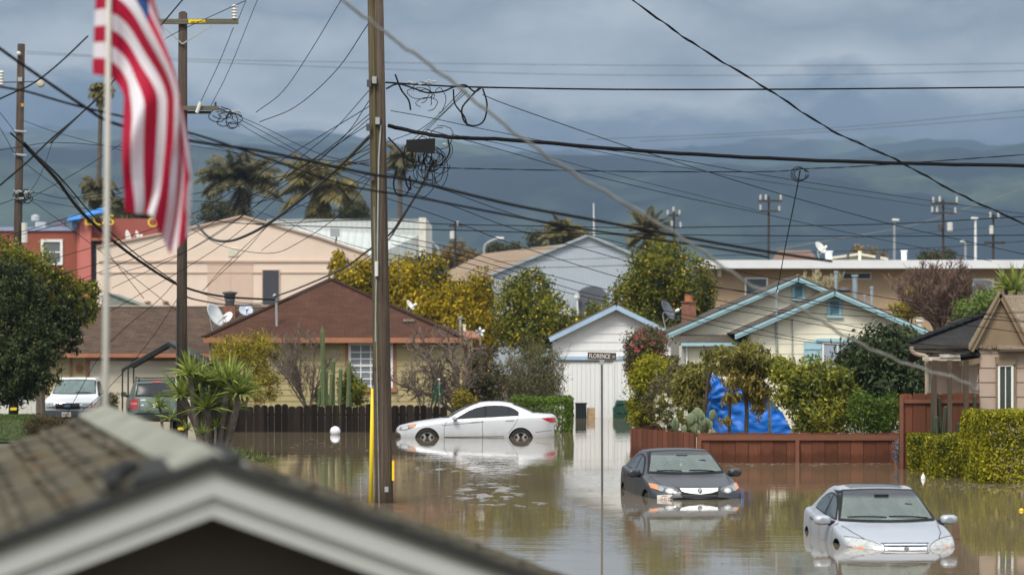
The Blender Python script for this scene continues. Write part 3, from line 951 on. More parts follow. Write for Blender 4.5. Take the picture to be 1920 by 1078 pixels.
def red_restaurant():
    D = 175.0
    t = thing('restaurant', 'red-brown restaurant with blue awnings and yellow sign letters, far left', 'building', (X(120, D), D, 0.4))
    one('wall', lambda b: b.box(X(-60, D), X(148, D), D, D + 12, 0.3, Z(433, D)), M_red, t)
    one('coping', lambda b: b.box(X(-60, D), X(148, D), D - 0.12, D + 12, Z(433, D), Z(426, D)), M_lav, t)
    one('column', lambda b: b.box(X(152, D), X(173, D), D - 0.6, D - 0.1, 0.3, Z(416, D)), M_rose, t)
    one('column', lambda b: b.box(X(146, D), X(151.5, D), D - 0.3, D, 0.3, Z(418, D)), M_rose, t)
    one('facade', lambda b: (b.box(X(148, D), X(296, D), D, D + 8, Z(450, D), Z(410, D)), b.box(X(181, D), X(296, D), D + 0.3, D + 8, 0.3, Z(450, D))), pm('brick_red_facade', (0.30, 0.085, 0.068), 0.85, var=0.1, scale=0.4), t)
    one('canopy_soffit', lambda b: b.box(X(174, D), X(296, D), D - 0.7, D - 0.002, Z(452, D), Z(447, D)), pm('rust_band', (0.30, 0.12, 0.06), 0.8), t)
    one('dark_opening', lambda b: b.box(X(174, D), X(180.5, D), D - 0.05, D - 0.01, 0.3, Z(452.3, D)), M_door, t)
    aw = MB()
    aw.slab([P(126, 413, D - 1.2), P(152, 410, D - 1.2), P(152, 402, D + 0.3), P(128, 406, D + 0.3)], 0.08)
    aw.build('awning', M_blueaw, t)
    aw = MB()
    aw.slab([P(157, 405, D - 1.2), P(202, 396, D - 1.2), P(200, 388, D + 0.4), P(160, 396, D + 0.4)], 0.08)
    aw.build('awning', M_blueaw, t)
    one('awning', lambda b: b.box(X(137, D), X(147, D), D - 0.5, D - 0.02, Z(428, D), Z(413, D)), pm('blue_panel', (0.16, 0.26, 0.48), 0.7), t)
    w_ = make_window(t, X(77, D), X(118, D), Z(497, D), Z(449, D), D, M_white, glassm('grey_shop_glass', (0.13, 0.15, 0.15), 0.1, 0.6), 1, 2, 0.16, proud=0.1)
    ym = pm('yellow_letters', (0.72, 0.55, 0.02), 0.5, var=0.05)
    Mx = Matrix.Translation(Vector(P(186, 413.5, D - 0.85))) @ Matrix.Rotation(R(90), 4, 'X')
    text_mesh('sign_letters', 'LOS', 0.92, ym, t, Matrix.Translation(-WLOC[t.name]) @ Mx, 0.05, 1.15)
    Mx = Matrix.Translation(Vector(P(287, 418, D - 0.85))) @ Matrix.Rotation(R(90), 4, 'X')
    text_mesh('sign_letters', 'O', 0.8, ym, t, Matrix.Translation(-WLOC[t.name]) @ Mx, 0.05, 1.1)
    a = one('rooftop_unit', lambda b: (b.box(X(89, D), X(111, D), D + 2, D + 2.7, Z(427, D), Z(411, D)), b.box(X(88, D), X(112, D), D + 1.95, D + 2.75, Z(411, D), Z(409, D))), pm('unit_grey', (0.14, 0.14, 0.15), 0.6), t)
    a = one('rooftop_unit', lambda b: (b.box(X(56, D), X(75, D), D + 2, D + 2.7, Z(427, D), Z(414, D)), b.lathe([(0.25, 0), (0.25, 0.3), (0.05, 0.38)], 10, c=P(66, 414, D + 2.3))), pm('unit_pale', (0.45, 0.46, 0.47), 0.6), t)
red_restaurant()
dish('satellite_dish', 'white satellite dish seen edge-on on the left end of the pink parapet', P(238, 446, 151), (0.96, -0.2, 0.22), 0.40, foot=-0.7)
dish('satellite_dish', 'smaller white satellite dish just right of the edge-on dish on the pink parapet', P(256, 440, 153), (0.95, -0.25, 0.25), 0.22, foot=-0.9)

def corrugated_barn():
    D = 172.0
    t = thing('warehouse', 'pale blue-grey corrugated steel barn with a plain gable end', 'building', (X(1080, D), D, 0.4))
    poly = [(X(922, D), 0.3), (X(1200, D), 0.3), (X(1200, D), Z(484, D)), (X(1103, D), Z(443, D)), (X(922, D), Z(516, D))]
    one('wall', lambda b: b.prism(poly, D, D + 16), corrm('blue_grey_corrugated', (0.40, 0.455, 0.52), 0.16, strength=0.8), t)
    vb = MB()
    for a, c in ((poly[2], poly[3]), (poly[3], poly[4])):
        vb.bar((a[0], D - 0.1, a[1] + 0.06), (c[0], D - 0.1, c[1] + 0.06), 0.3, 0.14)
    vb.build('verge', pm('verge_grey', (0.33, 0.37, 0.40), 0.5), t)
    ar = [(X(1085, D), 0.3)] + [(X(1110, D) + 0.85 * math.cos(a), Z(552, D) + 0.5 * math.sin(a)) for a in np.linspace(math.pi, 0, 9)] + [(X(1137, D), 0.3)]
    one('archway', lambda b: b.prism(ar, D - 0.12, D - 0.01), pm('dark_arch', (0.09, 0.10, 0.12), 0.8), t)
    one('wall_lamp', lambda b: (b.lathe([(0.05, -0.12), (0.16, -0.1), (0.18, 0.05), (0.1, 0.14)], 10, c=P(1082, 556, D - 0.5)), b.tube([P(1082, 556, D - 0.5), P(1084, 600, D - 0.5)], 0.05, 6)), M_white, t)
corrugated_barn()

def brown_shed():
    D = 188.0
    t = thing('shed', 'long low building with a plain tan roof behind the citrus trees', 'building', (X(940, D), D, 0.4))
    one('roof', lambda b: b.slab([P(800, 528, D - 5), P(1090, 520, D - 5), P(1062, 457, D + 4), P(905, 476, D + 4)], 0.1), pm('tan_roofing', (0.23, 0.165, 0.112), 0.9, var=0.12, scale=0.4), t)
    one('wall', lambda b: b.box(X(810, D), X(1080, D), D - 4.5, D + 8, 0.3, Z(530, D - 5)), M_tan, t)
brown_shed()

def flat_roof_block():
    D = 122.0
    t = thing('apartment_building', 'tan stucco block with a broad white flat roof edge behind the blue-trimmed house', 'building', (X(1620, D), D, 0.4))
    one('roof', lambda b: (b.box(X(1312, D), X(2350, D), D - 0.9, D + 11, Z(504, D), Z(488.5, D)),), pm('white_roof_edge', (0.70, 0.71, 0.73), 0.6, var=0.05, scale=0.7, dirt=0.15), t)
    one('wall', lambda b: b.box(X(1340, D), X(2350, D), D, D + 10, 0.3, Z(504, D)), M_tan, t)
    make_window(t, X(1396, D), X(1440, D), Z(558, D), Z(520, D), D, M_white, M_glassb, 1, 1, 0.08)
    make_window(t, X(1577, D), X(1634, D), Z(525, D), Z(510, D), D, pm('cream_frame', (0.5, 0.47, 0.38), 0.6), M_glass, 2, 1, 0.07)
    make_window(t, X(1822, D), X(1864, D), Z(575, D), Z(522, D), D, M_white, glassm('pale_pane', (0.40, 0.44, 0.50), 0.2, 0.5), 1, 2, 0.10)
    one('downpipe', lambda b: (b.tube([P(1349, 505, D - 0.1), P(1349, 519, D - 0.1)], 0.10, 6),), M_cream, t)
    one('downpipe', lambda b: (b.tube([P(1878, 505, D - 0.1), P(1878, 517, D - 0.1)], 0.10, 6),), M_cream, t)
    for px_, y0, r, m in ((1554, 472, 0.16, M_white), (1612, 472, 0.07, M_cream), (1695, 471, 0.13, M_white)):
        one('roof_vent', lambda b: (b.tube([P(px_, 489, D + 3), P(px_, y0, D + 3)], r, 10), b.tube([P(px_, y0 + 1, D + 3), P(px_, y0 - 1.5, D + 3)], r * 1.25, 10)), m, t)
    for px_ in (1590, 1646):
        one('flue', lambda b: b.tube([P(px_, 489, D + 3), P(px_, 474, D + 3)], 0.06 if px_ < 1600 else 0.11, 8), M_dgrey, t)
flat_roof_block()
dish('satellite_dish', 'white satellite dish standing on the left part of the white flat roof', P(1537, 466, 123), (0.62, -0.55, 0.6), 0.30, pm('dish_warm', (0.6, 0.6, 0.55), 0.5), foot=-0.55)

def back_roofs():
    D = 150.0
    t = thing('house', 'far house of which only a low brown roof shows above the white flat roof', 'house', (X(1490, D), D, 0.4))
    one('roof', lambda b: b.slab([P(1446, 490, D), P(1535, 490, D), P(1520, 469, D + 4), P(1458, 470, D + 4)], 0.1), pm('far_brown_roof', (0.16, 0.10, 0.075), 0.9), t)
    one('wall', lambda b: b.box(X(1450, D), X(1530, D), D + 0.2, D + 7, 0.3, Z(490, D)), M_cream, t)
    D = 140.0
    t = thing('house', 'far house of which only a shallow cream gable shows above the white flat roof', 'house', (X(1610, D), D, 0.4))
    one('wall', lambda b: b.prism([(X(1560, D), 0.3), (X(1660, D), 0.3), (X(1660, D), Z(488, D)), (X(1610, D), Z(479, D)), (X(1560, D), Z(486, D))], D, D + 7), M_cream, t)
    one('roof', lambda b: (b.bar((X(1556, D), D, Z(486, D) + 0.05), (X(1610, D), D, Z(478.5, D) + 0.05), 0.5, 0.12), b.bar((X(1610, D), D, Z(478.5, D) + 0.05), (X(1664, D), D, Z(488, D) + 0.05), 0.5, 0.12)), M_cream, t)
    D = 132.0
    t = thing('shed', 'small grey-green tent-shaped roof in front of the pink hall', 'shed', (X(235, D), D, 0.3))
    one('roof', lambda b: (b.slab([P(196, 545, D - 1), P(270, 573, D - 1), P(262, 572, D + 3), P(205, 552, D + 3)], 0.06), b.prism([(X(196, D), 0.3), (X(270, D), 0.3), (X(268, D), Z(573, D)), (X(205, D), Z(550, D)), (X(196, D), Z(555, D))], D - 0.9, D + 3)), pm('grey_green_roof', (0.19, 0.21, 0.19), 0.8), t)
    one('wall', lambda b: b.box(X(190, D), X(335, D), D - 1.2, D - 1.0, 0.3, Z(573, D)), pm('off_white_board', (0.52, 0.46, 0.39), 0.8), t)
back_roofs()

# ------------------------------------------------------------------ white garage with powder-blue trim
def white_garage():
    D = 105.0
    t = thing('garage', 'white boarded gable garage with powder-blue trim standing in the water', 'garage', (X(1140, D), D, -0.3))
    cx = X(1155, D); zp = Z(572, D); xl, xr = X(1030, D), X(1268, D)
    ze = Z(633, D); sl_ = (zp - ze) / (cx - xl)
    zr_ = zp - (xr - cx) * sl_
    zb = Z(673, D)
    w1 = MB()
    siding(w1, lambda z: max(X(1040, D), cx - (zp - 0.10 - z) / sl_), lambda z: min(X(1258, D), cx + (zp - 0.10 - z) / sl_), zb, zp - 0.1, 0.31, D, 0.02)
    w1.box(X(1040, D), X(1258, D), D + 0.002, D + 6, -0.5, Z(640, D))
    w1.build('wall', M_whitewall, t)
    # vertical boards below
    vb = MB()
    x = X(1040, D)
    i = 0
    while x < X(1258, D) - 0.02:
        wd = 0.165
        vb.box(x + 0.004, min(x + wd - 0.004, X(1258, D)), D - 0.035 - (0.012 if x > X(1149, D) else 0), D - 0.001, -0.5, zb - 0.02)
        x += wd; i += 1
    vb.box(X(1149, D), X(1152, D), D - 0.075, D - 0.048, -0.5, zb - 0.12)
    vb.build('garage_door', M_whitewall, t)
    one('lintel', lambda b: b.box(X(1040, D), X(1180, D), D - 0.09, D - 0.022, zb - 0.03, zb + 0.10), M_pblue, t)
    one('door_rail', lambda b: b.box(X(1042, D), X(1150, D), D - 0.10, D - 0.05, zb - 0.075, zb - 0.032), M_dgrey, t)
    rf = MB()
    rf.slab([(xl, D - 0.35, ze + 0.03), (xl, D + 6.2, ze + 0.03), (cx, D + 6.2, zp + 0.03), (cx, D - 0.35, zp + 0.03)], 0.05)
    rf.slab([(xr, D - 0.35, zr_ + 0.03), (xr, D + 6.2, zr_ + 0.03), (cx, D + 6.2, zp + 0.03), (cx, D - 0.35, zp + 0.03)], 0.05)
    rf.build('roof', S_grey, t)
    bb = MB()
    bb.bar((xl, D - 0.36, ze - 0.08), (cx, D - 0.36, zp - 0.08), 0.06, 0.17, (0, 0, 1)); 
    bb.build('bargeboard', M_pblue, t)
    bb = MB(); bb.bar((xr, D - 0.358, zr_ - 0.08), (cx, D - 0.358, zp - 0.08), 0.06, 0.17, (0, 0, 1)); bb.build('bargeboard', M_pblue, t)
white_garage()

# ------------------------------------------------------------------ cream house with light-blue trim
def blue_trim_house():
    t = thing('house', 'cream lap-sided house with two light-blue trimmed gables and louvred vents', 'house', (X(1540, 89), 89, 0.15))
    def gable(D, peak, lt, rtp, depth, wx0, wx1, zb, bh):
        cx, zp = X(peak[0], D), Z(peak[1], D)
        xl, zl = X(lt[0], D), Z(lt[1], D); xr, zr = X(rtp[0], D), Z(rtp[1], D)
        sl1 = (zp - zl) / (cx - xl); sl2 = (zp - zr) / (xr - cx)
        yw = D + 0.4
        w1 = MB()
        siding(w1, lambda z: max(wx0, cx - (zp - 0.1 - z) / sl1), lambda z: min(wx1, cx + (zp - 0.1 - z) / sl2), zb, zp - 0.1, bh, yw, 0.014)
        w1.box(wx0 + 0.01, wx1 - 0.01, yw + 0.004, yw + depth - 0.5, zb, zp - (max(cx - wx0, wx1 - cx)) * max(sl1, sl2) - 0.1)
        w1.build('wall', M_cream, t)
        rf = MB()
        for (xe, zz) in ((xl, zl), (xr, zr)):
            rf.slab([(xe, D, zz + 0.04), (xe, D + depth, zz + 0.04), (cx, D + depth, zp + 0.04), (cx, D, zp + 0.04)], 0.05)
        rf.build('roof', S_grey, t)
        for (xe, zz) in ((xl, zl), (xr, zr)):
            b = MB()
            d = Vector((cx - xe, 0, zp - zz)).normalized()
            b.bar((xe, D - 0.03, zz - 0.045), (cx + d.x * 0.02, D - 0.03, zp - 0.045), 0.05, 0.075)
            b.bar((xe - d.x * 0.0, D - 0.005, zz - 0.12), (cx, D - 0.005, zp - 0.12), 0.05, 0.07)
            b.build('bargeboard', M_lblue, t)
        return cx, zp, yw
    gable(91.0, (1497, 519), (1250, 626), (1744, 626), 5, X(1276, 91.4), X(1720, 91.4), Z(642, 91.4), 0.33)
    gable(88.0, (1565, 545), (1378, 627), (1750, 625), 4.5, X(1408, 88.4), X(1728, 88.4), 0.0, 0.31)
    for (D, x0, x1, y0, y1) in ((91.4, 1485, 1509, 532, 561), (88.4, 1551, 1578, 560, 593)):
        f = MB()
        a0, a1, c0, c1 = X(x0, D), X(x1, D), Z(y1, D), Z(y0, D)
        tw = 0.085
        f.box(a0, a0 + tw, D - 0.07, D, c0, c1); f.box(a1 - tw, a1, D - 0.07, D, c0, c1)
        f.box(a0 + tw, a1 - tw, D - 0.07, D, c1 - tw, c1); f.box(a0 - 0.03, a1 + 0.03, D - 0.10, D, c0 - 0.05, c0 + 0.04)
        v_ = f.build('gable_vent', M_lblue, t)
        l = MB(); n = 6
        for i in range(n):
            z = c0 + 0.05 + (c1 - tw - c0 - 0.06) * i / n
            l.add([(a0 + tw, D - 0.065, z), (a1 - tw, D - 0.065, z), (a1 - tw, D - 0.02, z + 0.055), (a0 + tw, D - 0.02, z + 0.055)], [(0, 1, 2, 3)])
        l.build('louvres', M_louv, v_)
        k = MB(); k.box(a0 + tw, a1 - tw, D - 0.015, D - 0.012, c0 + 0.04, c1 - tw); k.build('backing', M_door, v_)
    # lean-to on the left
    D = 89.6
    one('lean_to_roof', lambda b: b.slab([P(1276, 642, D - 0.3), P(1409, 642, D - 0.3), P(1409, 627, 91.3), P(1276, 627, 91.3)], 0.05), S_grey, t)
    one('lean_to_fascia', lambda b: b.box(X(1276, D), X(1409, D), D - 0.36, D - 0.31, Z(648.5, D), Z(642.5, D)), M_lblue, t)
    one('lean_to_wall', lambda b: b.box(X(1279, D), X(1407, D), D, D + 1.7, 0.0, Z(648, D)), M_cream, t)
    one('corner_board', lambda b: b.box(X(1278, D), X(1286, D), D - 0.03, D - 0.004, 0.0, Z(649, D)), pm('grey_board', (0.36, 0.36, 0.35), 0.7), t)
    one('downpipe', lambda b: b.tube([P(1288, 649, D - 0.06), P(1288, 700, D - 0.06)], 0.035, 6), M_white, t)
    # shutter, window, lintel, masts
    D = 88.4
    sh = MB(); sh.box(X(1507, D), X(1540, D), D - 0.06, D - 0.02, Z(690, D), Z(640, D))
    for k in (652, 672):
        sh.box(X(1507, D) + 0.02, X(1540, D) - 0.02, D - 0.085, D - 0.061, Z(k + 3, D), Z(k, D))
    sh.build('shutter', M_lblue, t)
    make_window(t, X(1541, D), X(1600, D), Z(690, D), Z(641, D), D - 0.015, M_white, glassm('pale_glass', (0.33, 0.38, 0.45), 0.1, 0.7), 2, 1, 0.06)
    one('lintel', lambda b: b.box(X(1530, D), X(1605, D), D - 0.10, D - 0.016, Z(640.8, D), Z(634.5, D)), M_lblue, t)
    one('service_mast', lambda b: (b.tube([P(1456, 700, D - 0.06), P(1456, 549, D - 0.06)], 0.035, 8), b.tube([P(1456, 550, D - 0.06), P(1457, 545, D - 0.10), P(1459, 549, D - 0.14)], 0.035, 6)), M_grey, t)
    one('conduit', lambda b: b.tube([P(1485.5, 700, D - 0.05), P(1485.5, 598, D - 0.05)], 0.02, 6), M_grey, t)
    cx, cy = X(1292, 95), 95.0
    ch = one('chimney', lambda b: (b.box(cx - 0.23, cx + 0.23, cy, cy + 0.45, 2.8, Z(567, cy)), b.box(cx - 0.26, cx + 0.26, cy - 0.03, cy + 0.48, Z(567, cy), Z(564.5, cy))), M_brick, t)
    one('chimney_pot', lambda b: b.lathe([(0.14, 0), (0.13, 0.2), (0.15, 0.22), (0.11, 0.23)], 12, c=(cx, cy + 0.2, Z(564.5, cy))), pm('orange_pot', (0.36, 0.14, 0.06), 0.8), ch)
    for px_, y0, y1, r in ((1567.5, 545, 509, 0.055), (1603, 556, 516, 0.085), (1634.5, 572, 538, 0.05), (1621, 566, 553, 0.045)):
        one('vent_pipe', lambda b: (b.tube([P(px_, y0 + 12, 92.5), P(px_, y1, 92.5)], r, 8), b.tube([P(px_, y1 + 3, 92.5), P(px_, y1 - 1, 92.5)], r * 1.4, 8)), pm('blue_grey_pipe', (0.27, 0.33, 0.38), 0.5), t)
    one('roof_vent', lambda b: (b.tube([P(1724, 622, 90), P(1724, 602, 90)], 0.09, 8), b.tube([P(1724, 603, 90), P(1724, 597, 90)], 0.15, 8)), M_cream, t)
    one('roof_vent', lambda b: b.lathe([(0.2, 0), (0.24, 0.06), (0.18, 0.13), (0.05, 0.16)], 12, c=P(1582, 548, 92)), M_dgrey, t)
blue_trim_house()
dish('satellite_dish', 'dark grey satellite dish with a white receiver left of the orange chimney pot', P(1249, 583, 92.5), (0.75, -0.4, 0.45), 0.36, pm('dish_dark', (0.10, 0.115, 0.14), 0.45), foot=-0.62)

# ------------------------------------------------------------------ tan house on the right
def tan_house():
    D = 66.0
    t = thing('house', 'pinkish-tan house with a steep small gable and post-held side porch', 'house', (X(1880, D), D, 0.1))
    ze = Z(650, D)
    xw0, xw1 = X(1836, D), X(2450, D)
    wl = MB(); siding(wl, const(xw0), const(xw1), 0.0, ze, 0.335, D, 0.02)
    wl.box(xw0 + 0.004, xw1, D + 0.004, D + 8, 0.0, ze)
    wl.build('wall', M_tanpink, t)
    cx, zp = X(1874, D), Z(556, D)
    hb = (X(1924, D) - cx)
    gl = MB()
    gl.prism([(cx - hb, ze), (cx + hb, ze), (cx, zp)], D - 0.05, D + 0.30)
    # drip board with ragged lower edge
    x = cx - hb
    while x < cx + hb + 0.5:
        gl.box(x, x + 0.10, D - 0.09, D - 0.052, ze - 0.03 - 0.015 * ((int(x * 37) % 3)), ze + 0.05); x += 0.108
    gl.build('gable', M_olivebrown, t)
    vb = MB()
    for s in (-1, 1):
        a = Vector((cx + s * (hb + 0.06), D - 0.12, ze - 0.10)); c = Vector((cx, D - 0.12, zp + 0.04))
        vb.bar(a, c, 0.10, 0.10); vb.bar(a + Vector((s * 0.055, -0.03, 0.04)), c + Vector((s * 0.0, -0.03, 0.09)), 0.12, 0.04)
    vb.build('bargeboard', M_olivebrown, t)
    rf = MB()
    rf.slab([(cx - 0.1, D - 0.3, ze - 0.05), (xw1, D - 0.3, ze - 0.05), (xw1, D + 3.0, Z(553, D + 3.0)), (X(1874, D + 3.0), D + 3.0, Z(553, D + 3.0))], 0.06)
    rf.build('roof', S_tan, t)
    gr_ = MB()
    gr_.slab([(cx + hb + 0.08, D - 0.1, ze), (cx + hb + 0.08, D + 0.35, ze), (cx, D + 0.35, zp + 0.06), (cx, D - 0.1, zp + 0.06)], 0.03)
    gr_.slab([(cx - hb - 0.08, D - 0.1, ze), (cx - hb - 0.08, D + 0.35, ze), (cx, D + 0.35, zp + 0.06), (cx, D - 0.1, zp + 0.06)], 0.03)
    gr_.build('gable_roof', S_tan, t)
    # window
    make_window(t, X(1870, D), X(1899, D), Z(772, D), Z(683, D), D - 0.02, M_white, M_glassg, 2, 1, 0.05, proud=0.06)
    hd = MB(); hd.prism([(X(1867, D), Z(683, D)), (X(1902, D), Z(683, D)), (X(1906, D), Z(669, D)), (X(1865, D), Z(669, D))], D - 0.11, D - 0.021)
    hd.box(X(1899, D), X(1904, D), D - 0.07, D - 0.021, Z(772, D), Z(683.2, D)); hd.box(X(1866.5, D), X(1869.9, D), D - 0.07, D - 0.021, Z(772, D), Z(683.2, D))
    hd.build('window_trim', M_olivebrown, t)
    # dark hip roof over the porch
    hr = MB()
    A_, B_, C_ = P(1705, 644, D + 0.3), P(1850, 649, D + 0.3), P(1868, 583, D + 4)
    hr.slab([A_, B_, C_], 0.08)
    hr.slab([A_, C_, P(1790, 600, D + 8), P(1700, 680, D + 8)], 0.08)
    hr.build('porch_roof', S_dark, t)
    one('ridge_cap', lambda b: [b.bar(Vector(A_).lerp(Vector(C_), k / 12) + Vector((0, 0, 0.03)), Vector(A_).lerp(Vector(C_), (k + 1.15) / 12) + Vector((0, 0, 0.055)), 0.22, 0.035) for k in range(11)], S_dark, t)
    one('gutter', lambda b: b.box(A_[0], X(1838, D), D + 0.2, D + 0.3, A_[2] - 0.12, A_[2] - 0.02), pm('dark_gutter', (0.045, 0.035, 0.03), 0.6), t)
    one('soffit', lambda b: b.box(X(1709, D + 0.5), X(1836, D + 0.5), D + 0.32, D + 0.6, A_[2] - 0.22, A_[2] - 0.14), pm('pale_soffit', (0.36, 0.31, 0.26), 0.8), t)
    lo = MB(); lo.slab([P(1746, 668, D - 0.1), P(1838, 662, D - 0.1), P(1838, 643, D + 1.0), P(1770, 655, D + 1.0)], 0.06)
    lo.build('lower_porch_roof', S_dark, t)
    fw_ = MB()
    x0_ = X(1728, D)
    fw_.box(x0_, X(1798, D), D - 0.25, D - 0.13, Z(676, D), Z(669, D)); fw_.box(X(1760, D), X(1797, D), D - 0.28, D - 0.12, Z(670, D), Z(664, D))
    fw_.build('weathered_fascia', pm('peeling_white', (0.52, 0.48, 0.40), 0.9, var=0.35, scale=9, dirt=0.8, dirtcol=(0.14, 0.11, 0.08)), t)
    one('downpipe', lambda b: b.tube(catmull([P(1709, 650, D), P(1711, 659, D), P(1722, 665, D), P(1735, 668, D), P(1738, 680, D), P(1738, 760, D)], 5), 0.05, 8), pm('pipe_tan', (0.33, 0.27, 0.21), 0.7), t)
    one('beam', lambda b: b.slab([P(1797, 678, D - 0.1), P(1836, 672, D - 0.1), P(1836, 664, D + 0.5), P(1797, 668, D + 0.5)], 0.12), M_olivebrown, t)
    for px_, w_, y1, dd in ((1753, 8, 812, -0.6), (1781.5, 8.5, 815, -0.8), (1812, 9, 815, -0.8)):
        b = MB(); DD = D + dd
        b.box(X(px_ - w_ / 2, DD), X(px_ + w_ / 2, DD), DD, DD + 0.11, 0.05, Z(675, DD)); b.build('porch_post', M_brownpost, t)
    pw = MB(); z_ = 0.0
    while z_ < ze - 0.01:
        z2_ = min(ze, z_ + 0.2)
        pw.quad((xw0 - 0.024, D + 0.03, z_), (xw0 - 0.024, D + 8, z_), (xw0 - 0.003, D + 8, z2_), (xw0 - 0.003, D + 0.03, z2_)); pw.quad((xw0 - 0.003, D + 0.03, z_), (xw0 - 0.003, D + 8, z_), (xw0 - 0.024, D + 8, z_), (xw0 - 0.024, D + 0.03, z_)); z_ = z2_
    siding(pw, const(X(1745, 68.5)), const(xw0 - 0.026), 0.05, Z(664, 68.5), 0.20, 68.5, 0.022)
    pw.build('side_wall', pm('pale_pink_siding', (0.70, 0.58, 0.50), 0.7, var=0.05), t)
    one('corner_board', lambda b: b.box(X(1738, D + 1), X(1745, D + 1), D + 1.0, D + 1.08, 0.05, Z(670, D + 1)), pm('pale_corner', (0.45, 0.40, 0.33), 0.7), t)
M_glassg = glassm('greenish_window_glass', (0.055, 0.07, 0.06), 0.05, 0.8)
tan_house()

# ------------------------------------------------------------------ fences
def dogear(b, x0, x1, y, z0, z1, th=0.02, ear=0.04, fx=None):
    """one board with clipped or rounded head, built along a line via fx(x) -> (x, y)"""
    pts = [(x0, z0), (x1, z0), (x1, z1 - ear), (x1 - ear * 0.5, z1 - ear * 0.25), ((x0 + x1) / 2, z1), (x0 + ear * 0.5, z1 - ear * 0.25), (x0, z1 - ear)]
    n = len(pts)
    vs = []
    for off in (0, th):
        for (x, z) in pts:
            p = fx(x) if fx else (x, y)
            vs.append((p[0], p[1] + off, z))
    fs = [tuple(range(n)), tuple(range(2 * n - 1, n - 1, -1))]
    for i in range(n):
        j = (i + 1) % n; fs.append((i, i + n, j + n, j))
    b.add(vs, fs)

def dark_fence():
    D = 90.0
    rr = random.Random(3)
    t = thing('picket_fence', 'old blackened round-topped picket fence in front of the ochre house', 'fence', (X(630, D), D, -0.4))
    b = MB(); x = X(425, D)
    while x < X(838, D):
        w_ = 0.215 + rr.uniform(-0.035, 0.035)
        yy = D + rr.uniform(-0.012, 0.012)
        dogear(b, x + 0.001, x + w_ + 0.001 - 0.01 * rr.random(), yy, -0.4, Z(759, D) + rr.uniform(-0.06, 0.04), ear=0.07)
        x += w_
    b.build('pickets', board_m('blackened_boards', (0.021, 0.016, 0.013), 0, 0.19, 0.6, 0.95, 0.4), t)
    one('rail', lambda q: q.box(X(425, D), X(838, D), D + 0.035, D + 0.08, 0.5, 0.58), pm('dark_rail', (0.03, 0.024, 0.02), 0.9), t)
dark_fence()

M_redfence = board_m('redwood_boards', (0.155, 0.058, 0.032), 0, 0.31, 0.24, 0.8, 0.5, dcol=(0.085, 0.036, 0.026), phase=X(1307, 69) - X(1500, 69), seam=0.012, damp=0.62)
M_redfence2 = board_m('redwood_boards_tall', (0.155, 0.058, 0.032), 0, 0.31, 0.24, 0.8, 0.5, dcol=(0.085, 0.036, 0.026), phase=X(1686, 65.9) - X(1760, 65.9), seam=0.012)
M_redrail = pm('redwood_rail', (0.175, 0.068, 0.040), 0.75, var=0.12, scale=2, stretch=(0.6, 1, 3), dirt=0.15)
def red_fence():
    D = 69.0
    rr = random.Random(5)
    t = thing('board_fence', 'low red-brown stained board fence with scalloped top, standing in the water', 'fence', (X(1500, D), D, -0.4))
    b = MB(); x = X(1307, D); zt = Z(811, D)
    while x < X(1686, D) - 0.05:
        w_ = 0.31
        dogear(b, x - 0.002, x + w_ + 0.002, D + 0.014 * (int(x * 10) % 2), -0.4, zt + rr.uniform(-0.012, 0.012), ear=0.05)
        x += w_
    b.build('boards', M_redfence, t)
    one('rail', lambda q: q.box(X(1309, D), X(1686, D), D - 0.05, D - 0.002, Z(825, D), Z(815, D)), M_redrail, t)
    for px_ in (1311, 1494.5, 1680):
        one('post', lambda q: q.box(X(px_ - 3.5, D), X(px_ + 3.5, D), D - 0.09, D - 0.052, -0.4, Z(825, D) - 0.002), M_redrail, t)
    # run going back to the left
    t = thing('board_fence', 'narrow-board red-brown fence run going back from the corner behind the dark sedan', 'fence', (X(1245, 70), 70.3, -0.4))
    a = Vector((X(1306, D), D + 0.03)); c = Vector((X(1186, 72.2), 72.2))
    L = (c - a).length; d = (c - a) / L
    b = MB(); s = 0.0
    while s < L:
        dogear(b, s, s + 0.126, 0, -0.4, zt + rr.uniform(-0.012, 0.012), ear=0.015, fx=lambda q: ((a + d * q).x, (a + d * q).y))
        s += 0.124
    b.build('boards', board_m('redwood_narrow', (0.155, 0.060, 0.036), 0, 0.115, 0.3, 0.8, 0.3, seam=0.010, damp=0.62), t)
    b = MB(); e = Vector((X(1248, 76), 76.0)); L2 = (e - c).length; d2 = (e - c) / L2; s = 0.0
    while s < L2:
        dogear(b, s, s + 0.118, 0, -0.4, zt, ear=0.015, fx=lambda q: ((c + d2 * q).x, (c + d2 * q).y)); s += 0.124
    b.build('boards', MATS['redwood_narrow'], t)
    # tall section by the tan house
    D2 = 65.9
    t = thing('board_fence', 'tall red-brown board fence section behind the porch posts', 'fence', (X(1760, D2), D2, 0.0))
    b = MB(); x = X(1686, D2); z2 = Z(736, D2)
    while x < X(1822, D2):
        dogear(b, x - 0.002, x + 0.312, D2 + 0.014 * (int(x * 10) % 2), -0.1, z2 + rr.uniform(-0.02, 0.02), ear=0.06); x += 0.31
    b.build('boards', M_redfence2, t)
    one('rail', lambda q: q.box(X(1687, D2), X(1836, D2), D2 - 0.05, D2 - 0.002, Z(755.5, D2), Z(749, D2)), M_redrail, t)
    one('post', lambda q: q.box(X(1686, D2), X(1693, D2), D2 - 0.09, D2 - 0.052, -0.4, z2 - 0.05), M_redrail, t)
red_fence()

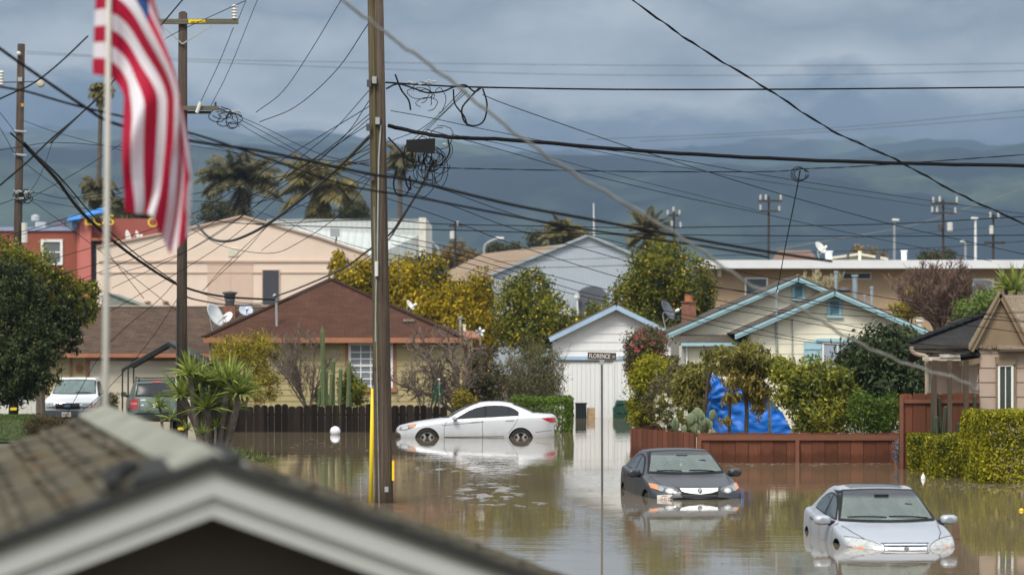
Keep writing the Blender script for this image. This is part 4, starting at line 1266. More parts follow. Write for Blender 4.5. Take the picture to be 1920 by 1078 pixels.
def white_fence():
    D = 97.0
    t = thing('picket_fence', 'white board fence at the left edge beside the pickup', 'fence', (X(30, D), D, 0.0))
    b = MB(); x = X(-40, D)
    while x < X(66, D):
        b.box(x + 0.004, x + 0.146, D, D + 0.025, -0.1, Z(746, D)); x += 0.15
    b.build('boards', pm('white_boards', (0.62, 0.62, 0.57), 0.7, var=0.1, scale=3, dirt=0.2), t)
    one('rail', lambda q: q.box(X(-40, D), X(66, D), D + 0.03, D + 0.07, 0.3, 0.39), M_white, t)
white_fence()
# ------------------------------------------------------------------ cars
def interp(tab, x):
    """smooth (monotone cubic) interpolation of a table of (s, value)"""
    xs = [a for a, _ in tab]; ys = [b_ for _, b_ in tab]
    n = len(xs)
    if x <= xs[0]: return ys[0]
    if x >= xs[-1]: return ys[-1]
    h = [xs[i + 1] - xs[i] for i in range(n - 1)]
    d = [(ys[i + 1] - ys[i]) / h[i] for i in range(n - 1)]
    m = [d[0]] + [0 if d[i - 1] * d[i] <= 0 else 2 * d[i - 1] * d[i] / (d[i - 1] + d[i]) for i in range(1, n - 1)] + [d[-1]]
    for i in range(n - 1):
        if xs[i] <= x <= xs[i + 1]:
            t = (x - xs[i]) / h[i]
            return (2*t**3-3*t*t+1)*ys[i] + (t**3-2*t*t+t)*h[i]*m[i] + (-2*t**3+3*t*t)*ys[i+1] + (t**3-t*t)*h[i]*m[i+1]

M_tyre = pm('tyre_rubber', (0.018, 0.017, 0.016), 0.8, var=0.3, scale=8)
M_rim = pm('alloy_rim', (0.42, 0.43, 0.44), 0.35, metal=0.7, var=0.05)
M_arch = pm('wheel_arch_black', (0.010, 0.010, 0.010), 0.9)
M_carglass = glassm('tinted_car_glass', (0.018, 0.022, 0.026), 0.04, 0.6)
M_sideglass = glassm('dark_side_glass', (0.012, 0.015, 0.018), 0.03, 0.4)
M_trim = pm('black_trim', (0.010, 0.010, 0.011), 0.6, spec=0.2)
M_seam = pm('panel_gap', (0.035, 0.035, 0.037), 0.8)
M_chrome = pm('chrome', (0.85, 0.86, 0.88), 0.10, metal=1.0, var=0.02)
M_amber = glassm('amber_lens', (0.60, 0.20, 0.06), 0.12, 0.6)
M_redlens = glassm('red_lens', (0.42, 0.015, 0.02), 0.10, 0.6)
M_plate = pm('plate_white', (0.72, 0.72, 0.70), 0.4, var=0.05)
M_plateink = pm('plate_red_ink', (0.40, 0.06, 0.07), 0.5)
M_lampwhite = pm('lamp_bowl', (0.42, 0.44, 0.45), 0.5, metal=0.1, var=0.1, scale=20)
M_lampdark = pm('lamp_housing', (0.10, 0.11, 0.12), 0.2, metal=0.3, var=0.2, scale=15, coat=1.0)
M_plastic = pm('grey_bumper_plastic', (0.085, 0.09, 0.10), 0.65, var=0.1)

def screenm(name, base, band, streak=True):
    """windscreen: greenish cabin behind glass, tinted band along the top, smears of rain and dirt"""
    m, nt, b, out = new_mat(name)
    tcn = nt.nodes.new('ShaderNodeTexCoord')
    sp = nt.nodes.new('ShaderNodeSeparateXYZ'); nt.links.new(tcn.outputs['Object'], sp.inputs[0])
    mp = nt.nodes.new('ShaderNodeMapping'); mp.inputs['Scale'].default_value = (1.0, 3.2, 2.4); nt.links.new(tcn.outputs['Object'], mp.inputs[0])
    n1 = noise(nt, mp.outputs[0], 1.3, 6, 0.65)
    c = mixc(nt, mramp(nt, n1, 0.36, 0.66), tuple(x * 0.72 for x in base), tuple(x * 1.25 for x in base))
    c = mixc(nt, mramp(nt, sp.outputs[2], band[0], band[1]), c, (0.045, 0.055, 0.07))
    nt.links.new(c, b.inputs['Base Color'])
    b.inputs['Roughness'].default_value = 0.06
    b.inputs['Specular IOR Level'].default_value = 0.55
    nr = noise(nt, tcn.outputs['Object'], 24, 4, 0.6)
    nt.links.new(mramp(nt, nr, 0.4, 0.8, 0.04, 0.22), b.inputs['Roughness'])
    return m

class Car:
    def __init__(s, name, label, cat, L, W, top, belt, bot, plan, loc, fwd, paint, wheels=None, tumble=0.42, crown=0.05, bowf=0.26, bowr=0.16, archr=0.355, group=None, wr=0.32, shoulder=0.93, cav=None):
        s.L, s.W = L, W
        s.t = thing(name, label, cat, loc, math.atan2(fwd[1], fwd[0]), group)
        s.paint = paint
        ss = sorted(set([0.0, 0.03, 0.07, 0.12, 0.18, 0.25] + list(np.arange(0.3, L - 0.25, 0.06)) + [L - 0.25, L - 0.18, L - 0.12, L - 0.07, L - 0.03, L]))
        sec = []
        for q in ss:
            zt, zb, z0 = interp(top, q), interp(belt, q), interp(bot, q)
            w = interp(plan, q) * W / 2
            zb = min(zb, zt - 0.012)
            hgt = max(0.0, zt - zb - 0.05)
            y5 = w * shoulder - 0.05 - tumble * hgt
            cab = min(1.0, hgt / 0.3)
            cr = crown * (0.75 + 0.25 * cab)
            cr = min(cr, (zt - zb) * 0.7 + 0.004)
            z4 = min(zb + 0.02, zt - cr * 0.95)
            z5 = max(zt - cr, z4)
            zm = z0 + (zb - z0) * 0.52
            pts = [(w * 0.90, z0), (w * 0.975, z0 + (zb - z0) * 0.16), (w * 1.0, zm), (w * 0.985, zb - (zb - z0) * 0.12), (w * (shoulder + 0.025), zb - 0.005), (w * shoulder - 0.02, z4),
                   (y5, z5), (y5 * 0.84, zt - cr * 0.42), (y5 * 0.5, zt - cr * 0.10), (0, zt)]
            sp = catmull([(0, a, b_) for a, b_ in pts], 4)
            ln = [(max(0.0, v.y), v.z) for v in sp]
            bf = bowf * math.exp(-q / 0.75) + 0.09 * (1 - sstep(2.0, 2.9, q))
            br = bowr * math.exp(-(L - q) / 0.6) + 0.08 * sstep(2.9, 3.6, q)
            row = []
            for (y, z) in ln:
                k = (y / (W / 2)) ** 2
                row.append((L / 2 - q - bf * k + br * k, y, z))
            sec.append(row)
        m = len(sec[0])
        V = []; Fc = []
        full = []
        for row in sec:
            r = list(row) + [(x, -y, z) for (x, y, z) in reversed(row[:-1])]
            full.append(r)
        k = len(full[0])
        for r in full: V += r
        for i in range(len(full) - 1):
            for j in range(k - 1):
                Fc.append((i * k + j, i * k + j + 1, (i + 1) * k + j + 1, (i + 1) * k + j))
            Fc.append((i * k + k - 1, i * k, (i + 1) * k, (i + 1) * k + k - 1))
        # nose and tail faces as concentric fans
        for idx, rev in ((0, False), (len(full) - 1, True)):
            r = full[idx]
            cx = sum(p[0] for p in r) / k; cz = sum(p[2] for p in r) / k
            prev = [idx * k + j for j in range(k)]
            for f_ in (0.7, 0.35):
                cur = []
                for p in r:
                    V.append((p[0] + (0.012 if not rev else -0.012) * (1 - f_), p[1] * f_, cz + (p[2] - cz) * f_)); cur.append(len(V) - 1)
                for j in range(k):
                    j2 = (j + 1) % k
                    Fc.append((prev[j], prev[j2], cur[j2], cur[j]))
                prev = cur
            Fc.append(tuple(prev))
        me = bpy.data.meshes.new('body')
        me.from_pydata(V, [], Fc)
        me.materials.append(paint); me.materials.append(M_arch); me.materials.append(M_cabin)
        bm = bmesh.new(); bm.from_mesh(me)
        bmesh.ops.remove_doubles(bm, verts=bm.verts, dist=1e-4)
        bmesh.ops.recalc_face_normals(bm, faces=bm.faces)
        bm.normal_update()
        s.bvh = BVHTree.FromBMesh(bm)
        bm.to_mesh(me); bm.free()
        o = link('body', me, None)
        if wheels:
            cb = MB()
            for (q, zc) in wheels:
                for sd_ in (-1, 1):
                    c_ = (L / 2 - q, sd_ * (W / 2 + 0.12), zc)
                    n = 28
                    vs = []
                    for yy in (c_[1], sd_ * (W / 2 - 0.30)):
                        for a in range(n):
                            th = 2 * math.pi * a / n
                            vs.append((c_[0] + archr * math.cos(th), yy, c_[2] + archr * math.sin(th)))
                    fs = [tuple(range(n)), tuple(range(2 * n - 1, n - 1, -1))] + [(a, (a + 1) % n, n + (a + 1) % n, n + a) for a in range(n)]
                    cb.add(vs, fs)
            cu = cb.build('cutter', [paint, M_arch])
            cu.data.polygons.foreach_set('material_index', [1] * len(cu.data.polygons))
            md = o.modifiers.new('cut', 'BOOLEAN'); md.operation = 'DIFFERENCE'; md.object = cu; md.solver = 'EXACT'
            cus = []
            for (poly, s0, s1) in (cav or []):
                cb = MB(); cb.prism(poly, s0, s1)
                cb.v = [(L / 2 - y, x, z) for (x, y, z) in cb.v]
                cq = cb.build('cutter', [paint, M_arch, M_cabin]); cus.append(cq)
                cq.data.polygons.foreach_set('material_index', [2] * len(cq.data.polygons))
                md = o.modifiers.new('cut', 'BOOLEAN'); md.operation = 'DIFFERENCE'; md.object = cq; md.solver = 'EXACT'
            dg = bpy.context.evaluated_depsgraph_get()
            nm = bpy.data.meshes.new_from_object(o.evaluated_get(dg))
            o.modifiers.clear()
            o.data = nm
            for q_ in [cu] + cus: bpy.data.objects.remove(q_)
        o.data.polygons.foreach_set('use_smooth', [True] * len(o.data.polygons))
        smooth_angle(o, 40)
        o.name = 'body'
        o.parent = s.t
        s.body = o
        if wheels:
            for (q, zc) in wheels:
                for sd_ in (-1, 1):
                    s.wheel(L / 2 - q, sd_ * (W / 2 - 0.135), zc, wr, sd_)
    def wheel(s, x, y, z, r, sd_):
        w_ = thing('wheel', None, None, (x, y, z)); w_.parent = s.t
        q = Matrix.Rotation(R(-90 * sd_), 4, 'X')
        t_ = MB()
        t_.lathe([(r * 0.66, -0.10), (r * 0.93, -0.105), (r, -0.08), (r, 0.08), (r * 0.93, 0.105), (r * 0.70, 0.10), (r * 0.66, 0.06)], 32, M=q)
        t_.build('tyre', M_tyre, w_, smooth=True, world=False)
        rm = MB()
        rm.lathe([(r * 0.69, 0.04), (r * 0.69, 0.095), (r * 0.62, 0.085), (r * 0.60, 0.05)], 32, M=q)
        for k in range(5):
            a = 2 * math.pi * k / 5 + 0.3
            for da in (-0.10, 0.10):
                p0 = Vector((0.05 * math.cos(a), 0.05 * math.sin(a), 0.085)); p1 = Vector((r * 0.63 * math.cos(a + da), r * 0.63 * math.sin(a + da), 0.075))
                rm.bar(q @ p0, q @ p1, 0.032, 0.02, q @ Vector((0, 0, 1)))
        rm.lathe([(0.06, 0.06), (0.06, 0.095), (0.03, 0.10)], 14, M=q)
        rm.build('rim', M_rim, w_, world=False)
        hb = MB(); hb.lathe([(r * 0.60, 0.0), (r * 0.60, 0.03)], 24, M=q); hb.build('brake', M_arch, w_, world=False)
    def cast(s, plane, a, b):
        L = s.L
        if plane == 'L': o_, d = Vector((L / 2 - a, 3, b)), Vector((0, -1, 0))
        elif plane == 'R': o_, d = Vector((L / 2 - a, -3, b)), Vector((0, 1, 0))
        elif plane == 'F': o_, d = Vector((6, a, b)), Vector((-1, 0, 0))
        elif plane == 'B': o_, d = Vector((-6, a, b)), Vector((1, 0, 0))
        else: o_, d = Vector((L / 2 - a, b, 5)), Vector((0, 0, -1))
        h = s.bvh.ray_cast(o_, d)
        return h
    def patch(s, plane, poly, off, name, mt, parent=None, g=0.04, refine=0.05, hole=None):
        pts = []
        n = len(poly)
        for i in range(n):
            a = Vector(poly[i]); b = Vector(poly[(i + 1) % n])
            k = max(1, int((b - a).length / refine))
            for j in range(k): pts.append(a.lerp(b, j / k))
        nb = len(pts)
        edges = [(i, (i + 1) % nb) for i in range(nb)]
        if hole:
            h0 = len(pts)
            for i in range(len(hole)):
                a = Vector(hole[i]); b = Vector(hole[(i + 1) % len(hole)]); k = max(1, int((b - a).length / refine))
                for j in range(k): pts.append(a.lerp(b, j / k))
            m_ = len(pts) - h0
            edges += [(h0 + i, h0 + (i + 1) % m_) for i in range(m_)]
        lo = (min(p.x for p in pts), min(p.y for p in pts)); hi = (max(p.x for p in pts), max(p.y for p in pts))
        x = lo[0] + g / 2
        while x < hi[0]:
            y = lo[1] + g / 2
            while y < hi[1]:
                pts.append(Vector((x, y))); y += g
            x += g
        v2, e2, f2, _, _, _ = delaunay_2d_cdt(pts, edges, [], 1, 1e-6)
        vs = []
        ok = []
        for p in v2:
            h = s.cast(plane, p.x, p.y)
            if h[0] is None:
                vs.append((0, 0, 0)); ok.append(False); continue
            nn_ = h[1]
            d = {'L': Vector((0, 1, 0)), 'R': Vector((0, -1, 0)), 'F': Vector((1, 0, 0)), 'B': Vector((-1, 0, 0)), 'T': Vector((0, 0, 1))}[plane]
            if nn_.dot(d) < 0: nn_ = -nn_
            vs.append(h[0] + (nn_ * 0.7 + d * 0.3).normalized() * off); ok.append(True)
        fs = [f for f in f2 if all(ok[i] for i in f)]
        if hole:
            def inside(q):
                c_ = False; n_ = len(hole)
                for i in range(n_):
                    (x1, y1), (x2, y2) = hole[i], hole[(i + 1) % n_]
                    if (y1 > q[1]) != (y2 > q[1]) and q[0] < (x2 - x1) * (q[1] - y1) / (y2 - y1) + x1: c_ = not c_
                return c_
            fs = [f for f in fs if not inside((sum(v2[i].x for i in f) / len(f), sum(v2[i].y for i in f) / len(f)))]
        up = list(range(len(vs)))
        def find(i):
            while up[i] != i: up[i] = up[up[i]]; i = up[i]
            return i
        for f in fs:
            for i in f[1:]: up[find(f[0])] = find(i)
        cnt = {}
        for f in fs: cnt[find(f[0])] = cnt.get(find(f[0]), 0) + 1
        if cnt:
            best = max(cnt, key=cnt.get); fs = [f for f in fs if find(f[0]) == best]
        keep = sorted({i for f in fs for i in f}); ix = {q: k for k, q in enumerate(keep)}
        mb = MB(); mb.add([vs[i] for i in keep], [tuple(ix[i] for i in f) for f in fs])
        o = mb.build(name, mt, parent or s.t, smooth=True, world=False)
        return o
    def line(s, plane, path, w, off=0.003, name='panel_gap', mt=None, parent=None):
        p = [Vector(q) for q in path]
        Lf, Rt = [], []
        for i in range(len(p)):
            d = (p[min(i + 1, len(p) - 1)] - p[max(0, i - 1)]).normalized()
            nrm = Vector((-d.y, d.x)) * w / 2
            Lf.append(tuple(p[i] + nrm)); Rt.append(tuple(p[i] - nrm))
        return s.patch(plane, Lf + Rt[::-1], off, name, mt or M_seam, parent, g=0.2, refine=0.06)
    def mirror(s, q, z, y, side, col, size=(0.10, 0.20, 0.13)):
        """door mirror: rounded shell on a short foot, dark glass to the rear"""
        b = MB()
        x = s.L / 2 - q
        n = 12
        prof = [(0.0, 0.55), (0.25, 0.9), (0.6, 1.0), (1.0, 0.92)]
        ring = []
        for (k, sc) in prof:
            row = []
            for i in range(n):
                th = 2 * math.pi * i / n
                cx, cz = math.cos(th), math.sin(th)
                sq = 1.0 / max(abs(cx), abs(cz)) ** 0.85
                row.append((x + size[0] / 2 - k * size[0], side * (y + size[1] / 2) + cx * sq * sc * size[1] / 2 , z + cz * sq * sc * size[2] / 2))
            ring.append(row)
        vs = [p for r_ in ring for p in r_]
        fs = [tuple(range(n)), tuple((len(ring) - 1) * n + i for i in range(n))]
        for i in range(len(ring) - 1):
            for j in range(n):
                fs.append((i * n + j, i * n + (j + 1) % n, (i + 1) * n + (j + 1) % n, (i + 1) * n + j))
        b.add(vs, fs)
        m_ = b.build('wing_mirror', col, s.t, smooth=True, world=False); smooth_angle(m_, 50)
        f = MB(); f.tube([(x - 0.05, side * (y - 0.16), z - size[2] * 0.5), (x - 0.02, side * (y + 0.05), z - size[2] * 0.25)], [0.06, 0.04], 8); f.build('mirror_foot', M_trim, m_, world=False)
    def wiper(s, y0, y1, z0, z1, xoff=0.02):
        pts = []
        for k in range(9):
            t = k / 8
            h = s.cast('F', y0 + (y1 - y0) * t, z0 + (z1 - z0) * t)
            if h[0] is None: continue
            pts.append(h[0] + h[1] * (0.02 + 0.012 * math.sin(math.pi * t)))
        b = MB(); b.tube(pts, 0.011, 5); b.build('wiper', M_trim, s.t, world=False)

def ell(cx, cz, rx, rz, n=18):
    return [(cx + rx * math.cos(2 * math.pi * k / n), cz + rz * math.sin(2 * math.pi * k / n)) for k in range(n)]
def flip(poly): return [(-a, b) for a, b in poly]

PLAN = [(0, 0.74), (0.06, 0.82), (0.2, 0.905), (0.5, 0.965), (1.0, 0.995), (1.6, 1.0), (3.6, 1.0), (4.2, 0.985), (4.55, 0.95), (4.75, 0.90), (4.85, 0.83), (4.93, 0.76)]
def plan(L): return [(a if a < 2 else a + L - 4.93, b_) for a, b_ in PLAN]

M_cabin = pm('cabin_lining', (0.20, 0.205, 0.195), 0.8, var=0.15, scale=3)
M_seat = pm('seat_cloth', (0.075, 0.08, 0.078), 0.85, var=0.2, scale=6)
def cabin_cutters(bw, tw, zb, zt, s_w):
    """the hollow of the cabin: opens through the windscreen, drops to a floor behind the dash, opens through the rear glass"""
    a = [(-bw, zb), (bw, zb), (tw, zt - 0.02), (tw * 0.5, zt + 0.005), (-tw * 0.5, zt + 0.005), (-tw, zt - 0.02)]
    return [(a, 1.2, s_w + 1.55), ([(-0.66, 0.62), (0.66, 0.62), (0.66, zb + 0.03), (-0.66, zb + 0.03)], s_w + 0.42, s_w + 1.53), ([(-0.58, 1.17), (0.58, 1.17), (0.50, zt - 0.045), (-0.50, zt - 0.045)], s_w + 1.5, 4.4)]
def cabin(c, s_w, zb, drop=False):
    """seats, steering wheel and inner mirror inside the hollow"""
    for y in (-0.36, 0.36):
        b = MB(); x = c.L / 2 - (s_w + 0.98)
        M = Matrix.Translation((x, y, 0.90)) @ Matrix.Rotation(R(-14), 4, 'Y')
        b.lathe([(0.02, -0.30), (0.24, -0.28), (0.25, 0.0), (0.22, 0.18), (0.12, 0.235), (0.02, 0.24)], 16, M=M @ Matrix.Diagonal((0.30, 1, 1, 1)))
        s_ = b.build('seat', M_seat, c.t, smooth=True, world=False)
        h = MB(); h.lathe([(0.02, 0.25), (0.12, 0.26), (0.135, 0.32), (0.12, 0.385), (0.02, 0.395)], 14, M=M @ Matrix.Diagonal((0.45, 1, 1, 1))); h.build('headrest', M_seat, s_, smooth=True, world=False)
    b = MB(); b.box(c.L / 2 - (s_w + 1.52), c.L / 2 - (s_w + 1.40), -0.62, 0.62, 0.62, 1.12); b.build('rear_seat', M_seat, c.t, world=False)
    x = c.L / 2 - (s_w + 0.50)
    M = Matrix.Translation((x, 0.37, zb + 0.03)) @ Matrix.Rotation(R(-62), 4, 'Y')
    b = MB(); b.tube([M @ Vector((0.185 * math.cos(a), 0.185 * math.sin(a), 0)) for a in np.linspace(0, 2 * math.pi, 25)], 0.016, 6)
    b.tube([M @ Vector((0, -0.18, 0)), M @ Vector((0, 0.18, 0))], 0.02, 6); b.build('steering_wheel', M_trim, c.t, smooth=True, world=False)
    b = MB(); b.box(c.L / 2 - (s_w + 0.60), c.L / 2 - (s_w + 0.57), -0.11, 0.11, 1.275, 1.335); b.build('inner_mirror', M_trim, c.t, world=False)
    if drop:
        b = MB(); x = c.L / 2 - (s_w + 0.55); b.tube([(x, -0.02, 1.27), (x, -0.02, 1.17)], 0.004, 4); b.lathe([(0.005, 0.0), (0.03, 0.015), (0.034, 0.045), (0.022, 0.075), (0.005, 0.085)], 10, c=(x, -0.02, 1.09)); b.build('hanging_charm', pm('charm_pale', (0.5, 0.56, 0.46), 0.5), c.t, smooth=True, world=False)
def clearscreen(name, band):
    """windscreen glass one can look through: green tint, smeared pale film for dust and painted-in sky sheen, dark band along the top"""
    m, nt, b, out = new_mat(name)
    tcn = nt.nodes.new('ShaderNodeTexCoord')
    sp = nt.nodes.new('ShaderNodeSeparateXYZ'); nt.links.new(tcn.outputs['Object'], sp.inputs[0])
    mp = nt.nodes.new('ShaderNodeMapping'); mp.inputs['Scale'].default_value = (1.0, 3.2, 2.0); nt.links.new(tcn.outputs['Object'], mp.inputs[0])
    n1 = noise(nt, mp.outputs[0], 1.6, 6, 0.65)
    bandv = mramp(nt, sp.outputs[2], band[0], band[1])
    t_ = nt.nodes.new('ShaderNodeBsdfTransparent'); nt.links.new(mixc(nt, bandv, (0.74, 0.88, 0.83), (0.12, 0.14, 0.18)), t_.inputs[0])
    d_ = nt.nodes.new('ShaderNodeBsdfDiffuse'); nt.links.new(mixc(nt, bandv, (0.24, 0.30, 0.285), (0.06, 0.07, 0.085)), d_.inputs[0])  # pale film colour: reflected sky painted into the glass, with some dust
    m1 = nt.nodes.new('ShaderNodeMixShader'); nt.links.new(mramp(nt, n1, 0.3, 0.75, 0.34, 0.50), m1.inputs[0]); nt.links.new(t_.outputs[0], m1.inputs[1]); nt.links.new(d_.outputs[0], m1.inputs[2])
    g_ = nt.nodes.new('ShaderNodeBsdfGlossy'); g_.inputs['Roughness'].default_value = 0.05
    fr = nt.nodes.new('ShaderNodeFresnel'); fr.inputs[0].default_value = 1.5
    m2 = nt.nodes.new('ShaderNodeMixShader'); nt.links.new(fr.outputs[0], m2.inputs[0]); nt.links.new(m1.outputs[0], m2.inputs[1]); nt.links.new(g_.outputs[0], m2.inputs[2])
    nt.links.new(m2.outputs[0], out.inputs[0])
    return m

def windscreen(c, bw, tw, zb, zt, mat, rim=0.045, open_=False):
    """front glass with its black surround; polygon in (y, z)"""
    def shape(e):
        return [(-bw - e, zb - e * 0.6), (-bw * 0.5, zb - e * 0.6 - 0.012), (0, zb - e * 0.6 - 0.015), (bw * 0.5, zb - e * 0.6 - 0.012), (bw + e, zb - e * 0.6),
                (tw + e, zt + e * 0.35 - 0.02), (tw * 0.95 + e * 0.5, zt + e * 0.5 - 0.006), (tw * 0.5, zt + e * 0.5 + 0.010), (0, zt + e * 0.5 + 0.015), (-tw * 0.5, zt + e * 0.5 + 0.010), (-tw * 0.95 - e * 0.5, zt + e * 0.5 - 0.006), (-tw - e, zt + e * 0.35 - 0.02)]
    f = c.patch('F', shape(rim), 0.010, 'windscreen', M_trim, g=0.025, refine=0.025, hole=shape(-0.012) if open_ else None)
    c.patch('F', shape(0.0), 0.016, 'pane', mat, f, g=0.03, refine=0.03)
    return f

# ---- the white sedan, side on, wheels half under
WATER_W = 0.41
LW = 4.93
topw = [(0, 0.56), (0.04, 0.66), (0.12, 0.735), (0.3, 0.79), (0.6, 0.855), (1.0, 0.92), (1.40, 0.975), (1.52, 1.01), (1.9, 1.205), (2.2, 1.345), (2.45, 1.425), (2.8, 1.468), (3.1, 1.472), (3.45, 1.435), (3.8, 1.335), (4.1, 1.215), (4.33, 1.125), (4.5, 1.105), (4.75, 1.09), (4.84, 1.05), (4.90, 0.95), (4.93, 0.80)]
beltw = [(0, 0.50), (0.12, 0.67), (0.4, 0.76), (1.0, 0.86), (1.5, 0.915), (2.5, 0.96), (3.6, 1.015), (4.2, 1.04), (4.7, 1.03), (4.85, 0.96), (4.93, 0.75)]
botw = [(0, 0.34), (0.06, 0.25), (0.2, 0.2), (0.6, 0.18), (4.3, 0.19), (4.7, 0.24), (4.88, 0.30), (4.93, 0.40)]
P_silverwhite = paintm('pale_silver_paint', (0.60, 0.62, 0.66), metal=0.25, rough=0.36)
wsx = X(1046, 86.4) - 4.93 / 2
wc = Car('sedan', 'pale silver sedan side-on with its wheels half under the flood, before the clipped hedge', 'car', LW, 1.847, topw, beltw, botw, plan(LW), (wsx, 86.3, -WATER_W), (-1, 0.0), P_silverwhite, [(0.99, 0.335), (3.80, 0.335)], group='sedans stranded in the flood', wr=0.335, archr=0.375)
def side_windows(c, pts, splits, plane, glass=None):
    fr = c.patch(plane, pts, 0.006, 'side_window', M_trim, g=0.03, refine=0.03)
    cx = sum(p[0] for p in pts) / len(pts); cz = sum(p[1] for p in pts) / len(pts)
    return fr
for pl_ in ('L', 'R'):
    outl = [(1.80, 0.955), (1.98, 1.06), (2.20, 1.19), (2.45, 1.295), (2.72, 1.352), (3.0, 1.368), (3.25, 1.36), (3.45, 1.325), (3.62, 1.255), (3.74, 1.17), (3.735, 1.06), (3.0, 1.015), (2.4, 0.985)]
    f_ = wc.patch(pl_, outl, 0.006, 'side_window', M_trim, g=0.03, refine=0.03)
    wc.patch(pl_, [(1.87, 0.975), (2.02, 1.06), (2.22, 1.175), (2.46, 1.275), (2.70, 1.33), (2.70, 1.008), (2.3, 0.99)], 0.011, 'pane', M_sideglass, f_, g=0.03)
    wc.patch(pl_, [(2.78, 1.342), (3.0, 1.347), (3.24, 1.34), (3.42, 1.308), (3.42, 1.045), (3.1, 1.03), (2.78, 1.015)], 0.011, 'pane', M_sideglass, f_, g=0.03)
    wc.patch(pl_, [(3.45, 1.30), (3.60, 1.24), (3.705, 1.16), (3.70, 1.075), (3.45, 1.05)], 0.011, 'pane', M_sideglass, f_, g=0.03)
    wc.line(pl_, [(1.52, 0.25), (1.50, 0.5), (1.50, 0.72), (1.56, 0.86), (1.70, 0.95)], 0.012)
    wc.line(pl_, [(2.66, 0.22), (2.65, 0.6), (2.64, 0.98)], 0.014)
    wc.line(pl_, [(3.42, 0.52), (3.55, 0.70), (3.66, 0.85), (3.74, 1.05)], 0.012)
    wc.line(pl_, [(1.44, 0.775), (1.8, 0.80), (2.25, 0.84), (2.7, 0.88)], 0.014, name='crease')
    for a_ in (2.45, 3.47):
        wc.line(pl_, [(a_ - 0.12, 0.875 + (a_ - 2.4) * 0.045), (a_ + 0.12, 0.885 + (a_ - 2.4) * 0.045)], 0.022, 0.022, name='door_handle', mt=P_silverwhite)
        wc.line(pl_, [(a_ - 0.13, 0.858 + (a_ - 2.4) * 0.045), (a_ + 0.13, 0.868 + (a_ - 2.4) * 0.045)], 0.016, 0.004, name='door_handle', mt=M_seam)
    wc.line(pl_, [(1.5, 0.42), (2.4, 0.43), (3.3, 0.44)], 0.02, name='sill_trim', mt=M_seam)
    hl = wc.patch(pl_, [(0.13, 0.62), (0.28, 0.61), (0.46, 0.66), (0.66, 0.755), (0.72, 0.815), (0.60, 0.805), (0.36, 0.765), (0.17, 0.71)], 0.006, 'headlight', M_lampdark, g=0.03)
    wc.patch(pl_, [(0.20, 0.635), (0.30, 0.63), (0.42, 0.67), (0.40, 0.75), (0.22, 0.705)], 0.010, 'reflector', M_lampwhite, hl, g=0.03)
    wc.patch(pl_, [(0.46, 0.675), (0.63, 0.755), (0.70, 0.81), (0.60, 0.80), (0.45, 0.775)], 0.010, 'indicator_lens', M_amber, hl, g=0.03)
    wc.patch(pl_, [(4.42, 0.985), (4.62, 1.0), (4.84, 0.985), (4.86, 0.86), (4.74, 0.845), (4.55, 0.92)], 0.007, 'tail_light', M_redlens, g=0.03)
    wc.line(pl_, [(4.25, 0.565), (4.5, 0.60), (4.8, 0.62)], 0.014)
wc.mirror(1.80, 1.0, 0.93, 1, P_silverwhite, (0.13, 0.20, 0.14)); wc.mirror(1.80, 1.0, 0.93, -1, P_silverwhite, (0.13, 0.20, 0.14))
screen_pale = screenm('screen_pale', (0.11, 0.14, 0.15), (1.31, 1.36))
windscreen(wc, 0.70, 0.56, 1.02, 1.40, screen_pale)
def rearglass(c, bw, tw, zb, zt, mat=None, open_=False):
    inner = [(-bw + .04, zb + .03), (0, zb + 0.02), (bw - .04, zb + .03), (tw - .04, zt - 0.05), (0, zt - .03), (-tw + .04, zt - 0.05)]
    f = c.patch('B', [(-bw, zb), (0, zb - 0.01), (bw, zb), (tw, zt - 0.02), (0, zt), (-tw, zt - 0.02)], 0.006, 'rear_window', M_trim, g=0.04, hole=inner if open_ else None)
    c.patch('B', [(-bw + .04, zb + .03), (0, zb + 0.02), (bw - .04, zb + .03), (tw - .04, zt - 0.05), (0, zt - .03), (-tw + .04, zt - 0.05)], 0.008, 'pane', mat or M_sideglass, f, g=0.05)
rearglass(wc, 0.66, 0.54, 1.14, 1.41)
wc.patch('F', [(-0.36, 0.60), (0.36, 0.60), (0.38, 0.52), (-0.38, 0.52)], 0.006, 'grille', M_trim, g=0.05)

# ---- the dark grey sedan, three-quarter front
LD = 4.73
topd = [(0, 0.62), (0.03, 0.715), (0.09, 0.775), (0.2, 0.815), (0.5, 0.875), (0.9, 0.935), (1.32, 0.985), (1.42, 1.02), (1.8, 1.22), (2.1, 1.345), (2.35, 1.41), (2.7, 1.438), (3.0, 1.435), (3.35, 1.39), (3.7, 1.285), (4.0, 1.175), (4.2, 1.12), (4.4, 1.10), (4.58, 1.08), (4.66, 1.03), (4.71, 0.93), (4.73, 0.8)]
beltd = [(0, 0.54), (0.1, 0.69), (0.35, 0.775), (0.9, 0.875), (1.4, 0.925), (2.4, 0.965), (3.5, 1.01), (4.1, 1.02), (4.5, 1.0), (4.66, 0.93), (4.73, 0.75)]
P_dark = paintm('graphite_paint', (0.048, 0.051, 0.060), metal=0.4, rough=0.42)
thd = R(6.7); fd = (math.sin(thd), -math.cos(thd))
fx_, fy_ = X(1313, 54.0), 54.0
dcx, dcy = fx_ - fd[0] * LD / 2, fy_ - fd[1] * LD / 2
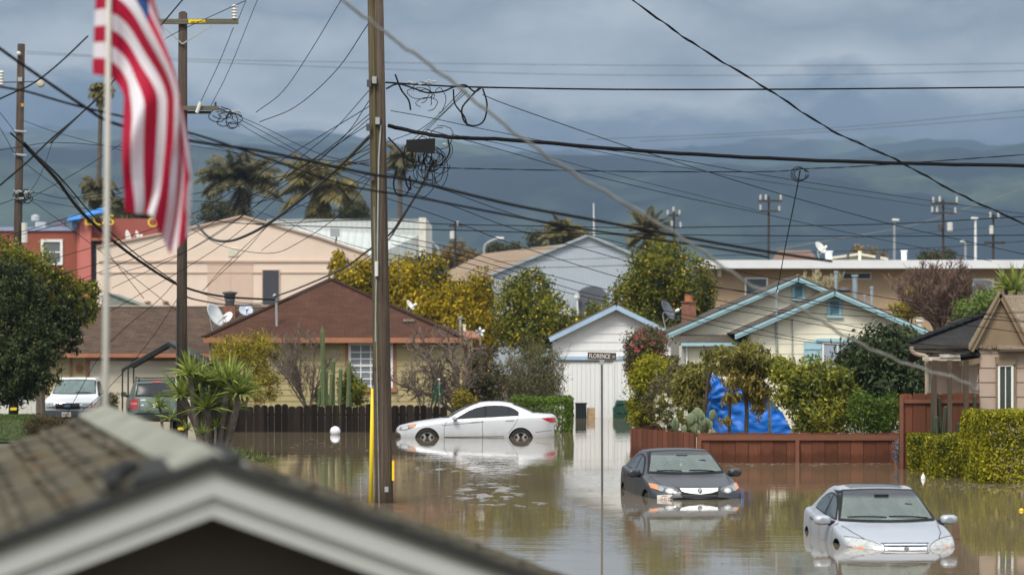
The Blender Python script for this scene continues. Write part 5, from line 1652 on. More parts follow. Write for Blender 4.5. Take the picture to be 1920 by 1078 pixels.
dc = Car('sedan', 'dark grey sedan nose-on with a white chrome-topped grille, sunk to its headlights', 'car', LD, 1.84, topd, beltd, [(a * LD / 4.93, b_) for a, b_ in botw], [(0, 0.80), (0.05, 0.885), (0.15, 0.945)] + plan(LD)[3:], (dcx, dcy, -0.575), fd, P_dark, [(0.96, 0.345), (3.665, 0.345)], group='sedans stranded in the flood', crown=0.07, bowf=0.20, archr=0.385, cav=cabin_cutters(0.70, 0.555, 1.045, 1.36, 1.42))
cabin(dc, 1.42, 1.045, True)
def sidewin_generic(c, k0, zmul=1.0, glass=None):
    for pl_ in ('L', 'R'):
        f_ = c.patch(pl_, [(k0, 0.965), (k0 + 0.2, 1.08), (k0 + 0.42, 1.20), (k0 + 0.65, 1.285), (k0 + 0.95, 1.325), (k0 + 1.25, 1.325), (k0 + 1.5, 1.285), (k0 + 1.72, 1.21), (k0 + 1.86, 1.125), (k0 + 1.84, 1.045), (k0 + 1.0, 1.0)], 0.006, 'side_window', M_trim, g=0.03, refine=0.03)
        c.patch(pl_, [(k0 + 0.08, 0.985), (k0 + 0.24, 1.075), (k0 + 0.45, 1.185), (k0 + 0.66, 1.262), (k0 + 0.90, 1.30), (k0 + 0.90, 1.01)], 0.011, 'pane', glass or M_sideglass, f_, g=0.05)
        c.patch(pl_, [(k0 + 0.97, 1.302), (k0 + 1.24, 1.302), (k0 + 1.47, 1.265), (k0 + 1.68, 1.19), (k0 + 1.79, 1.115), (k0 + 1.78, 1.055), (k0 + 0.97, 1.015)], 0.011, 'pane', glass or M_sideglass, f_, g=0.05)
        c.line(pl_, [(k0 - 0.30, 0.3), (k0 - 0.33, 0.6), (k0 - 0.28, 0.82), (k0 - 0.1, 0.93)], 0.012)
        c.line(pl_, [(k0 + 0.86, 0.25), (k0 + 0.86, 0.6), (k0 + 0.88, 0.98)], 0.013)
        c.line(pl_, [(k0 + 1.55, 0.55), (k0 + 1.70, 0.72), (k0 + 1.80, 0.88), (k0 + 1.86, 1.04)], 0.012)
        for a_ in (k0 + 0.68, k0 + 1.62):
            c.line(pl_, [(a_ - 0.10, 0.895), (a_ + 0.10, 0.90)], 0.028, 0.024, name='door_handle', mt=M_chrome)
            c.line(pl_, [(a_ - 0.12, 0.875), (a_ + 0.12, 0.88)], 0.014, 0.004, name='door_handle', mt=M_seam)
sidewin_generic(dc, 1.66)
windscreen(dc, 0.715, 0.575, 1.03, 1.375, clearscreen('screen_greenish', (1.315, 1.345)), open_=True)
rearclear = clearscreen('screen_rear', (1.5, 1.6))
rearglass(dc, 0.60, 0.50, 1.155, 1.345, rearclear, True)
for sg in (1, -1):
    pol = [(-0.925, 0.850), (-0.80, 0.832), (-0.62, 0.800), (-0.50, 0.782), (-0.435, 0.765), (-0.44, 0.735), (-0.49, 0.690), (-0.56, 0.675), (-0.64, 0.683), (-0.79, 0.722), (-0.925, 0.765)]
    am = [(-0.922, 0.843), (-0.80, 0.826), (-0.785, 0.735), (-0.85, 0.742), (-0.922, 0.772)]
    hp = [(a * sg * 0.925, b_) for a, b_ in pol]; ap = [(a * sg * 0.925, b_) for a, b_ in am]
    hl = dc.patch('F', hp, 0.010, 'headlight', M_lampdark, g=0.02, refine=0.02)
    dc.patch('F', ap, 0.015, 'indicator_lens', M_amber, hl, g=0.03, refine=0.03)
    dc.patch('F', ell(-0.705 * sg, 0.757, 0.05, 0.042), 0.016, 'reflector', pm('lamp_mid', (0.35, 0.37, 0.38), 0.2, metal=0.5), hl, g=0.02, refine=0.02)
    dc.patch('F', ell(-0.553 * sg, 0.727, 0.078, 0.046), 0.016, 'reflector', M_lampwhite, hl, g=0.02, refine=0.02)
    dc.patch('F', ell(-0.545 * sg, 0.727, 0.040, 0.030), 0.020, 'bulb', pm('lamp_bright', (0.62, 0.64, 0.65), 0.2), hl, g=0.02, refine=0.02)
    dc.line('F', [(-0.425 * sg, 0.80), (-0.40 * sg, 0.73), (-0.33 * sg, 0.62), (-0.27 * sg, 0.56)], 0.013)
    dc.line('T', [(0.22, -0.62 * sg), (0.6, -0.69 * sg), (1.0, -0.735 * sg), (1.34, -0.76 * sg)], 0.012)
    dc.line('T', [(0.30, -0.42 * sg), (0.8, -0.50 * sg), (1.3, -0.54 * sg)], 0.008, 0.002, name='bonnet_crease', mt=pm('crease_dark', (0.06, 0.062, 0.07), 0.4))
dc.line('F', [(-0.44, 0.790), (0.0, 0.792), (0.44, 0.790)], 0.012)
gr_ = dc.patch('F', [(-0.385, 0.782), (0.385, 0.782), (0.355, 0.69), (0.29, 0.565), (-0.29, 0.565), (-0.355, 0.69)], 0.012, 'grille', M_trim, g=0.02, refine=0.02)
dc.patch('F', [(-0.372, 0.776), (0.372, 0.776), (0.345, 0.722), (0.20, 0.690), (0.0, 0.668), (-0.20, 0.690), (-0.345, 0.722)], 0.020, 'chrome_blade', pm('bright_chrome', (0.88, 0.89, 0.90), 0.18, metal=0.55), gr_, g=0.03, refine=0.03)
for z_ in (0.60, 0.625, 0.65):
    dc.line('F', [(-0.30 - (z_ - .6) * .5, z_), (0.30 + (z_ - .6) * .5, z_)], 0.008, 0.016, name='grille_slat', mt=M_plastic, parent=gr_)
# emblem: dark disc with a caliper-like letter of two legs and a tie
em = dc.patch('F', ell(0, 0.728, 0.040, 0.040), 0.026, 'emblem', M_trim, gr_, g=0.02, refine=0.01)
for sg in (1, -1):
    dc.line('F', [(0.005 * sg, 0.758), (0.021 * sg, 0.702)], 0.009, 0.030, name='emblem_mark', mt=M_chrome, parent=gr_)
dc.line('F', [(-0.013, 0.722), (0.013, 0.722)], 0.007, 0.031, name='emblem_mark', mt=M_chrome, parent=gr_)
dc.mirror(1.70, 1.0, 0.87, 1, P_dark, (0.15, 0.27, 0.17)); dc.mirror(1.70, 1.0, 0.87, -1, P_dark, (0.15, 0.27, 0.17))
dc.wiper(0.55, 0.05, 1.02, 1.04); dc.wiper(-0.1, -0.58, 1.03, 1.03)
# the bent number plate hanging on the bumper corner
h_ = dc.cast('F', -0.66, 0.60)
pt_ = MB(); Mq = Matrix.Translation(h_[0] + Vector((0.035, 0, 0))) @ Matrix.Rotation(R(-6), 4, 'Z') @ Matrix.Rotation(R(3), 4, 'X')
pt_.box(-0.004, 0.004, -0.145, 0.145, -0.062, 0.062, Mq); plt_ = pt_.build('number_plate', M_plate, dc.t, world=False)
rr_ = random.Random(2); mk = MB()
for k in range(7):
    yy = -0.105 + k * 0.035
    mk.box(0.0045, 0.006, yy - 0.010, yy + 0.010, -0.022 + rr_.uniform(-.004, .004), -0.012, Mq)
    mk.box(0.0045, 0.006, yy - 0.010, yy - 0.004, -0.022, 0.018, Mq)
    if k % 2: mk.box(0.0045, 0.0062, yy + 0.004, yy + 0.010, -0.012, 0.02, Mq)
mk.box(0.0045, 0.006, -0.06, 0.05, 0.034, 0.046, Mq)
mk.build('plate_characters', M_plateink, plt_, world=False)
# hanging ornament seen behind the screen, seats and wheel are in the glass tone
# ---- the silver sedan in front
LS = 4.81
tops = [(0, 0.60), (0.03, 0.675), (0.08, 0.722), (0.2, 0.765), (0.5, 0.83), (0.9, 0.895), (1.3, 0.94), (1.42, 0.975), (1.8, 1.18), (2.1, 1.325), (2.32, 1.40), (2.6, 1.435), (2.95, 1.443), (3.3, 1.40), (3.65, 1.29), (3.95, 1.165), (4.15, 1.085), (4.35, 1.065), (4.62, 1.05), (4.72, 1.0), (4.78, 0.90), (4.81, 0.78)]
belts = [(0, 0.54), (0.1, 0.66), (0.35, 0.735), (0.9, 0.83), (1.4, 0.885), (2.4, 0.93), (3.5, 0.965), (4.1, 0.985), (4.6, 0.975), (4.74, 0.90), (4.81, 0.74)]
P_silver = paintm('silver_paint', (0.40, 0.43, 0.48), metal=0.45, rough=0.46)
ths = R(3.2); fs_ = (math.sin(ths), -math.cos(ths))
fx_, fy_ = X(1700, 41.8), 41.8
sc_ = Car('sedan', 'silver sedan with a sunroof, closest to the camera and sunk to its grille', 'car', LS, 1.786, tops, belts, [(a * LS / 4.93, b_) for a, b_ in botw], plan(LS), (fx_ - fs_[0] * LS / 2, fy_ - fs_[1] * LS / 2, -0.65), fs_, P_silver, [(0.99, 0.34), (3.705, 0.34)], group='sedans stranded in the flood', crown=0.068, wr=0.29, archr=0.40, bowf=0.23, cav=cabin_cutters(0.685, 0.535, 1.0, 1.35, 1.42))
cabin(sc_, 1.42, 1.0)
sidewin_generic(sc_, 1.62, glass=glassm('greenish_side_glass', (0.022, 0.032, 0.030), 0.03, 0.7))
windscreen(sc_, 0.70, 0.555, 0.985, 1.365, clearscreen('screen_grey_green', (1.265, 1.325)), open_=True)
rearglass(sc_, 0.60, 0.50, 1.155, 1.34, rearclear, True)
sc_.patch('T', [(2.47, -0.41), (2.45, 0), (2.47, 0.41), (2.86, 0.43), (2.90, 0), (2.86, -0.43)], 0.005, 'sunroof', glassm('sunroof_glass', (0.05, 0.056, 0.065), 0.15, 0.6), g=0.06)
for sg in (1, -1):
    pol = [(-0.872, 0.778), (-0.74, 0.774), (-0.62, 0.760), (-0.50, 0.735), (-0.42, 0.70), (-0.388, 0.668), (-0.392, 0.645), (-0.60, 0.638), (-0.78, 0.648), (-0.872, 0.668)]
    hl = sc_.patch('F', [(a * sg * 0.925, b_) for a, b_ in pol], 0.009, 'headlight', pm('hazy_lens', (0.42, 0.43, 0.42), 0.12, metal=0.2, var=0.35, scale=14, coat=1.0), g=0.02, refine=0.02)
    sc_.line('F', [(a * sg * 0.925, b_) for a, b_ in [(-0.872, 0.782), (-0.74, 0.778), (-0.62, 0.764), (-0.50, 0.739), (-0.42, 0.704), (-0.385, 0.67)]], 0.010, 0.007, name='lamp_edge', parent=hl)
    sc_.patch('F', [(a * sg * 0.925, b_) for a, b_ in [(-0.868, 0.695), (-0.80, 0.676), (-0.66, 0.662), (-0.64, 0.645), (-0.78, 0.652), (-0.868, 0.672)]], 0.009, 'indicator_lens', M_amber, hl, g=0.03, refine=0.03)
    sc_.patch('F', ell(-0.625 * sg, 0.715, 0.050, 0.036), 0.013, 'reflector', M_lampwhite, hl, g=0.02, refine=0.02)
    sc_.patch('F', ell(-0.490 * sg, 0.693, 0.042, 0.028), 0.013, 'reflector', M_lampwhite, hl, g=0.02, refine=0.02)
    sc_.line('T', [(0.16, -0.42 * sg), (0.35, -0.55 * sg), (0.75, -0.66 * sg), (1.33, -0.735 * sg)], 0.013)
sc_.line('F', [(-0.36, 0.722), (0.0, 0.727), (0.36, 0.722)], 0.012)
g_ = sc_.patch('F', [(-0.325, 0.712), (0, 0.716), (0.325, 0.712), (0.315, 0.60), (-0.315, 0.60)], 0.010, 'grille', M_trim, g=0.02, refine=0.03)
sc_.line('F', [(-0.315, 0.700), (0, 0.703), (0.315, 0.700)], 0.020, 0.014, name='chrome_bar', mt=M_chrome, parent=g_)
sc_.line('F', [(-0.31, 0.655), (0, 0.657), (0.31, 0.655)], 0.030, 0.016, name='chrome_bar', mt=M_chrome, parent=g_)
sc_.patch('F', ell(0, 0.657, 0.035, 0.014, 12), 0.022, 'emblem', M_trim, g_, g=0.02, refine=0.01)
sc_.line('F', [(-0.012, 0.665), (-0.012, 0.650)], 0.006, 0.026, name='emblem_mark', mt=M_chrome, parent=g_)
sc_.line('F', [(0.012, 0.665), (0.012, 0.650)], 0.006, 0.026, name='emblem_mark', mt=M_chrome, parent=g_)
sc_.line('F', [(-0.012, 0.6575), (0.012, 0.6575)], 0.005, 0.026, name='emblem_mark', mt=M_chrome, parent=g_)
for sg in (1, -1): sc_.mirror(1.64, 0.965, 0.84, sg, P_silver, (0.15, 0.27, 0.15))
sc_.wiper(0.62, 0.02, 0.985, 1.01); sc_.wiper(-0.02, -0.60, 1.0, 1.0)
for c in (dc, sc_):
    pass

# ---- white pickup on the driveway
topp = [(0, 0.80), (0.03, 0.88), (0.1, 0.935), (0.35, 0.985), (0.8, 1.045), (1.25, 1.115), (1.36, 1.16), (1.7, 1.40), (2.0, 1.585), (2.15, 1.655), (2.5, 1.685), (3.0, 1.68), (3.22, 1.64), (3.36, 1.45), (3.42, 1.08), (3.5, 1.06), (5.0, 1.07), (5.07, 1.0), (5.1, 0.9)]
beltp = [(0, 0.72), (0.1, 0.87), (0.5, 0.94), (1.2, 1.04), (1.5, 1.07), (3.2, 1.08), (3.42, 1.04), (5.0, 1.04), (5.1, 0.8)]
botp = [(0, 0.5), (0.1, 0.42), (0.4, 0.38), (4.8, 0.42), (5.1, 0.5)]
P_white = paintm('white_truck_paint', (0.74, 0.75, 0.76), rough=0.4)
pc = Car('pickup_truck', 'white pickup truck facing the camera beside the garage, partly under the dark tree', 'pickup truck', 5.1, 1.76, topp, beltp, botp, [(0, 0.90), (0.1, 0.955), (0.4, 0.985), (1, 1.0), (4.8, 1.0), (5.1, 0.95)], (X(126, 93), 93 + 2.55, -0.05), (0.0, -1), P_white, [(0.85, 0.36), (3.9, 0.36)], tumble=0.30, crown=0.04, bowf=0.10, bowr=0.03, wr=0.36, archr=0.42, shoulder=0.95)
windscreen(pc, 0.70, 0.60, 1.175, 1.60, screenm('screen_truck', (0.10, 0.145, 0.14), (1.56, 1.60)), 0.03)
gp = pc.patch('F', [(-0.44, 0.905), (0.44, 0.905), (0.40, 0.68), (-0.40, 0.68)], 0.01, 'grille', M_chrome, g=0.05)
pc.patch('F', [(-0.405, 0.875), (0.405, 0.875), (0.37, 0.71), (-0.37, 0.71)], 0.016, 'grille_opening', M_trim, gp, g=0.05)
for z_ in (0.755, 0.80, 0.835): pc.line('F', [(-0.38, z_), (0.38, z_)], 0.012, 0.022, name='grille_slat', mt=M_plastic, parent=gp)
pc.patch('F', ell(0, 0.79, 0.10, 0.042), 0.028, 'emblem', pm('emblem_blue', (0.10, 0.14, 0.24), 0.3), gp, g=0.03, refine=0.02)
for sg in (1, -1):
    hl = pc.patch('F', [(-0.855 * sg, 0.885), (-0.47 * sg, 0.885), (-0.45 * sg, 0.70), (-0.855 * sg, 0.70)], 0.008, 'headlight', M_lampwhite, g=0.05)
    pc.patch('F', [(-0.85 * sg, 0.87), (-0.77 * sg, 0.87), (-0.77 * sg, 0.715), (-0.85 * sg, 0.715)], 0.014, 'indicator_lens', M_amber, hl, g=0.05)
    pc.line('F', [(-0.755 * sg, 0.885), (-0.755 * sg, 0.70)], 0.018, 0.014, name='lamp_edge', parent=hl)
    pc.line('F', [(-0.60 * sg, 0.885), (-0.60 * sg, 0.70)], 0.012, 0.014, name='lamp_edge', parent=hl)
    pc.patch('F', [(-0.855 * sg, 0.70), (-0.45 * sg, 0.70), (-0.45 * sg, 0.655), (-0.855 * sg, 0.655)], 0.012, 'headlight_trim', P_white, hl, g=0.05)
    pc.mirror(1.55, 1.20, 0.90, sg, M_trim, (0.12, 0.18, 0.17))
    f_ = pc.patch('L' if sg > 0 else 'R', [(1.62, 1.15), (2.1, 1.53), (2.4, 1.56), (2.9, 1.55), (3.05, 1.15)], 0.004, 'side_window', M_trim, g=0.06)
    pc.patch('L' if sg > 0 else 'R', [(1.72, 1.17), (2.14, 1.50), (2.4, 1.53), (2.85, 1.52), (2.98, 1.17)], 0.009, 'pane', M_sideglass, f_, g=0.06)
    pc.line('L' if sg > 0 else 'R', [(1.5, 0.45), (1.5, 1.0), (1.62, 1.12)], 0.014)
bp = MB(); bp.prism([(-0.88, 0.42), (0.88, 0.42), (0.90, 0.50), (0.90, 0.64), (-0.90, 0.64), (-0.90, 0.50)], -0.16, 0.05)
for i, v_ in enumerate(bp.v):
    bp.v[i] = (2.55 + 0.02 - v_[1] - 0.12 * (v_[0] / 0.9) ** 2, v_[0], v_[2])
bp.build('bumper', M_plastic, pc.t, world=False)
b = MB(); b.box(2.735, 2.745, -0.15, 0.15, 0.45, 0.60); np_ = b.build('number_plate', M_plate, pc.t, world=False)
b = MB(); [b.box(2.746, 2.748, -0.12 + k * 0.042, -0.095 + k * 0.042, 0.49, 0.55) for k in range(6)]; b.build('plate_characters', M_plateink, np_, world=False)
pc.wiper(0.55, 0.05, 1.18, 1.19)

# ---- green SUV seen from behind
topu = [(0, 0.72), (0.05, 0.82), (0.2, 0.90), (0.8, 0.99), (1.2, 1.06), (1.35, 1.12), (1.8, 1.40), (2.1, 1.57), (2.35, 1.64), (2.8, 1.67), (3.6, 1.66), (4.1, 1.63), (4.25, 1.58), (4.40, 1.38), (4.52, 1.14), (4.58, 0.95), (4.64, 0.80), (4.68, 0.62)]
beltu = [(0, 0.62), (0.1, 0.78), (0.5, 0.88), (1.3, 1.0), (2.4, 1.06), (4.2, 1.10), (4.48, 1.06), (4.58, 0.88), (4.68, 0.58)]
P_green = paintm('sage_green_paint', (0.095, 0.135, 0.12), metal=0.4, rough=0.35)
uc = Car('suv', 'sage green sport utility vehicle seen from behind under the carport canopy', 'suv', 4.68, 1.825, topu, beltu, [(0, 0.4), (0.2, 0.28), (4.4, 0.3), (4.62, 0.36), (4.68, 0.46)], [(0, 0.82), (0.1, 0.9), (0.5, 0.97), (1, 1.0), (4.3, 1.0), (4.55, 0.975), (4.68, 0.93)], (X(273, 92.8), 92.8 + 2.34, -0.08), (-0.17, 1), P_green, [(0.95, 0.36), (3.665, 0.36)], tumble=0.26, crown=0.05, bowr=0.10, wr=0.355, archr=0.41, shoulder=0.95)
f_ = uc.patch('B', [(-0.72, 1.13), (0, 1.12), (0.72, 1.13), (0.63, 1.55), (0, 1.575), (-0.63, 1.55)], 0.005, 'rear_window', M_trim, g=0.05)
uc.patch('B', [(-0.67, 1.16), (0, 1.15), (0.67, 1.16), (0.60, 1.52), (0, 1.54), (-0.60, 1.52)], 0.010, 'pane', glassm('dark_rear_glass', (0.03, 0.035, 0.042), 0.2, 0.2), f_, g=0.05)
uc.patch('B', [(-0.15, 1.575), (0.15, 1.575), (0.15, 1.615), (-0.15, 1.615)], 0.014, 'brake_light', M_redlens, g=0.05)
for sg in (1, -1):
    tl = uc.patch('B', [(0.63 * sg, 1.06), (0.80 * sg, 1.06), (0.895 * sg, 0.98), (0.895 * sg, 0.72), (0.68 * sg, 0.72), (0.62 * sg, 0.80)], 0.010, 'tail_light', M_redlens, g=0.04)
    uc.patch('B', [(0.66 * sg, 0.93), (0.88 * sg, 0.93), (0.88 * sg, 0.87), (0.65 * sg, 0.87)], 0.015, 'lens_band', glassm('pale_lens', (0.5, 0.22, 0.2), 0.1), tl, g=0.04)
    uc.mirror(1.50, 1.14, 0.90, sg, P_green, (0.10, 0.20, 0.17))
    r_ = MB(); r_.tube([(0.6, 0.60 * sg, 1.655), (0.5, 0.60 * sg, 1.72), (-1.5, 0.58 * sg, 1.725), (-1.65, 0.58 * sg, 1.64)], 0.022, 6); r_.build('roof_rail', M_trim, uc.t, world=False)
    uc.line('B', [(0.60 * sg, 0.62), (0.58 * sg, 0.85), (0.60 * sg, 1.08)], 0.014)
r_ = MB(); r_.tube([(-1.2, -0.58, 1.725), (-1.2, 0.58, 1.725)], 0.02, 6); r_.build('roof_bar', M_trim, uc.t, world=False)
uc.line('B', [(-0.62, 0.66), (0.62, 0.66)], 0.018)
uc.line('B', [(-0.34, 0.975), (0.34, 0.975)], 0.045, 0.016, name='hatch_handle', mt=M_plastic)
bz = uc.patch('B', [(-0.30, 0.93), (0.30, 0.93), (0.28, 0.76), (-0.28, 0.76)], 0.006, 'plate_recess', pm('plate_recess_green', (0.06, 0.085, 0.078), 0.5), g=0.05)
pp_ = uc.patch('B', [(-0.15, 0.92), (0.15, 0.92), (0.15, 0.77), (-0.15, 0.77)], 0.016, 'number_plate', M_plate, g=0.05)
for k in range(6): uc.line('B', [(-0.11 + k * 0.044, 0.825), (-0.11 + k * 0.044, 0.875)], 0.022, 0.020, name='plate_character', mt=pm('plate_blue_ink', (0.10, 0.16, 0.40), 0.5), parent=pp_)
uc.patch('B', ell(0, 1.035, 0.065, 0.040), 0.014, 'emblem', M_chrome, g=0.03, refine=0.02)
uc.line('B', [(0.55, 1.02), (0.40, 1.02)], 0.03, 0.010, name='badge', mt=M_chrome); uc.line('B', [(0.53, 0.85), (0.45, 0.85)], 0.03, 0.010, name='badge', mt=M_chrome)
uc.line('B', [(0.18, 1.13), (-0.20, 1.17)], 0.02, 0.03, name='wiper', mt=M_trim)
# ------------------------------------------------------------------ vegetation
def quads_object(name, V, mat, parent, off, n_per=4, smooth=True, extra=None):
    """V: (n, 4, 3) array of quads in world space"""
    n = len(V)
    v = (V.reshape(-1, 3) - np.array(off)).astype(np.float32)
    me = bpy.data.meshes.new(name)
    me.vertices.add(n * 4); me.vertices.foreach_set('co', v.ravel())
    me.loops.add(n * 4); me.loops.foreach_set('vertex_index', np.arange(n * 4, dtype=np.int32))
    me.polygons.add(n)
    me.polygons.foreach_set('loop_start', np.arange(0, n * 4, 4, dtype=np.int32))
    me.polygons.foreach_set('loop_total', np.full(n, 4, dtype=np.int32))
    me.update(calc_edges=True)
    me.materials.append(mat)
    return link(name, me, parent)

def unit(a): return a / (np.linalg.norm(a, axis=-1, keepdims=True) + 1e-9)

def leaf_quads(P_, Nn, size, rg, aspect=0.45, hang=0.2, jitter=0.9):
    n = len(P_)
    nn_ = unit(Nn + jitter * rg.normal(size=(n, 3)))
    ax = rg.normal(size=(n, 3)); ax[:, 2] -= hang * 2
    ax = ax + 0.8 * unit(Nn)
    ax = unit(ax - nn_ * np.sum(ax * nn_, 1, keepdims=True))
    sd_ = np.cross(nn_, ax)
    L = (size * rg.uniform(0.6, 1.35, n))[:, None]
    w_ = L * aspect * 0.5
    base = P_ - ax * L * 0.5
    tip = P_ + ax * L * 0.5
    mid = P_ - ax * L * 0.05
    fold = nn_ * L * 0.10
    return np.stack([base, mid + sd_ * w_ + fold, tip, mid - sd_ * w_ + fold], 1)

def cloud_points(blobs, n, rg, shell=0.55, per=22, sig=0.16):
    """points in leaf clumps spread through ellipsoids (cx,cy,cz,rx,ry,rz)"""
    B = np.array(blobs, float)
    wgt = (B[:, 3] * B[:, 4] * B[:, 5]) ** 0.67
    nc = max(4, n // per)
    bi = rg.choice(len(B), nc, p=wgt / wgt.sum())
    d = unit(rg.normal(size=(nc, 3)))
    r = shell + (1 - shell) * rg.uniform(0, 1, nc) ** 0.6
    r *= rg.uniform(0.86, 1.10, nc)
    c = B[bi, :3] + d * r[:, None] * B[bi, 3:]
    k = rg.integers(0, nc, n)
    sc = (B[bi[k], 3:].mean(1) * sig)[:, None]
    p = c[k] + rg.normal(size=(n, 3)) * sc
    nrm = unit((p - B[bi[k], :3]) / B[bi[k], 3:] ** 2 + 0.25 * d[k])
    return p, nrm

def bpx(x0, y0, x1, y1, D, depth=None):
    """ellipsoid filling a photograph rectangle at distance D"""
    rx = (x1 - x0) / 2 * D / F; rz = (y1 - y0) / 2 * D / F
    return (X((x0 + x1) / 2, D), D, Z((y0 + y1) / 2, D), rx, depth or max(0.4, rx * 0.8), rz)

def branch(mb, p, d, L, r, depth, rg, spread=0.7, up=0.15, kids=(2, 3), seg=3, minr=0.004):
    pts = [p]; rr = [r]
    q = Vector(p); dd = Vector(d).normalized()
    for i in range(seg):
        dd = (dd + Vector((rg.gauss(0, 0.18), rg.gauss(0, 0.18), rg.gauss(0, 0.12) + up * 0.3))).normalized()
        q = q + dd * (L / seg); pts.append(q.copy()); rr.append(max(minr, r * (1 - 0.4 * (i + 1) / seg)))
    mb.tube(pts, rr, 5 if r > 0.02 else 3, cap=False)
    if depth <= 0: return
    for k in range(rg.randint(*kids)):
        t = rg.uniform(0.45, 1.0)
        i = min(seg - 1, int(t * seg)); b_ = pts[i].lerp(pts[i + 1], t * seg - i)
        nd = (dd + Vector((rg.gauss(0, spread), rg.gauss(0, spread), rg.gauss(0, spread * 0.6) + up))).normalized()
        branch(mb, b_, nd, L * rg.uniform(0.55, 0.85), max(minr, r * 0.58), depth - 1, rg, spread, up, kids, seg, minr)

M_bark = woodm('bark', (0.075, 0.058, 0.043), (0.14, 0.115, 0.09), (6, 6, 1.5))
M_twig = pm('twig_brown', (0.155, 0.12, 0.095), 0.9, var=0.25, scale=6)
M_twigd = pm('twig_dark', (0.085, 0.065, 0.05), 0.9, var=0.25, scale=6)

def plant(name, label, cat, blobs, n, size, mat, seed, base_z=None, trunk=0.09, limbs=5, hang=0.2, aspect=0.45, shell=0.55, sig=0.16, per=22, group=None, tname='trunk', lname='crown', jitter=0.9, core=0, base=None):
    rg = np.random.default_rng(seed); rr = random.Random(seed)
    B = np.array(blobs)
    cx, cy = float(np.average(B[:, 0], weights=B[:, 3])), float(B[:, 1].mean())
    if base: cx, cy = base
    zb = base_z if base_z is not None else ground_z(cx, cy)
    t = thing(name, label, cat, (cx, cy, zb), group=group)
    p, nr = cloud_points(blobs, n, rg, shell, per, sig)
    Q = leaf_quads(p, nr, size, rg, aspect, hang, jitter)
    quads_object(lname, Q, mat, t, (cx, cy, zb))
    if trunk > 0:
        b = MB()
        top = float(B[:, 2].mean())
        fork = zb + max(0.3, (min(B[:, 2] - B[:, 5]) - zb)) * 0.9 + 0.1
        fork = min(fork, top)
        b.tube([(cx, cy, zb - 0.3), (cx + rr.uniform(-.05, .05), cy, (zb + fork) / 2), (cx, cy, fork)], [trunk * 1.25, trunk, trunk * 0.9], 8)
        for i in range(limbs):
            q = B[i % len(B)]
            e = Vector((q[0] + rr.uniform(-.5, .5) * q[3], q[1] + rr.uniform(-.5, .5) * q[4], q[2] + rr.uniform(-.2, .6) * q[5]))
            s_ = Vector((cx, cy, fork - 0.1)); m_ = s_.lerp(e, 0.5) + Vector((0, 0, 0.15))
            b.tube([s_, m_, e], [trunk * 0.6, trunk * 0.4, trunk * 0.15], 6, cap=False)
        b.build(tname, M_bark, t)
    return t, rg

def specks(t, name, blobs, n, r, mat, rg, front=True, kind='stuff', flower=False):
    """fruit or blossom scattered on the outside of a crown"""
    B = np.array(blobs)
    wgt = (B[:, 3] * B[:, 5]); bi = rg.choice(len(B), n, p=wgt / wgt.sum())
    d = unit(rg.normal(size=(n, 3)))
    if front: d[:, 1] = -np.abs(d[:, 1])
    c = B[bi, :3] + d * B[bi, 3:] * rg.uniform(0.82, 1.06, n)[:, None]
    b = MB()
    for q in c:
        rr = r * rg.uniform(0.75, 1.25)
        if flower:
            for k in range(5):
                a = 2 * math.pi * k / 5 + rg.uniform(0, 1)
                u = Vector((math.cos(a), -0.4, math.sin(a)))
                s_ = Vector((-u.z, 0, u.x)) * 0.5
                o_ = Vector(q)
                b.add([o_, o_ + (u + s_) * rr * 0.8, o_ + u * rr * 1.2, o_ + (u - s_) * rr * 0.8], [(0, 1, 2, 3)])
        else:
            b.lathe([(0.001, -rr), (rr * 0.7, -rr * 0.7), (rr, 0), (rr * 0.7, rr * 0.7), (0.001, rr)], 7, c=q)
    o = b.build(name, mat, t, smooth=not flower)
    o['kind'] = kind
    return o

G_dark = leafm('leaf_dark_conifer', [(0.010, 0.017, 0.007), (0.024, 0.036, 0.012), (0.062, 0.076, 0.022)], trans=0.12)
G_lemon = leafm('leaf_lemon', [(0.014, 0.026, 0.006), (0.032, 0.048, 0.009), (0.070, 0.085, 0.014), (0.20, 0.19, 0.02)])
G_acacia = leafm('leaf_acacia', [(0.016, 0.024, 0.006), (0.030, 0.038, 0.008), (0.060, 0.062, 0.010), (0.15, 0.125, 0.012), (0.46, 0.32, 0.012)])
G_orange = leafm('leaf_orange', [(0.014, 0.026, 0.006), (0.030, 0.046, 0.008), (0.062, 0.078, 0.012), (0.19, 0.18, 0.02)])
G_yellow = leafm('leaf_yellow_shrub', [(0.085, 0.085, 0.015), (0.17, 0.150, 0.020), (0.30, 0.24, 0.03)])
G_olive = leafm('leaf_olive_twiggy', [(0.050, 0.050, 0.024), (0.085, 0.085, 0.035), (0.12, 0.115, 0.045)])
G_hedge = leafm('leaf_clipped_hedge', [(0.030, 0.055, 0.008), (0.055, 0.095, 0.012), (0.10, 0.15, 0.02)])
G_hedgey = leafm('leaf_yellow_hedge', [(0.022, 0.036, 0.004), (0.045, 0.062, 0.006), (0.10, 0.115, 0.008), (0.34, 0.30, 0.014)])
G_camellia = leafm('leaf_camellia', [(0.020, 0.028, 0.012), (0.055, 0.058, 0.026), (0.13, 0.10, 0.05)])
G_avo = leafm('leaf_avocado', [(0.040, 0.048, 0.014), (0.10, 0.10, 0.026), (0.20, 0.175, 0.04)])
G_avot = leafm('leaf_avocado_tan', [(0.09, 0.085, 0.016), (0.19, 0.160, 0.032), (0.28, 0.215, 0.06)])
G_loquat = leafm('leaf_loquat', [(0.012, 0.022, 0.009), (0.028, 0.044, 0.015), (0.062, 0.082, 0.026)], trans=0.2, spec=0.2)
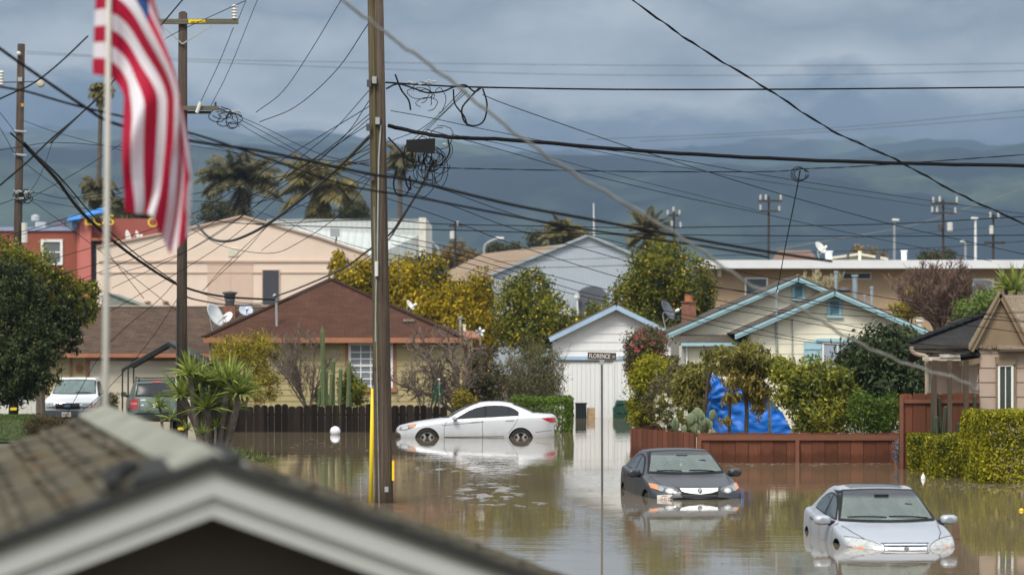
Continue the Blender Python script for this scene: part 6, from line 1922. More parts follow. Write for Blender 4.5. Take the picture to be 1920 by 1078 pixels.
G_citrus = leafm('leaf_citrus_shrub', [(0.018, 0.030, 0.007), (0.036, 0.052, 0.010), (0.075, 0.090, 0.015), (0.25, 0.24, 0.025)])
G_lav = leafm('leaf_lavender', [(0.08, 0.08, 0.09), (0.13, 0.13, 0.16), (0.19, 0.19, 0.23)])
G_yucca = leafm('leaf_yucca', [(0.060, 0.095, 0.022), (0.12, 0.165, 0.035), (0.24, 0.27, 0.055)], trans=0.3)
G_aga = leafm('leaf_agapanthus', [(0.04, 0.075, 0.018), (0.085, 0.13, 0.03), (0.16, 0.20, 0.05)])
G_palm = leafm('leaf_palm', [(0.040, 0.046, 0.026), (0.085, 0.084, 0.042), (0.17, 0.15, 0.07)])
G_palmy = leafm('leaf_palm_yellow', [(0.055, 0.060, 0.028), (0.115, 0.105, 0.040), (0.24, 0.20, 0.07)])
G_far = leafm('leaf_far_tree', [(0.030, 0.040, 0.022), (0.055, 0.062, 0.028), (0.10, 0.09, 0.04)])
G_rusty = leafm('leaf_rusty_bush', [(0.06, 0.055, 0.02), (0.13, 0.10, 0.04), (0.21, 0.14, 0.07)])
M_lemon = pm('lemon_fruit', (0.70, 0.48, 0.02), 0.5, var=0.1)
M_orange = pm('orange_fruit', (0.62, 0.30, 0.02), 0.5, var=0.1)
M_pinkf = leafm('petal_pink', [(0.38, 0.03, 0.07), (0.50, 0.08, 0.13), (0.50, 0.17, 0.12)], trans=0.3)
M_whitef = leafm('petal_white', [(0.6, 0.58, 0.5), (0.75, 0.73, 0.66)], trans=0.3)

# -- left side
bl = [bpx(-70, 490, 85, 640, 80), bpx(-60, 570, 130, 715, 80), bpx(30, 525, 140, 630, 81), bpx(-30, 630, 85, 757, 79), bpx(-90, 600, 30, 757, 79), bpx(70, 585, 158, 672, 80.5), bpx(-60, 655, 90, 760, 79), bpx(30, 640, 120, 730, 78.6), bpx(95, 555, 176, 615, 80.5)]
plant('conifer_tree', 'big dark dense evergreen overhanging the white pickup at the left edge', 'tree', bl, 42000, 0.115, G_dark, 11, trunk=0.12, limbs=8, hang=0.5, aspect=0.42, sig=0.085, shell=0.55, base=(X(-25, 79.5), 79.8), per=40)
bl = [bpx(-40, 450, 70, 590, 90), bpx(20, 470, 112, 590, 90.3), bpx(88, 505, 150, 600, 90.6), bpx(130, 522, 188, 610, 91)]
t_, rg_ = plant('lemon_tree', 'lemon tree with yellow fruit rising behind the dark evergreen at the left edge', 'tree', bl, 11000, 0.14, G_lemon, 12, trunk=0.12)
specks(t_, 'fruit', bl, 46, 0.036, M_lemon, rg_)
bl = [bpx(42, 782, 115, 822, 82, 0.5), bpx(85, 785, 142, 815, 82, 0.5)]
plant('shrub', 'low rusty-green shrub on the lawn edge in front of the white pickup', 'shrub', bl, 3500, 0.08, G_rusty, 13, trunk=0.03, base_z=0.05)
bl = [bpx(187, 742, 212, 800, 89, 0.35), bpx(196, 735, 220, 790, 89, 0.3)]
plant('shrub', 'narrow dark shrub behind the flagpole between the pickup and the green car', 'shrub', bl, 1500, 0.10, G_camellia, 14, trunk=0.03, base_z=-0.1)
# lawn and its grass
lw = MB()
xs_ = np.arange(-19, -13.6, 0.3); ys_ = np.arange(78.5, 96, 0.5)
for y in ys_:
    for x in xs_: lw.v.append((float(x), float(y), ground_z(float(x), float(y)) + 0.035 + 0.02 * mnoise.noise((x, y, 3.1))))
for j in range(len(ys_) - 1):
    for i in range(len(xs_) - 1):
        k = j * len(xs_) + i; lw.f.append((k, k + 1, k + len(xs_) + 1, k + len(xs_)))
o = lw.build('lawn', pm('lawn_soil', (0.045, 0.062, 0.016), 0.95, var=0.3, scale=2), smooth=True); tag(o, kind='structure')
rg_ = np.random.default_rng(4)
gx_ = rg_.uniform(-18.8, -13.8, 16000); gy_ = rg_.uniform(79, 95.5, 16000)
gz_ = np.array([ground_z(float(a), float(b)) for a, b in zip(gx_, gy_)]) + 0.05
gp_ = np.stack([gx_, gy_, gz_], 1)
o = quads_object('grass', leaf_quads(gp_, np.tile([0, 0, 1.0], (len(gp_), 1)), 0.09, rg_, 0.2, -0.9, 0.9), leafm('grass_blade', [(0.03, 0.06, 0.012), (0.06, 0.10, 0.02), (0.10, 0.14, 0.03)]), None, (0, 0, 0))
tag(o, 'short green lawn grass on the mound at the left edge', 'grass', kind='stuff')

# -- in front of the ochre house
bl = [bpx(392, 628, 470, 700, 93), bpx(440, 622, 525, 700, 93.2), bpx(395, 680, 450, 755, 92.8), bpx(440, 690, 530, 760, 93)]
plant('shrub', 'loose yellow-green shrub left of the bare shrub by the ochre house', 'shrub', bl, 11000, 0.10, G_yellow, 15, trunk=0.06, shell=0.35, sig=0.14, aspect=0.35)
def bare_plant(name, label, cat, base, tips, L, r, depth, seed, mat, spread=0.55, up=0.25, n=6, kids=(2, 3), minr=0.007):
    rr = random.Random(seed)
    t = thing(name, label, cat, base)
    tr_ = MB(); br = MB()
    b0 = Vector(base)
    for i in range(n):
        tip = Vector(tips[i % len(tips)]) + Vector((rr.gauss(0, .12), rr.gauss(0, .3), rr.gauss(0, .08)))
        m_ = b0.lerp(tip, 0.45) + Vector((rr.gauss(0, .08), rr.gauss(0, .1), 0.1))
        c_ = catmull([b0 + Vector((rr.gauss(0, .06), rr.gauss(0, .06), -0.15)), m_, tip], 4)
        tr_.tube(c_, [r * (1 - 0.6 * k / (len(c_) - 1)) for k in range(len(c_))], 6, cap=False)
        for q in range(2, len(c_)):
            for _ in range(2):
                d = (c_[q] - c_[q - 1]).normalized() + Vector((rr.gauss(0, spread), rr.gauss(0, spread), rr.gauss(0, spread * .6)))
                branch(br, c_[q], d, L * rr.uniform(.6, 1.1), r * 0.38, depth, rr, spread, up, kids, 3, minr)
    tr_.build('trunk', mat, t); br.build('branches', mat, t)
    return t
bare_plant('bare_shrub', 'upright leafless grey-brown shrub left of the columnar cacti', 'shrub', P(577, 765, 93), [P(535, 700, 93), P(550, 665, 93), P(570, 660, 93.2), P(590, 665, 93), P(605, 690, 93), P(545, 720, 93)], 0.50, 0.035, 3, 21, M_twig, 0.42, 0.30, 8, (2, 3), 0.0055)
def cactus(name, label, cols, D, group=None, seed=1, mat=None):
    rr = random.Random(seed)
    t = thing(name, label, 'cactus', (X(cols[0][0], D), D, 0.1), group=group)
    for (px_, y0, y1, wpx) in cols:
        dd = D + rr.uniform(-0.25, 0.25)
        r = wpx / 2 * dd / F
        b = MB(); n = 16; m_ = 14
        z0, z1 = Z(y1, dd), Z(y0, dd)
        vs = []
        for i in range(m_):
            f_ = i / (m_ - 1)
            z = z0 + (z1 - z0) * f_
            rad = r * (1.0 if f_ < 0.9 else math.sqrt(max(0.02, 1 - ((f_ - 0.9) / 0.1) ** 2))) * (1 + 0.05 * math.sin(9 * f_))
            for k in range(n):
                a = 2 * math.pi * k / n
                q = rad * (1.0 if k % 2 else 0.80)
                vs.append((X(px_, dd) + q * math.cos(a) + 0.03 * math.sin(f_ * 2 + px_), dd + q * math.sin(a), z))
        fs = [tuple((m_ - 1) * n + k for k in range(n))]
        for i in range(m_ - 1):
            for k in range(n): fs.append((i * n + k, i * n + (k + 1) % n, (i + 1) * n + (k + 1) % n, (i + 1) * n + k))
        b.add(vs, fs); b.build('stem', mat or M_cactus, t)
    return t
M_cactus = pm('cactus_skin', (0.10, 0.135, 0.055), 0.6, var=0.25, scale=5, stretch=(3, 3, 0.6))
M_cactusd = pm('cactus_skin_dark', (0.045, 0.055, 0.030), 0.7, var=0.3, scale=5, stretch=(3, 3, 0.6))
cactus('columnar_cactus', 'group of tall ribbed columnar cacti left of the white grid window', [(604.5, 611, 762, 8.5), (605.5, 694, 762, 9), (613, 690, 762, 8), (626, 671, 762, 8), (621, 697, 762, 7), (639, 688, 762, 7.5), (653, 674, 762, 8), (657, 735, 762, 9), (597, 730, 762, 7)], 92.6, seed=5)
bl = [bpx(635, 690, 668, 760, 93.6, 0.5), bpx(655, 715, 690, 762, 93.4, 0.5), bpx(588, 725, 615, 762, 93.8, 0.4)]
plant('shrub', 'deep green shrub growing among the cacti under the grid window', 'shrub', bl, 2600, 0.12, G_citrus, 17, trunk=0.03)
bare_plant('bare_tree', 'contorted leafless tree in front of the right end of the ochre wall', 'tree', P(862, 772, 93), [P(770, 660, 93), P(800, 650, 93.4), P(840, 645, 93), P(870, 640, 93), P(760, 720, 92.8), P(800, 700, 93), P(880, 660, 93.2), P(845, 680, 93)], 0.55, 0.075, 3, 22, M_twig, 0.75, 0.0, 8, (1, 3), 0.008)
bare_plant('bare_tree', 'thin pale leafless sapling between the wooden pole and the swing frame', 'tree', P(795, 765, 92.5), [P(755, 715, 92.5), P(770, 690, 92.5), P(800, 685, 92.5), P(820, 705, 92.5), P(780, 720, 92.5)], 0.35, 0.02, 2, 23, M_twig, 0.6, 0.1, 6, (2, 3), 0.007)
bl = [bpx(868, 690, 925, 762, 94), bpx(900, 680, 950, 760, 94.3), bpx(880, 655, 930, 700, 95)]
t_, rg_ = plant('shrub', 'dark shrub with a few orange blossoms behind the roof of the pale sedan', 'shrub', bl, 4200, 0.11, G_camellia, 18, trunk=0.04)
specks(t_, 'blossom', bl, 16, 0.035, M_orange, rg_)
bl = [bpx(850, 726, 884, 770, 92.6, 0.5), bpx(870, 738, 900, 770, 92.6, 0.4)]
plant('shrub', 'low bright lime-green shrub just above the windscreen of the pale sedan', 'shrub', bl, 1600, 0.09, G_yellow, 19, trunk=0.03)
bl = [bpx(935, 650, 1000, 755, 95.5), bpx(965, 628, 1040, 740, 95.5), bpx(1000, 650, 1065, 750, 95.5), bpx(940, 690, 1062, 760, 95)]
t_, rg_ = plant('bush', 'large twiggy grey-olive bush left of the white garage', 'shrub', bl, 12000, 0.085, G_olive, 20, trunk=0.06, shell=0.3, sig=0.13, aspect=0.35, base_z=-0.1)
tw = MB(); rr_ = random.Random(8)
for k in range(150):
    a = Vector((X(rr_.uniform(950, 1050), 95), rr_.uniform(94.6, 96), rr_.uniform(0.2, 1.6)))
    tw.tube([a, a + Vector((rr_.gauss(0, .25), rr_.gauss(0, .2), rr_.uniform(.6, 1.3)))], [0.012, 0.005], 3, cap=False)
tw.build('twigs', M_twig, t_)

def hedge(name, label, x0, x1, y0, y1, z0, z1, n, size, mat, seed, round_=0.15, group=None, rot=0.0):
    """clipped hedge: leaves over a rounded box with a leafy filling"""
    rg = np.random.default_rng(seed)
    cx, cy = (x0 + x1) / 2, (y0 + y1) / 2
    t = thing(name, label, 'hedge', (cx, cy, z0), group=group)
    hx_, hy_, hz_ = (x1 - x0) / 2, (y1 - y0) / 2, (z1 - z0) / 2
    A = np.array([hy_ * hz_, hy_ * hz_, hx_ * hz_, hx_ * hz_, hx_ * hy_])
    f = rg.choice(5, n, p=A / A.sum())
    u = rg.uniform(-1, 1, (n, 3))
    nr = np.zeros((n, 3))
    for k, (ax_, s_) in enumerate(((0, 1), (0, -1), (1, 1), (1, -1), (2, 1))):
        m_ = f == k
        u[m_, ax_] = s_; nr[m_, ax_] = s_
    # lumpy surface, softened edges
    h_ = np.array([hx_, hy_, hz_])
    ln = np.abs(u) ** 6
    rad = (ln.sum(1)) ** (1 / 6)
    u2 = u / rad[:, None] ** round_ / 1.0
    p = u2 * h_ + np.array([cx, cy, (z0 + z1) / 2])
    lump = np.array([mnoise.noise((float(q[0] * 1.8), float(q[1] * 1.8), float(q[2] * 1.8))) for q in p])
    p += nr * (lump * 0.10)[:, None] - nr * (rg.uniform(0, 1, n) ** 2 * 0.22)[:, None]
    Q = leaf_quads(p, nr, size, rg, 0.55, -0.1, 0.75)
    quads_object('foliage', Q, mat, t, (cx, cy, z0))
    st = MB(); rr = random.Random(seed)
    for k in range(8):
        a = Vector((rr.uniform(x0 + .2, x1 - .2), rr.uniform(y0 + .2, y1 - .2), z0))
        st.tube([a, a + Vector((rr.gauss(0, .1), rr.gauss(0, .1), (z1 - z0) * 0.8))], [0.03, 0.012], 5)
    st.build('stems', M_bark, t)
    return t
hedge('hedge', 'bright green clipped hedge behind the tail of the pale sedan', X(958, 90), X(1074, 90), 89.5, 92.5, -0.5, Z(746, 90), 15000, 0.085, G_hedge, 31)
hedge('hedge', 'short square-cut yellow-green hedge, farthest of the row by the tan house', X(1702, 65.5), X(1795, 65.5), 64.8, 66.4, -0.5, Z(814, 65), 13000, 0.07, G_hedgey, 32, group='hedges in front of the tan house')
hedge('hedge', 'middle rounded yellow-green hedge of the row by the tan house', X(1740, 63), X(1845, 63), 62.0, 64.2, -0.5, Z(820, 62.5), 15000, 0.07, G_hedgey, 33, 0.4, group='hedges in front of the tan house')
hedge('hedge', 'tallest yellow-green hedge under the tall narrow window at the right edge', X(1822, 60.5), X(2150, 60.5), 59.6, 62.2, -0.5, Z(772, 60), 52000, 0.075, G_hedgey, 34, 0.25, group='hedges in front of the tan house')

# -- citrus and acacia behind the houses
def group_tree(label, rects, D, n, size, mat, seed, fruit=None, nf=0, fr=0.07, name='citrus_tree', trunk=0.12, **kw):
    bl = [bpx(*r_, D + 0.6 * math.sin(i * 2.1)) for i, r_ in enumerate(rects)]
    t, rg = plant(name, label, 'tree', bl, n, size, mat, seed, trunk=trunk, **kw)
    if fruit: specks(t, 'fruit', bl, nf, fr, fruit, rg)
    return t
group_tree('tall yellow-flowering acacia left of the wooden pole, over the brown hip roof', [(622, 500, 690, 600), (618, 472, 650, 540), (655, 480, 705, 580), (690, 500, 740, 600)], 116, 9000, 0.17, G_acacia, 41, name='acacia_tree')
group_tree('broad yellow-flowering acacia just right of the wooden pole', [(715, 480, 800, 600), (770, 475, 845, 580), (730, 540, 850, 640)], 115, 12000, 0.17, G_acacia, 42, name='acacia_tree')
group_tree('yellow-green citrus tree above the right slope of the brown hip roof', [(820, 520, 900, 640), (870, 512, 935, 620), (830, 580, 950, 680)], 113, 11000, 0.16, G_acacia, 43)
group_tree('lemon-laden tree between the ochre house and the white garage', [(925, 520, 1000, 640), (960, 505, 1040, 600), (1000, 545, 1066, 640), (930, 580, 1060, 660)], 111, 12000, 0.15, G_lemon, 44, M_lemon, 110, 0.042)
group_tree('large round orange tree rising behind the blue-trimmed house', [(1165, 470, 1270, 590), (1190, 448, 1300, 560), (1255, 480, 1340, 600), (1140, 520, 1230, 620), (1210, 540, 1330, 640)], 114, 16000, 0.17, G_orange, 45, M_orange, 90, 0.045)
group_tree('straggly lemon branches above the left slope of the white garage roof', [(1050, 580, 1110, 640), (1095, 560, 1150, 620), (1130, 575, 1240, 640)], 113, 3600, 0.14, G_lemon, 46, M_lemon, 22, 0.055, shell=0.3)

# -- beside the garage and the garden behind the red fence
bl = [bpx(1172, 618, 1235, 690, 86, 0.8), bpx(1200, 612, 1250, 680, 86, 0.8), bpx(1180, 660, 1220, 740, 86.5, 0.5), bpx(1174, 640, 1200, 720, 86, 0.5)]
t_, rg_ = plant('camellia', 'camellia bush covered in pink flowers beside the white garage', 'shrub', bl, 7500, 0.10, G_camellia, 51, trunk=0.07, base_z=-0.2)
specks(t_, 'blossom', bl[:2], 34, 0.062, M_pinkf, rg_, flower=True)
bl = [bpx(1180, 690, 1228, 800, 84, 0.6), bpx(1185, 668, 1262, 740, 84, 0.7), bpx(1180, 740, 1240, 810, 84, 0.6)]
plant('ivy_column', 'tall yellow-green overgrown column of foliage below the pink camellia', 'shrub', bl, 8500, 0.10, G_hedgey, 52, trunk=0.05, base_z=-0.3)
bl = [bpx(1245, 680, 1290, 770, 81, 0.8), bpx(1215, 700, 1262, 800, 82, 0.8), bpx(1240, 660, 1275, 720, 85, 0.5)]
plant('shrub', 'shadowy dark shrub under the left eave of the blue-trimmed house', 'shrub', bl, 3600, 0.12, G_camellia, 53, trunk=0.04)
bl = [bpx(1262, 690, 1325, 770, 78, 0.8), bpx(1280, 680, 1330, 740, 78, 0.7), bpx(1255, 740, 1320, 810, 77.5, 0.8)]
plant('avocado_shrub', 'olive-green long-leaved shrub left of the blue tarpaulin', 'shrub', bl, 5200, 0.17, G_avo, 54, trunk=0.05, hang=0.9, aspect=0.32)
bl = [bpx(1228, 735, 1268, 800, 74.5, 0.5), bpx(1238, 760, 1292, 815, 74.5, 0.5)]
t_, rg_ = plant('flowering_shrub', 'thin twiggy shrub with white blossom behind the red fence corner', 'shrub', bl, 1500, 0.09, G_avo, 55, trunk=0.035, limbs=9, shell=0.2)
specks(t_, 'blossom', bl, 46, 0.045, M_whitef, rg_, flower=True)
def prickly():
    D = 72.5; rr = random.Random(9)
    t = thing('prickly_pear', 'grey-green prickly pear cactus with flat pads behind the red fence corner', 'cactus', (X(1310, D), D, 0.15))
    mt = pm('prickly_pear_skin', (0.145, 0.185, 0.10), 0.7, var=0.2, scale=6)
    for k in range(30):
        px_ = rr.gauss(1312, 20); py_ = rr.uniform(774, 815)
        if k < 3: px_, py_ = (1295, 1308, 1318)[k], (785, 774, 782)[k]
        r = rr.uniform(0.11, 0.17)
        M = Matrix.Translation(P(px_, py_, D + rr.uniform(-0.6, 0.6))) @ Matrix.Rotation(rr.uniform(-1, 1), 4, 'Z') @ Matrix.Rotation(rr.gauss(0, .45), 4, 'Y') @ Matrix.Diagonal((0.75, 0.17, 1.0, 1))
        b = MB(); b.lathe([(0.02 * r, -r), (0.6 * r, -0.75 * r), (0.95 * r, -0.15 * r), (0.97 * r, 0.25 * r), (0.7 * r, 0.72 * r), (0.02 * r, r)], 12, M=M)
        b.build('pad', mt, t, smooth=True)
prickly()
bl = [bpx(1320, 655, 1380, 700, 76, 0.9), bpx(1355, 648, 1440, 700, 76, 0.9), bpx(1395, 660, 1445, 710, 76, 0.6)]
bl2 = [bpx(1352, 690, 1400, 735, 75.6, 0.5), bpx(1390, 690, 1432, 745, 75.6, 0.5), bpx(1350, 737, 1392, 758, 75.4, 0.3), bpx(1408, 740, 1434, 790, 75.6, 0.4), bpx(1348, 782, 1376, 800, 75.6, 0.3), bpx(1396, 702, 1446, 768, 75.8, 0.5)]
t_, rg_ = plant('avocado_tree', 'straggly avocado tree with tan drooping leaves in front of the blue tarpaulin', 'tree', bl, 2600, 0.20, G_avo, 56, trunk=0.055, hang=1.0, aspect=0.30, base=(X(1397, 75.8), 75.8), base_z=0.15)
p_, n_ = cloud_points(bl2, 2100, rg_, 0.3, 10, 0.16)
quads_object('dry_leaves', leaf_quads(p_, n_, 0.17, rg_, 0.30, 1.2, 0.9), G_avot, t_, tuple(WLOC[t_.name]))
bl = [bpx(1446, 690, 1510, 765, 74.5, 0.8), bpx(1490, 672, 1575, 770, 74.5, 0.9), bpx(1540, 690, 1600, 790, 74.8, 0.8), bpx(1478, 745, 1590, 815, 74, 0.8), bpx(1438, 668, 1490, 715, 75.5, 0.5)]
plant('citrus_shrub', 'dense citrus shrub with yellow-green new shoots behind the red fence', 'shrub', bl, 12000, 0.13, G_citrus, 57, trunk=0.05, limbs=7)
bl = [bpx(1570, 640, 1660, 750, 78, 1.0), bpx(1600, 615, 1700, 720, 78, 1.0), bpx(1660, 618, 1735, 720, 78.2, 1.0), bpx(1600, 680, 1740, 780, 77.6, 1.0)]
plant('loquat_tree', 'dark glossy loquat tree between the cream house and the tan porch', 'tree', bl, 12000, 0.19, G_loquat, 58, trunk=0.07, limbs=7, hang=0.6, aspect=0.36)
bl = [bpx(1590, 735, 1650, 815, 73.5, 0.7), bpx(1640, 740, 1690, 812, 73.5, 0.7)]
plant('shrub', 'low mid-green shrub under the loquat tree behind the red fence', 'shrub', bl, 4200, 0.10, G_hedge, 59, trunk=0.03)
bl = [bpx(1678, 822, 1706, 880, 66.6, 0.35)]
plant('lavender', 'grey-purple lavender bush at the end of the red fence', 'shrub', bl, 2200, 0.07, G_lav, 60, trunk=0.02, base_z=-0.4, shell=0.2)
cactus('columnar_cactus', 'dark columnar cacti standing beside the porch posts', [(1751, 702, 812, 8), (1762, 742, 812, 9.5), (1771, 760, 812, 8), (1757, 780, 812, 9)], 65.4, seed=6, mat=M_cactusd)
cactus('columnar_cactus', 'lone dark columnar cactus against the corner of the tan wall', [(1827, 738, 812, 7.5), (1800, 792, 815, 10)], 65.5, seed=7, mat=M_cactusd)
bare_plant('bare_tree', 'brown leafless thicket tree between the tan block and the tan house roof', 'tree', P(1765, 640, 100), [P(1700, 570, 100), P(1720, 552, 100), P(1750, 540, 100), P(1780, 538, 100), P(1805, 552, 100), P(1818, 575, 100), P(1740, 580, 99.5), P(1790, 580, 99.5)], 0.55, 0.05, 3, 24, pm('twig_rust', (0.15, 0.095, 0.07), 0.9, var=0.25, scale=4), 0.45, 0.25, 13, (2, 4), 0.009)
bl = [bpx(1668, 560, 1720, 605, 101, 0.8), bpx(1700, 535, 1745, 590, 101, 0.8)]
plant('shrub', 'pale olive shrub left of the brown leafless thicket', 'shrub', bl, 1500, 0.13, G_yellow, 61, trunk=0.04, shell=0.2)
bl = [bpx(1785, 560, 1850, 610, 97, 0.8), bpx(1830, 545, 1870, 590, 97, 0.8)]
plant('shrub', 'fresh green shrub behind the ridge of the dark porch roof', 'shrub', bl, 1800, 0.22, G_aga, 62, trunk=0.04, aspect=0.25)
bare_plant('bare_tree', 'sparse cream-blossomed twig tree in front of the tan block', 'tree', P(1535, 560, 116), [P(1515, 535, 116), P(1530, 525, 116), P(1550, 528, 116), P(1562, 522, 116)], 0.32, 0.025, 2, 25, pm('twig_cream', (0.40, 0.36, 0.22), 0.9), 0.5, 0.3, 5, (2, 3), 0.010)

# -- spiky rosettes
def rosette(cx, cy, cz, n, L, wid, rg, droop=0.25, up=0.25, seg=2):
    """sword leaves from one point: (n*seg,4,3) quads"""
    out_ = []
    for k in range(n):
        az_ = rg.uniform(0, 2 * math.pi); el = math.asin(min(0.99, max(-0.35, rg.uniform(-0.25 + up, 1.0))))
        d = np.array([math.cos(az_) * math.cos(el), math.sin(az_) * math.cos(el), math.sin(el)])
        s_ = np.array([-math.sin(az_), math.cos(az_), 0.0]); s_ = unit(s_ + 0.4 * rg.normal(size=3))
        ll = L * rg.uniform(0.75, 1.12)
        p = np.array([cx, cy, cz]); w_ = wid
        for i in range(seg):
            d2 = unit(d + np.array([0, 0, -droop * (i + 0.3) * (1 - abs(d[2]))]))
            q = p + d2 * ll / seg
            w2 = wid * (1 - (i + 1) / seg) + 0.004 if i == seg - 1 else wid * 0.85
            out_.append([p - s_ * w_ / 2, p + s_ * w_ / 2, q + s_ * w2 / 2, q - s_ * w2 / 2])
            p = q; w_ = w2; d = d2
    return np.array(out_)

def yucca(label, heads, base, D, L=0.75, n=46, wid=0.05, r=0.075, seed=1, group=None):
    rg = np.random.default_rng(seed); rr = random.Random(seed)
    bx, by = X(base[0], D), D
    t = thing('yucca', label, 'yucca', (bx, by, 0.0), group=group)
    for (px_, py_, sc) in heads:
        c = Vector((X(px_, D), D + rr.uniform(-0.5, 0.5), Z(py_, D)))
        tr_ = MB()
        b0 = Vector((X(base[0] + (px_ - base[0]) * 0.35, D), D + rr.uniform(-.2, .2), -0.1))
        tr_.tube(catmull([b0, b0.lerp(c, 0.5) + Vector((rr.gauss(0, .05), 0, -0.08)), c], 5), [r * 1.25] * 3 + [r] * 8, 8)
        tr_.build('trunk', M_yt, t)
        Q = rosette(c.x, c.y, c.z, int(n * sc), L * sc, wid, rg)
        quads_object('rosette', Q, G_yucca, t, (bx, by, 0.0))
    return t
M_yt = woodm('yucca_trunk', (0.10, 0.082, 0.068), (0.18, 0.155, 0.13), (5, 5, 7), bmp=0.9)
yucca('large many-headed yucca clump beside the second wooden pole', [(343, 742, 1.0), (366, 738, 0.95), (380, 720, 1.0), (392, 765, 0.95), (415, 730, 1.0), (432, 715, 1.0), (452, 738, 1.0), (428, 768, 0.8), (400, 715, 0.9), (360, 700, 0.8)], (398, 850), 73, 0.88, 62, 0.075, 0.085, 71)
yucca('single-stemmed young yucca left of the second wooden pole', [(304, 764, 0.85)], (304, 850), 75, 0.62, 46, 0.05, 0.04, 72)
yucca('small low yucca at the foot of the second wooden pole', [(323, 785, 0.7), (350, 805, 0.6)], (328, 850), 74, 0.6, 36, 0.05, 0.035, 73)
yucca('low yucca shoots sprouting under the large yucca clump', [(402, 800, 0.65), (382, 812, 0.6)], (395, 852), 72.3, 0.6, 36, 0.05, 0.035, 74)
yucca('spiky yucca head standing out against the tan block at the right edge', [(1903, 545, 1.0), (1888, 540, 0.6)], (1900, 640), 95, 1.1, 60, 0.10, 0.06, 75)
def agapanthus():
    rg = np.random.default_rng(5); D = 69.5
    t = thing('agapanthus', 'low strappy green plant at the edge of the flood beside the near roof', 'plant', (X(470, D), D, 0))
    Q = np.concatenate([rosette(X(px_, D), D + rg.uniform(-.3, .3), Z(py_, D), 40, 0.34, 0.025, rg, 0.7) for px_, py_ in ((440, 855), (455, 862), (470, 858), (485, 868), (500, 872), (430, 866), (515, 876))])
    quads_object('foliage', Q, G_aga, t, (X(470, D), D, 0))
agapanthus()

# -- palms
def frond(p, d, L, rg, wid=0.5, droop=0.9, seg=9, lw=0.05, hang=0.6):
    """feather frond: leaflets along a drooping midrib"""
    out_ = []; d = unit(np.array(d, float)); p = np.array(p, float); spine = [p.copy()]
    for i in range(seg):
        d = unit(d + np.array([0, 0, -droop * (0.35 + i / seg) / seg * 1.6])); p = p + d * L / seg; spine.append(p.copy())
        s_ = unit(np.cross(d, [0, 0, 1.0]) + 1e-6)
        w_ = wid * math.sin(math.pi * (0.12 + 0.85 * (i + 1) / (seg + 1)))
        for sg in (-1, 1):
            for j in range(3):
                b = p - d * L / seg * j / 3
                tip = b + s_ * sg * w_ * rg.uniform(.8, 1.1) + d * w_ * 0.55 + np.array([0, 0, -hang * w_ * rg.uniform(.6, 1.2)])
                m_ = (b + tip) / 2 + np.array([0, 0, 0.05 * w_])
                out_.append([b, m_ + d * lw, tip, m_ - d * lw])
    return out_, spine
def palm(label, crown, D, L, base_z, n=34, mat=None, seed=1, trunk=0.22, droop=0.9, wid=0.55, skirt=0, lean=0.0, lw=0.06, hang=0.6, group=None, updir=0.1, top_px=None):
    rg = np.random.default_rng(seed)
    c = Vector(P(*crown, D))
    bx = c.x + lean
    t = thing('palm_tree', label, 'palm tree', (bx, D, base_z), group=group)
    tr_ = MB(); tr_.tube([(bx, D, base_z), (bx * 0.5 + c.x * 0.5, D, (base_z + c.z) / 2), c], [trunk * 1.15, trunk, trunk * 0.9], 9)
    tr_.build('trunk', M_bark, t)
    Q = []; rb = MB()
    for k in range(n):
        az_ = rg.uniform(0, 2 * math.pi); el = rg.uniform(-0.15 + updir, 1.25)
        q, sp = frond(c, (math.cos(az_) * math.cos(el), math.sin(az_) * math.cos(el), math.sin(el)), L * rg.uniform(.8, 1.1), rg, wid, droop, 9, lw, hang)
        Q += q; rb.tube([Vector(x) for x in sp], 0.025, 3, cap=False)
    for k in range(skirt):
        az_ = rg.uniform(0, 2 * math.pi); el = rg.uniform(-1.3, -0.4)
        q, sp = frond(c - Vector((0, 0, rg.uniform(0, L * 0.5))), (math.cos(az_) * math.cos(el), math.sin(az_) * math.cos(el), math.sin(el)), L * rg.uniform(.5, .8), rg, wid * 0.7, droop * 0.8, 7, lw, hang)
        Q += q
    quads_object('crown', np.array(Q), mat or G_palm, t, (bx, D, base_z))
    rb.build('frond_ribs', M_twig, t)
    return t
palm('full grey-green feather palm, leftmost of the pair above the pink hall', (452, 340), 230, 3.7, 0.5, 46, G_palm, 81, wid=0.9, lw=0.10, hang=0.9, skirt=10)
palm('broad yellowish feather palm between the first feather palm and the wooden pole', (598, 352), 220, 3.5, 0.5, 46, G_palmy, 82, wid=0.9, lw=0.10, hang=0.9, skirt=12)
palm('shaggy fan palm behind the blue awning, left of the flagpole', (182, 350), 200, 1.7, 0.5, 30, G_palm, 83, wid=0.5, droop=1.6, skirt=26, lw=0.08, hang=0.9)
palm('tall slender palm whose small crown shows just behind the flag edge', (190, 168), 200, 1.15, 6.5, 22, G_palmy, 84, trunk=0.16, droop=2.0, wid=0.4, skirt=22, lean=-0.4, lw=0.08, hang=0.9)
palm('tall thin palm half hidden behind the big wooden pole', (750, 292), 250, 1.9, 0.5, 30, G_palm, 85, trunk=0.22, droop=1.5, wid=0.5, skirt=22, lw=0.08, hang=0.9)
palm('date palm with stiff arching fronds above the round orange tree', (1214, 440), 205, 2.3, 0.5, 44, G_palmy, 86, trunk=0.35, droop=0.9, wid=0.45, skirt=14, lw=0.07, hang=0.3)
palm('low feathery palm above the left slope of the corrugated barn', (1060, 440), 215, 2.0, 0.5, 30, G_palmy, 87, droop=0.8, wid=0.5, lw=0.08)
palm('drooping palm hanging over the red restaurant facade behind the flag', (240, 400), 185, 2.4, 0.5, 34, G_far, 88, droop=1.8, wid=0.6, skirt=30, lw=0.08, hang=1.0)
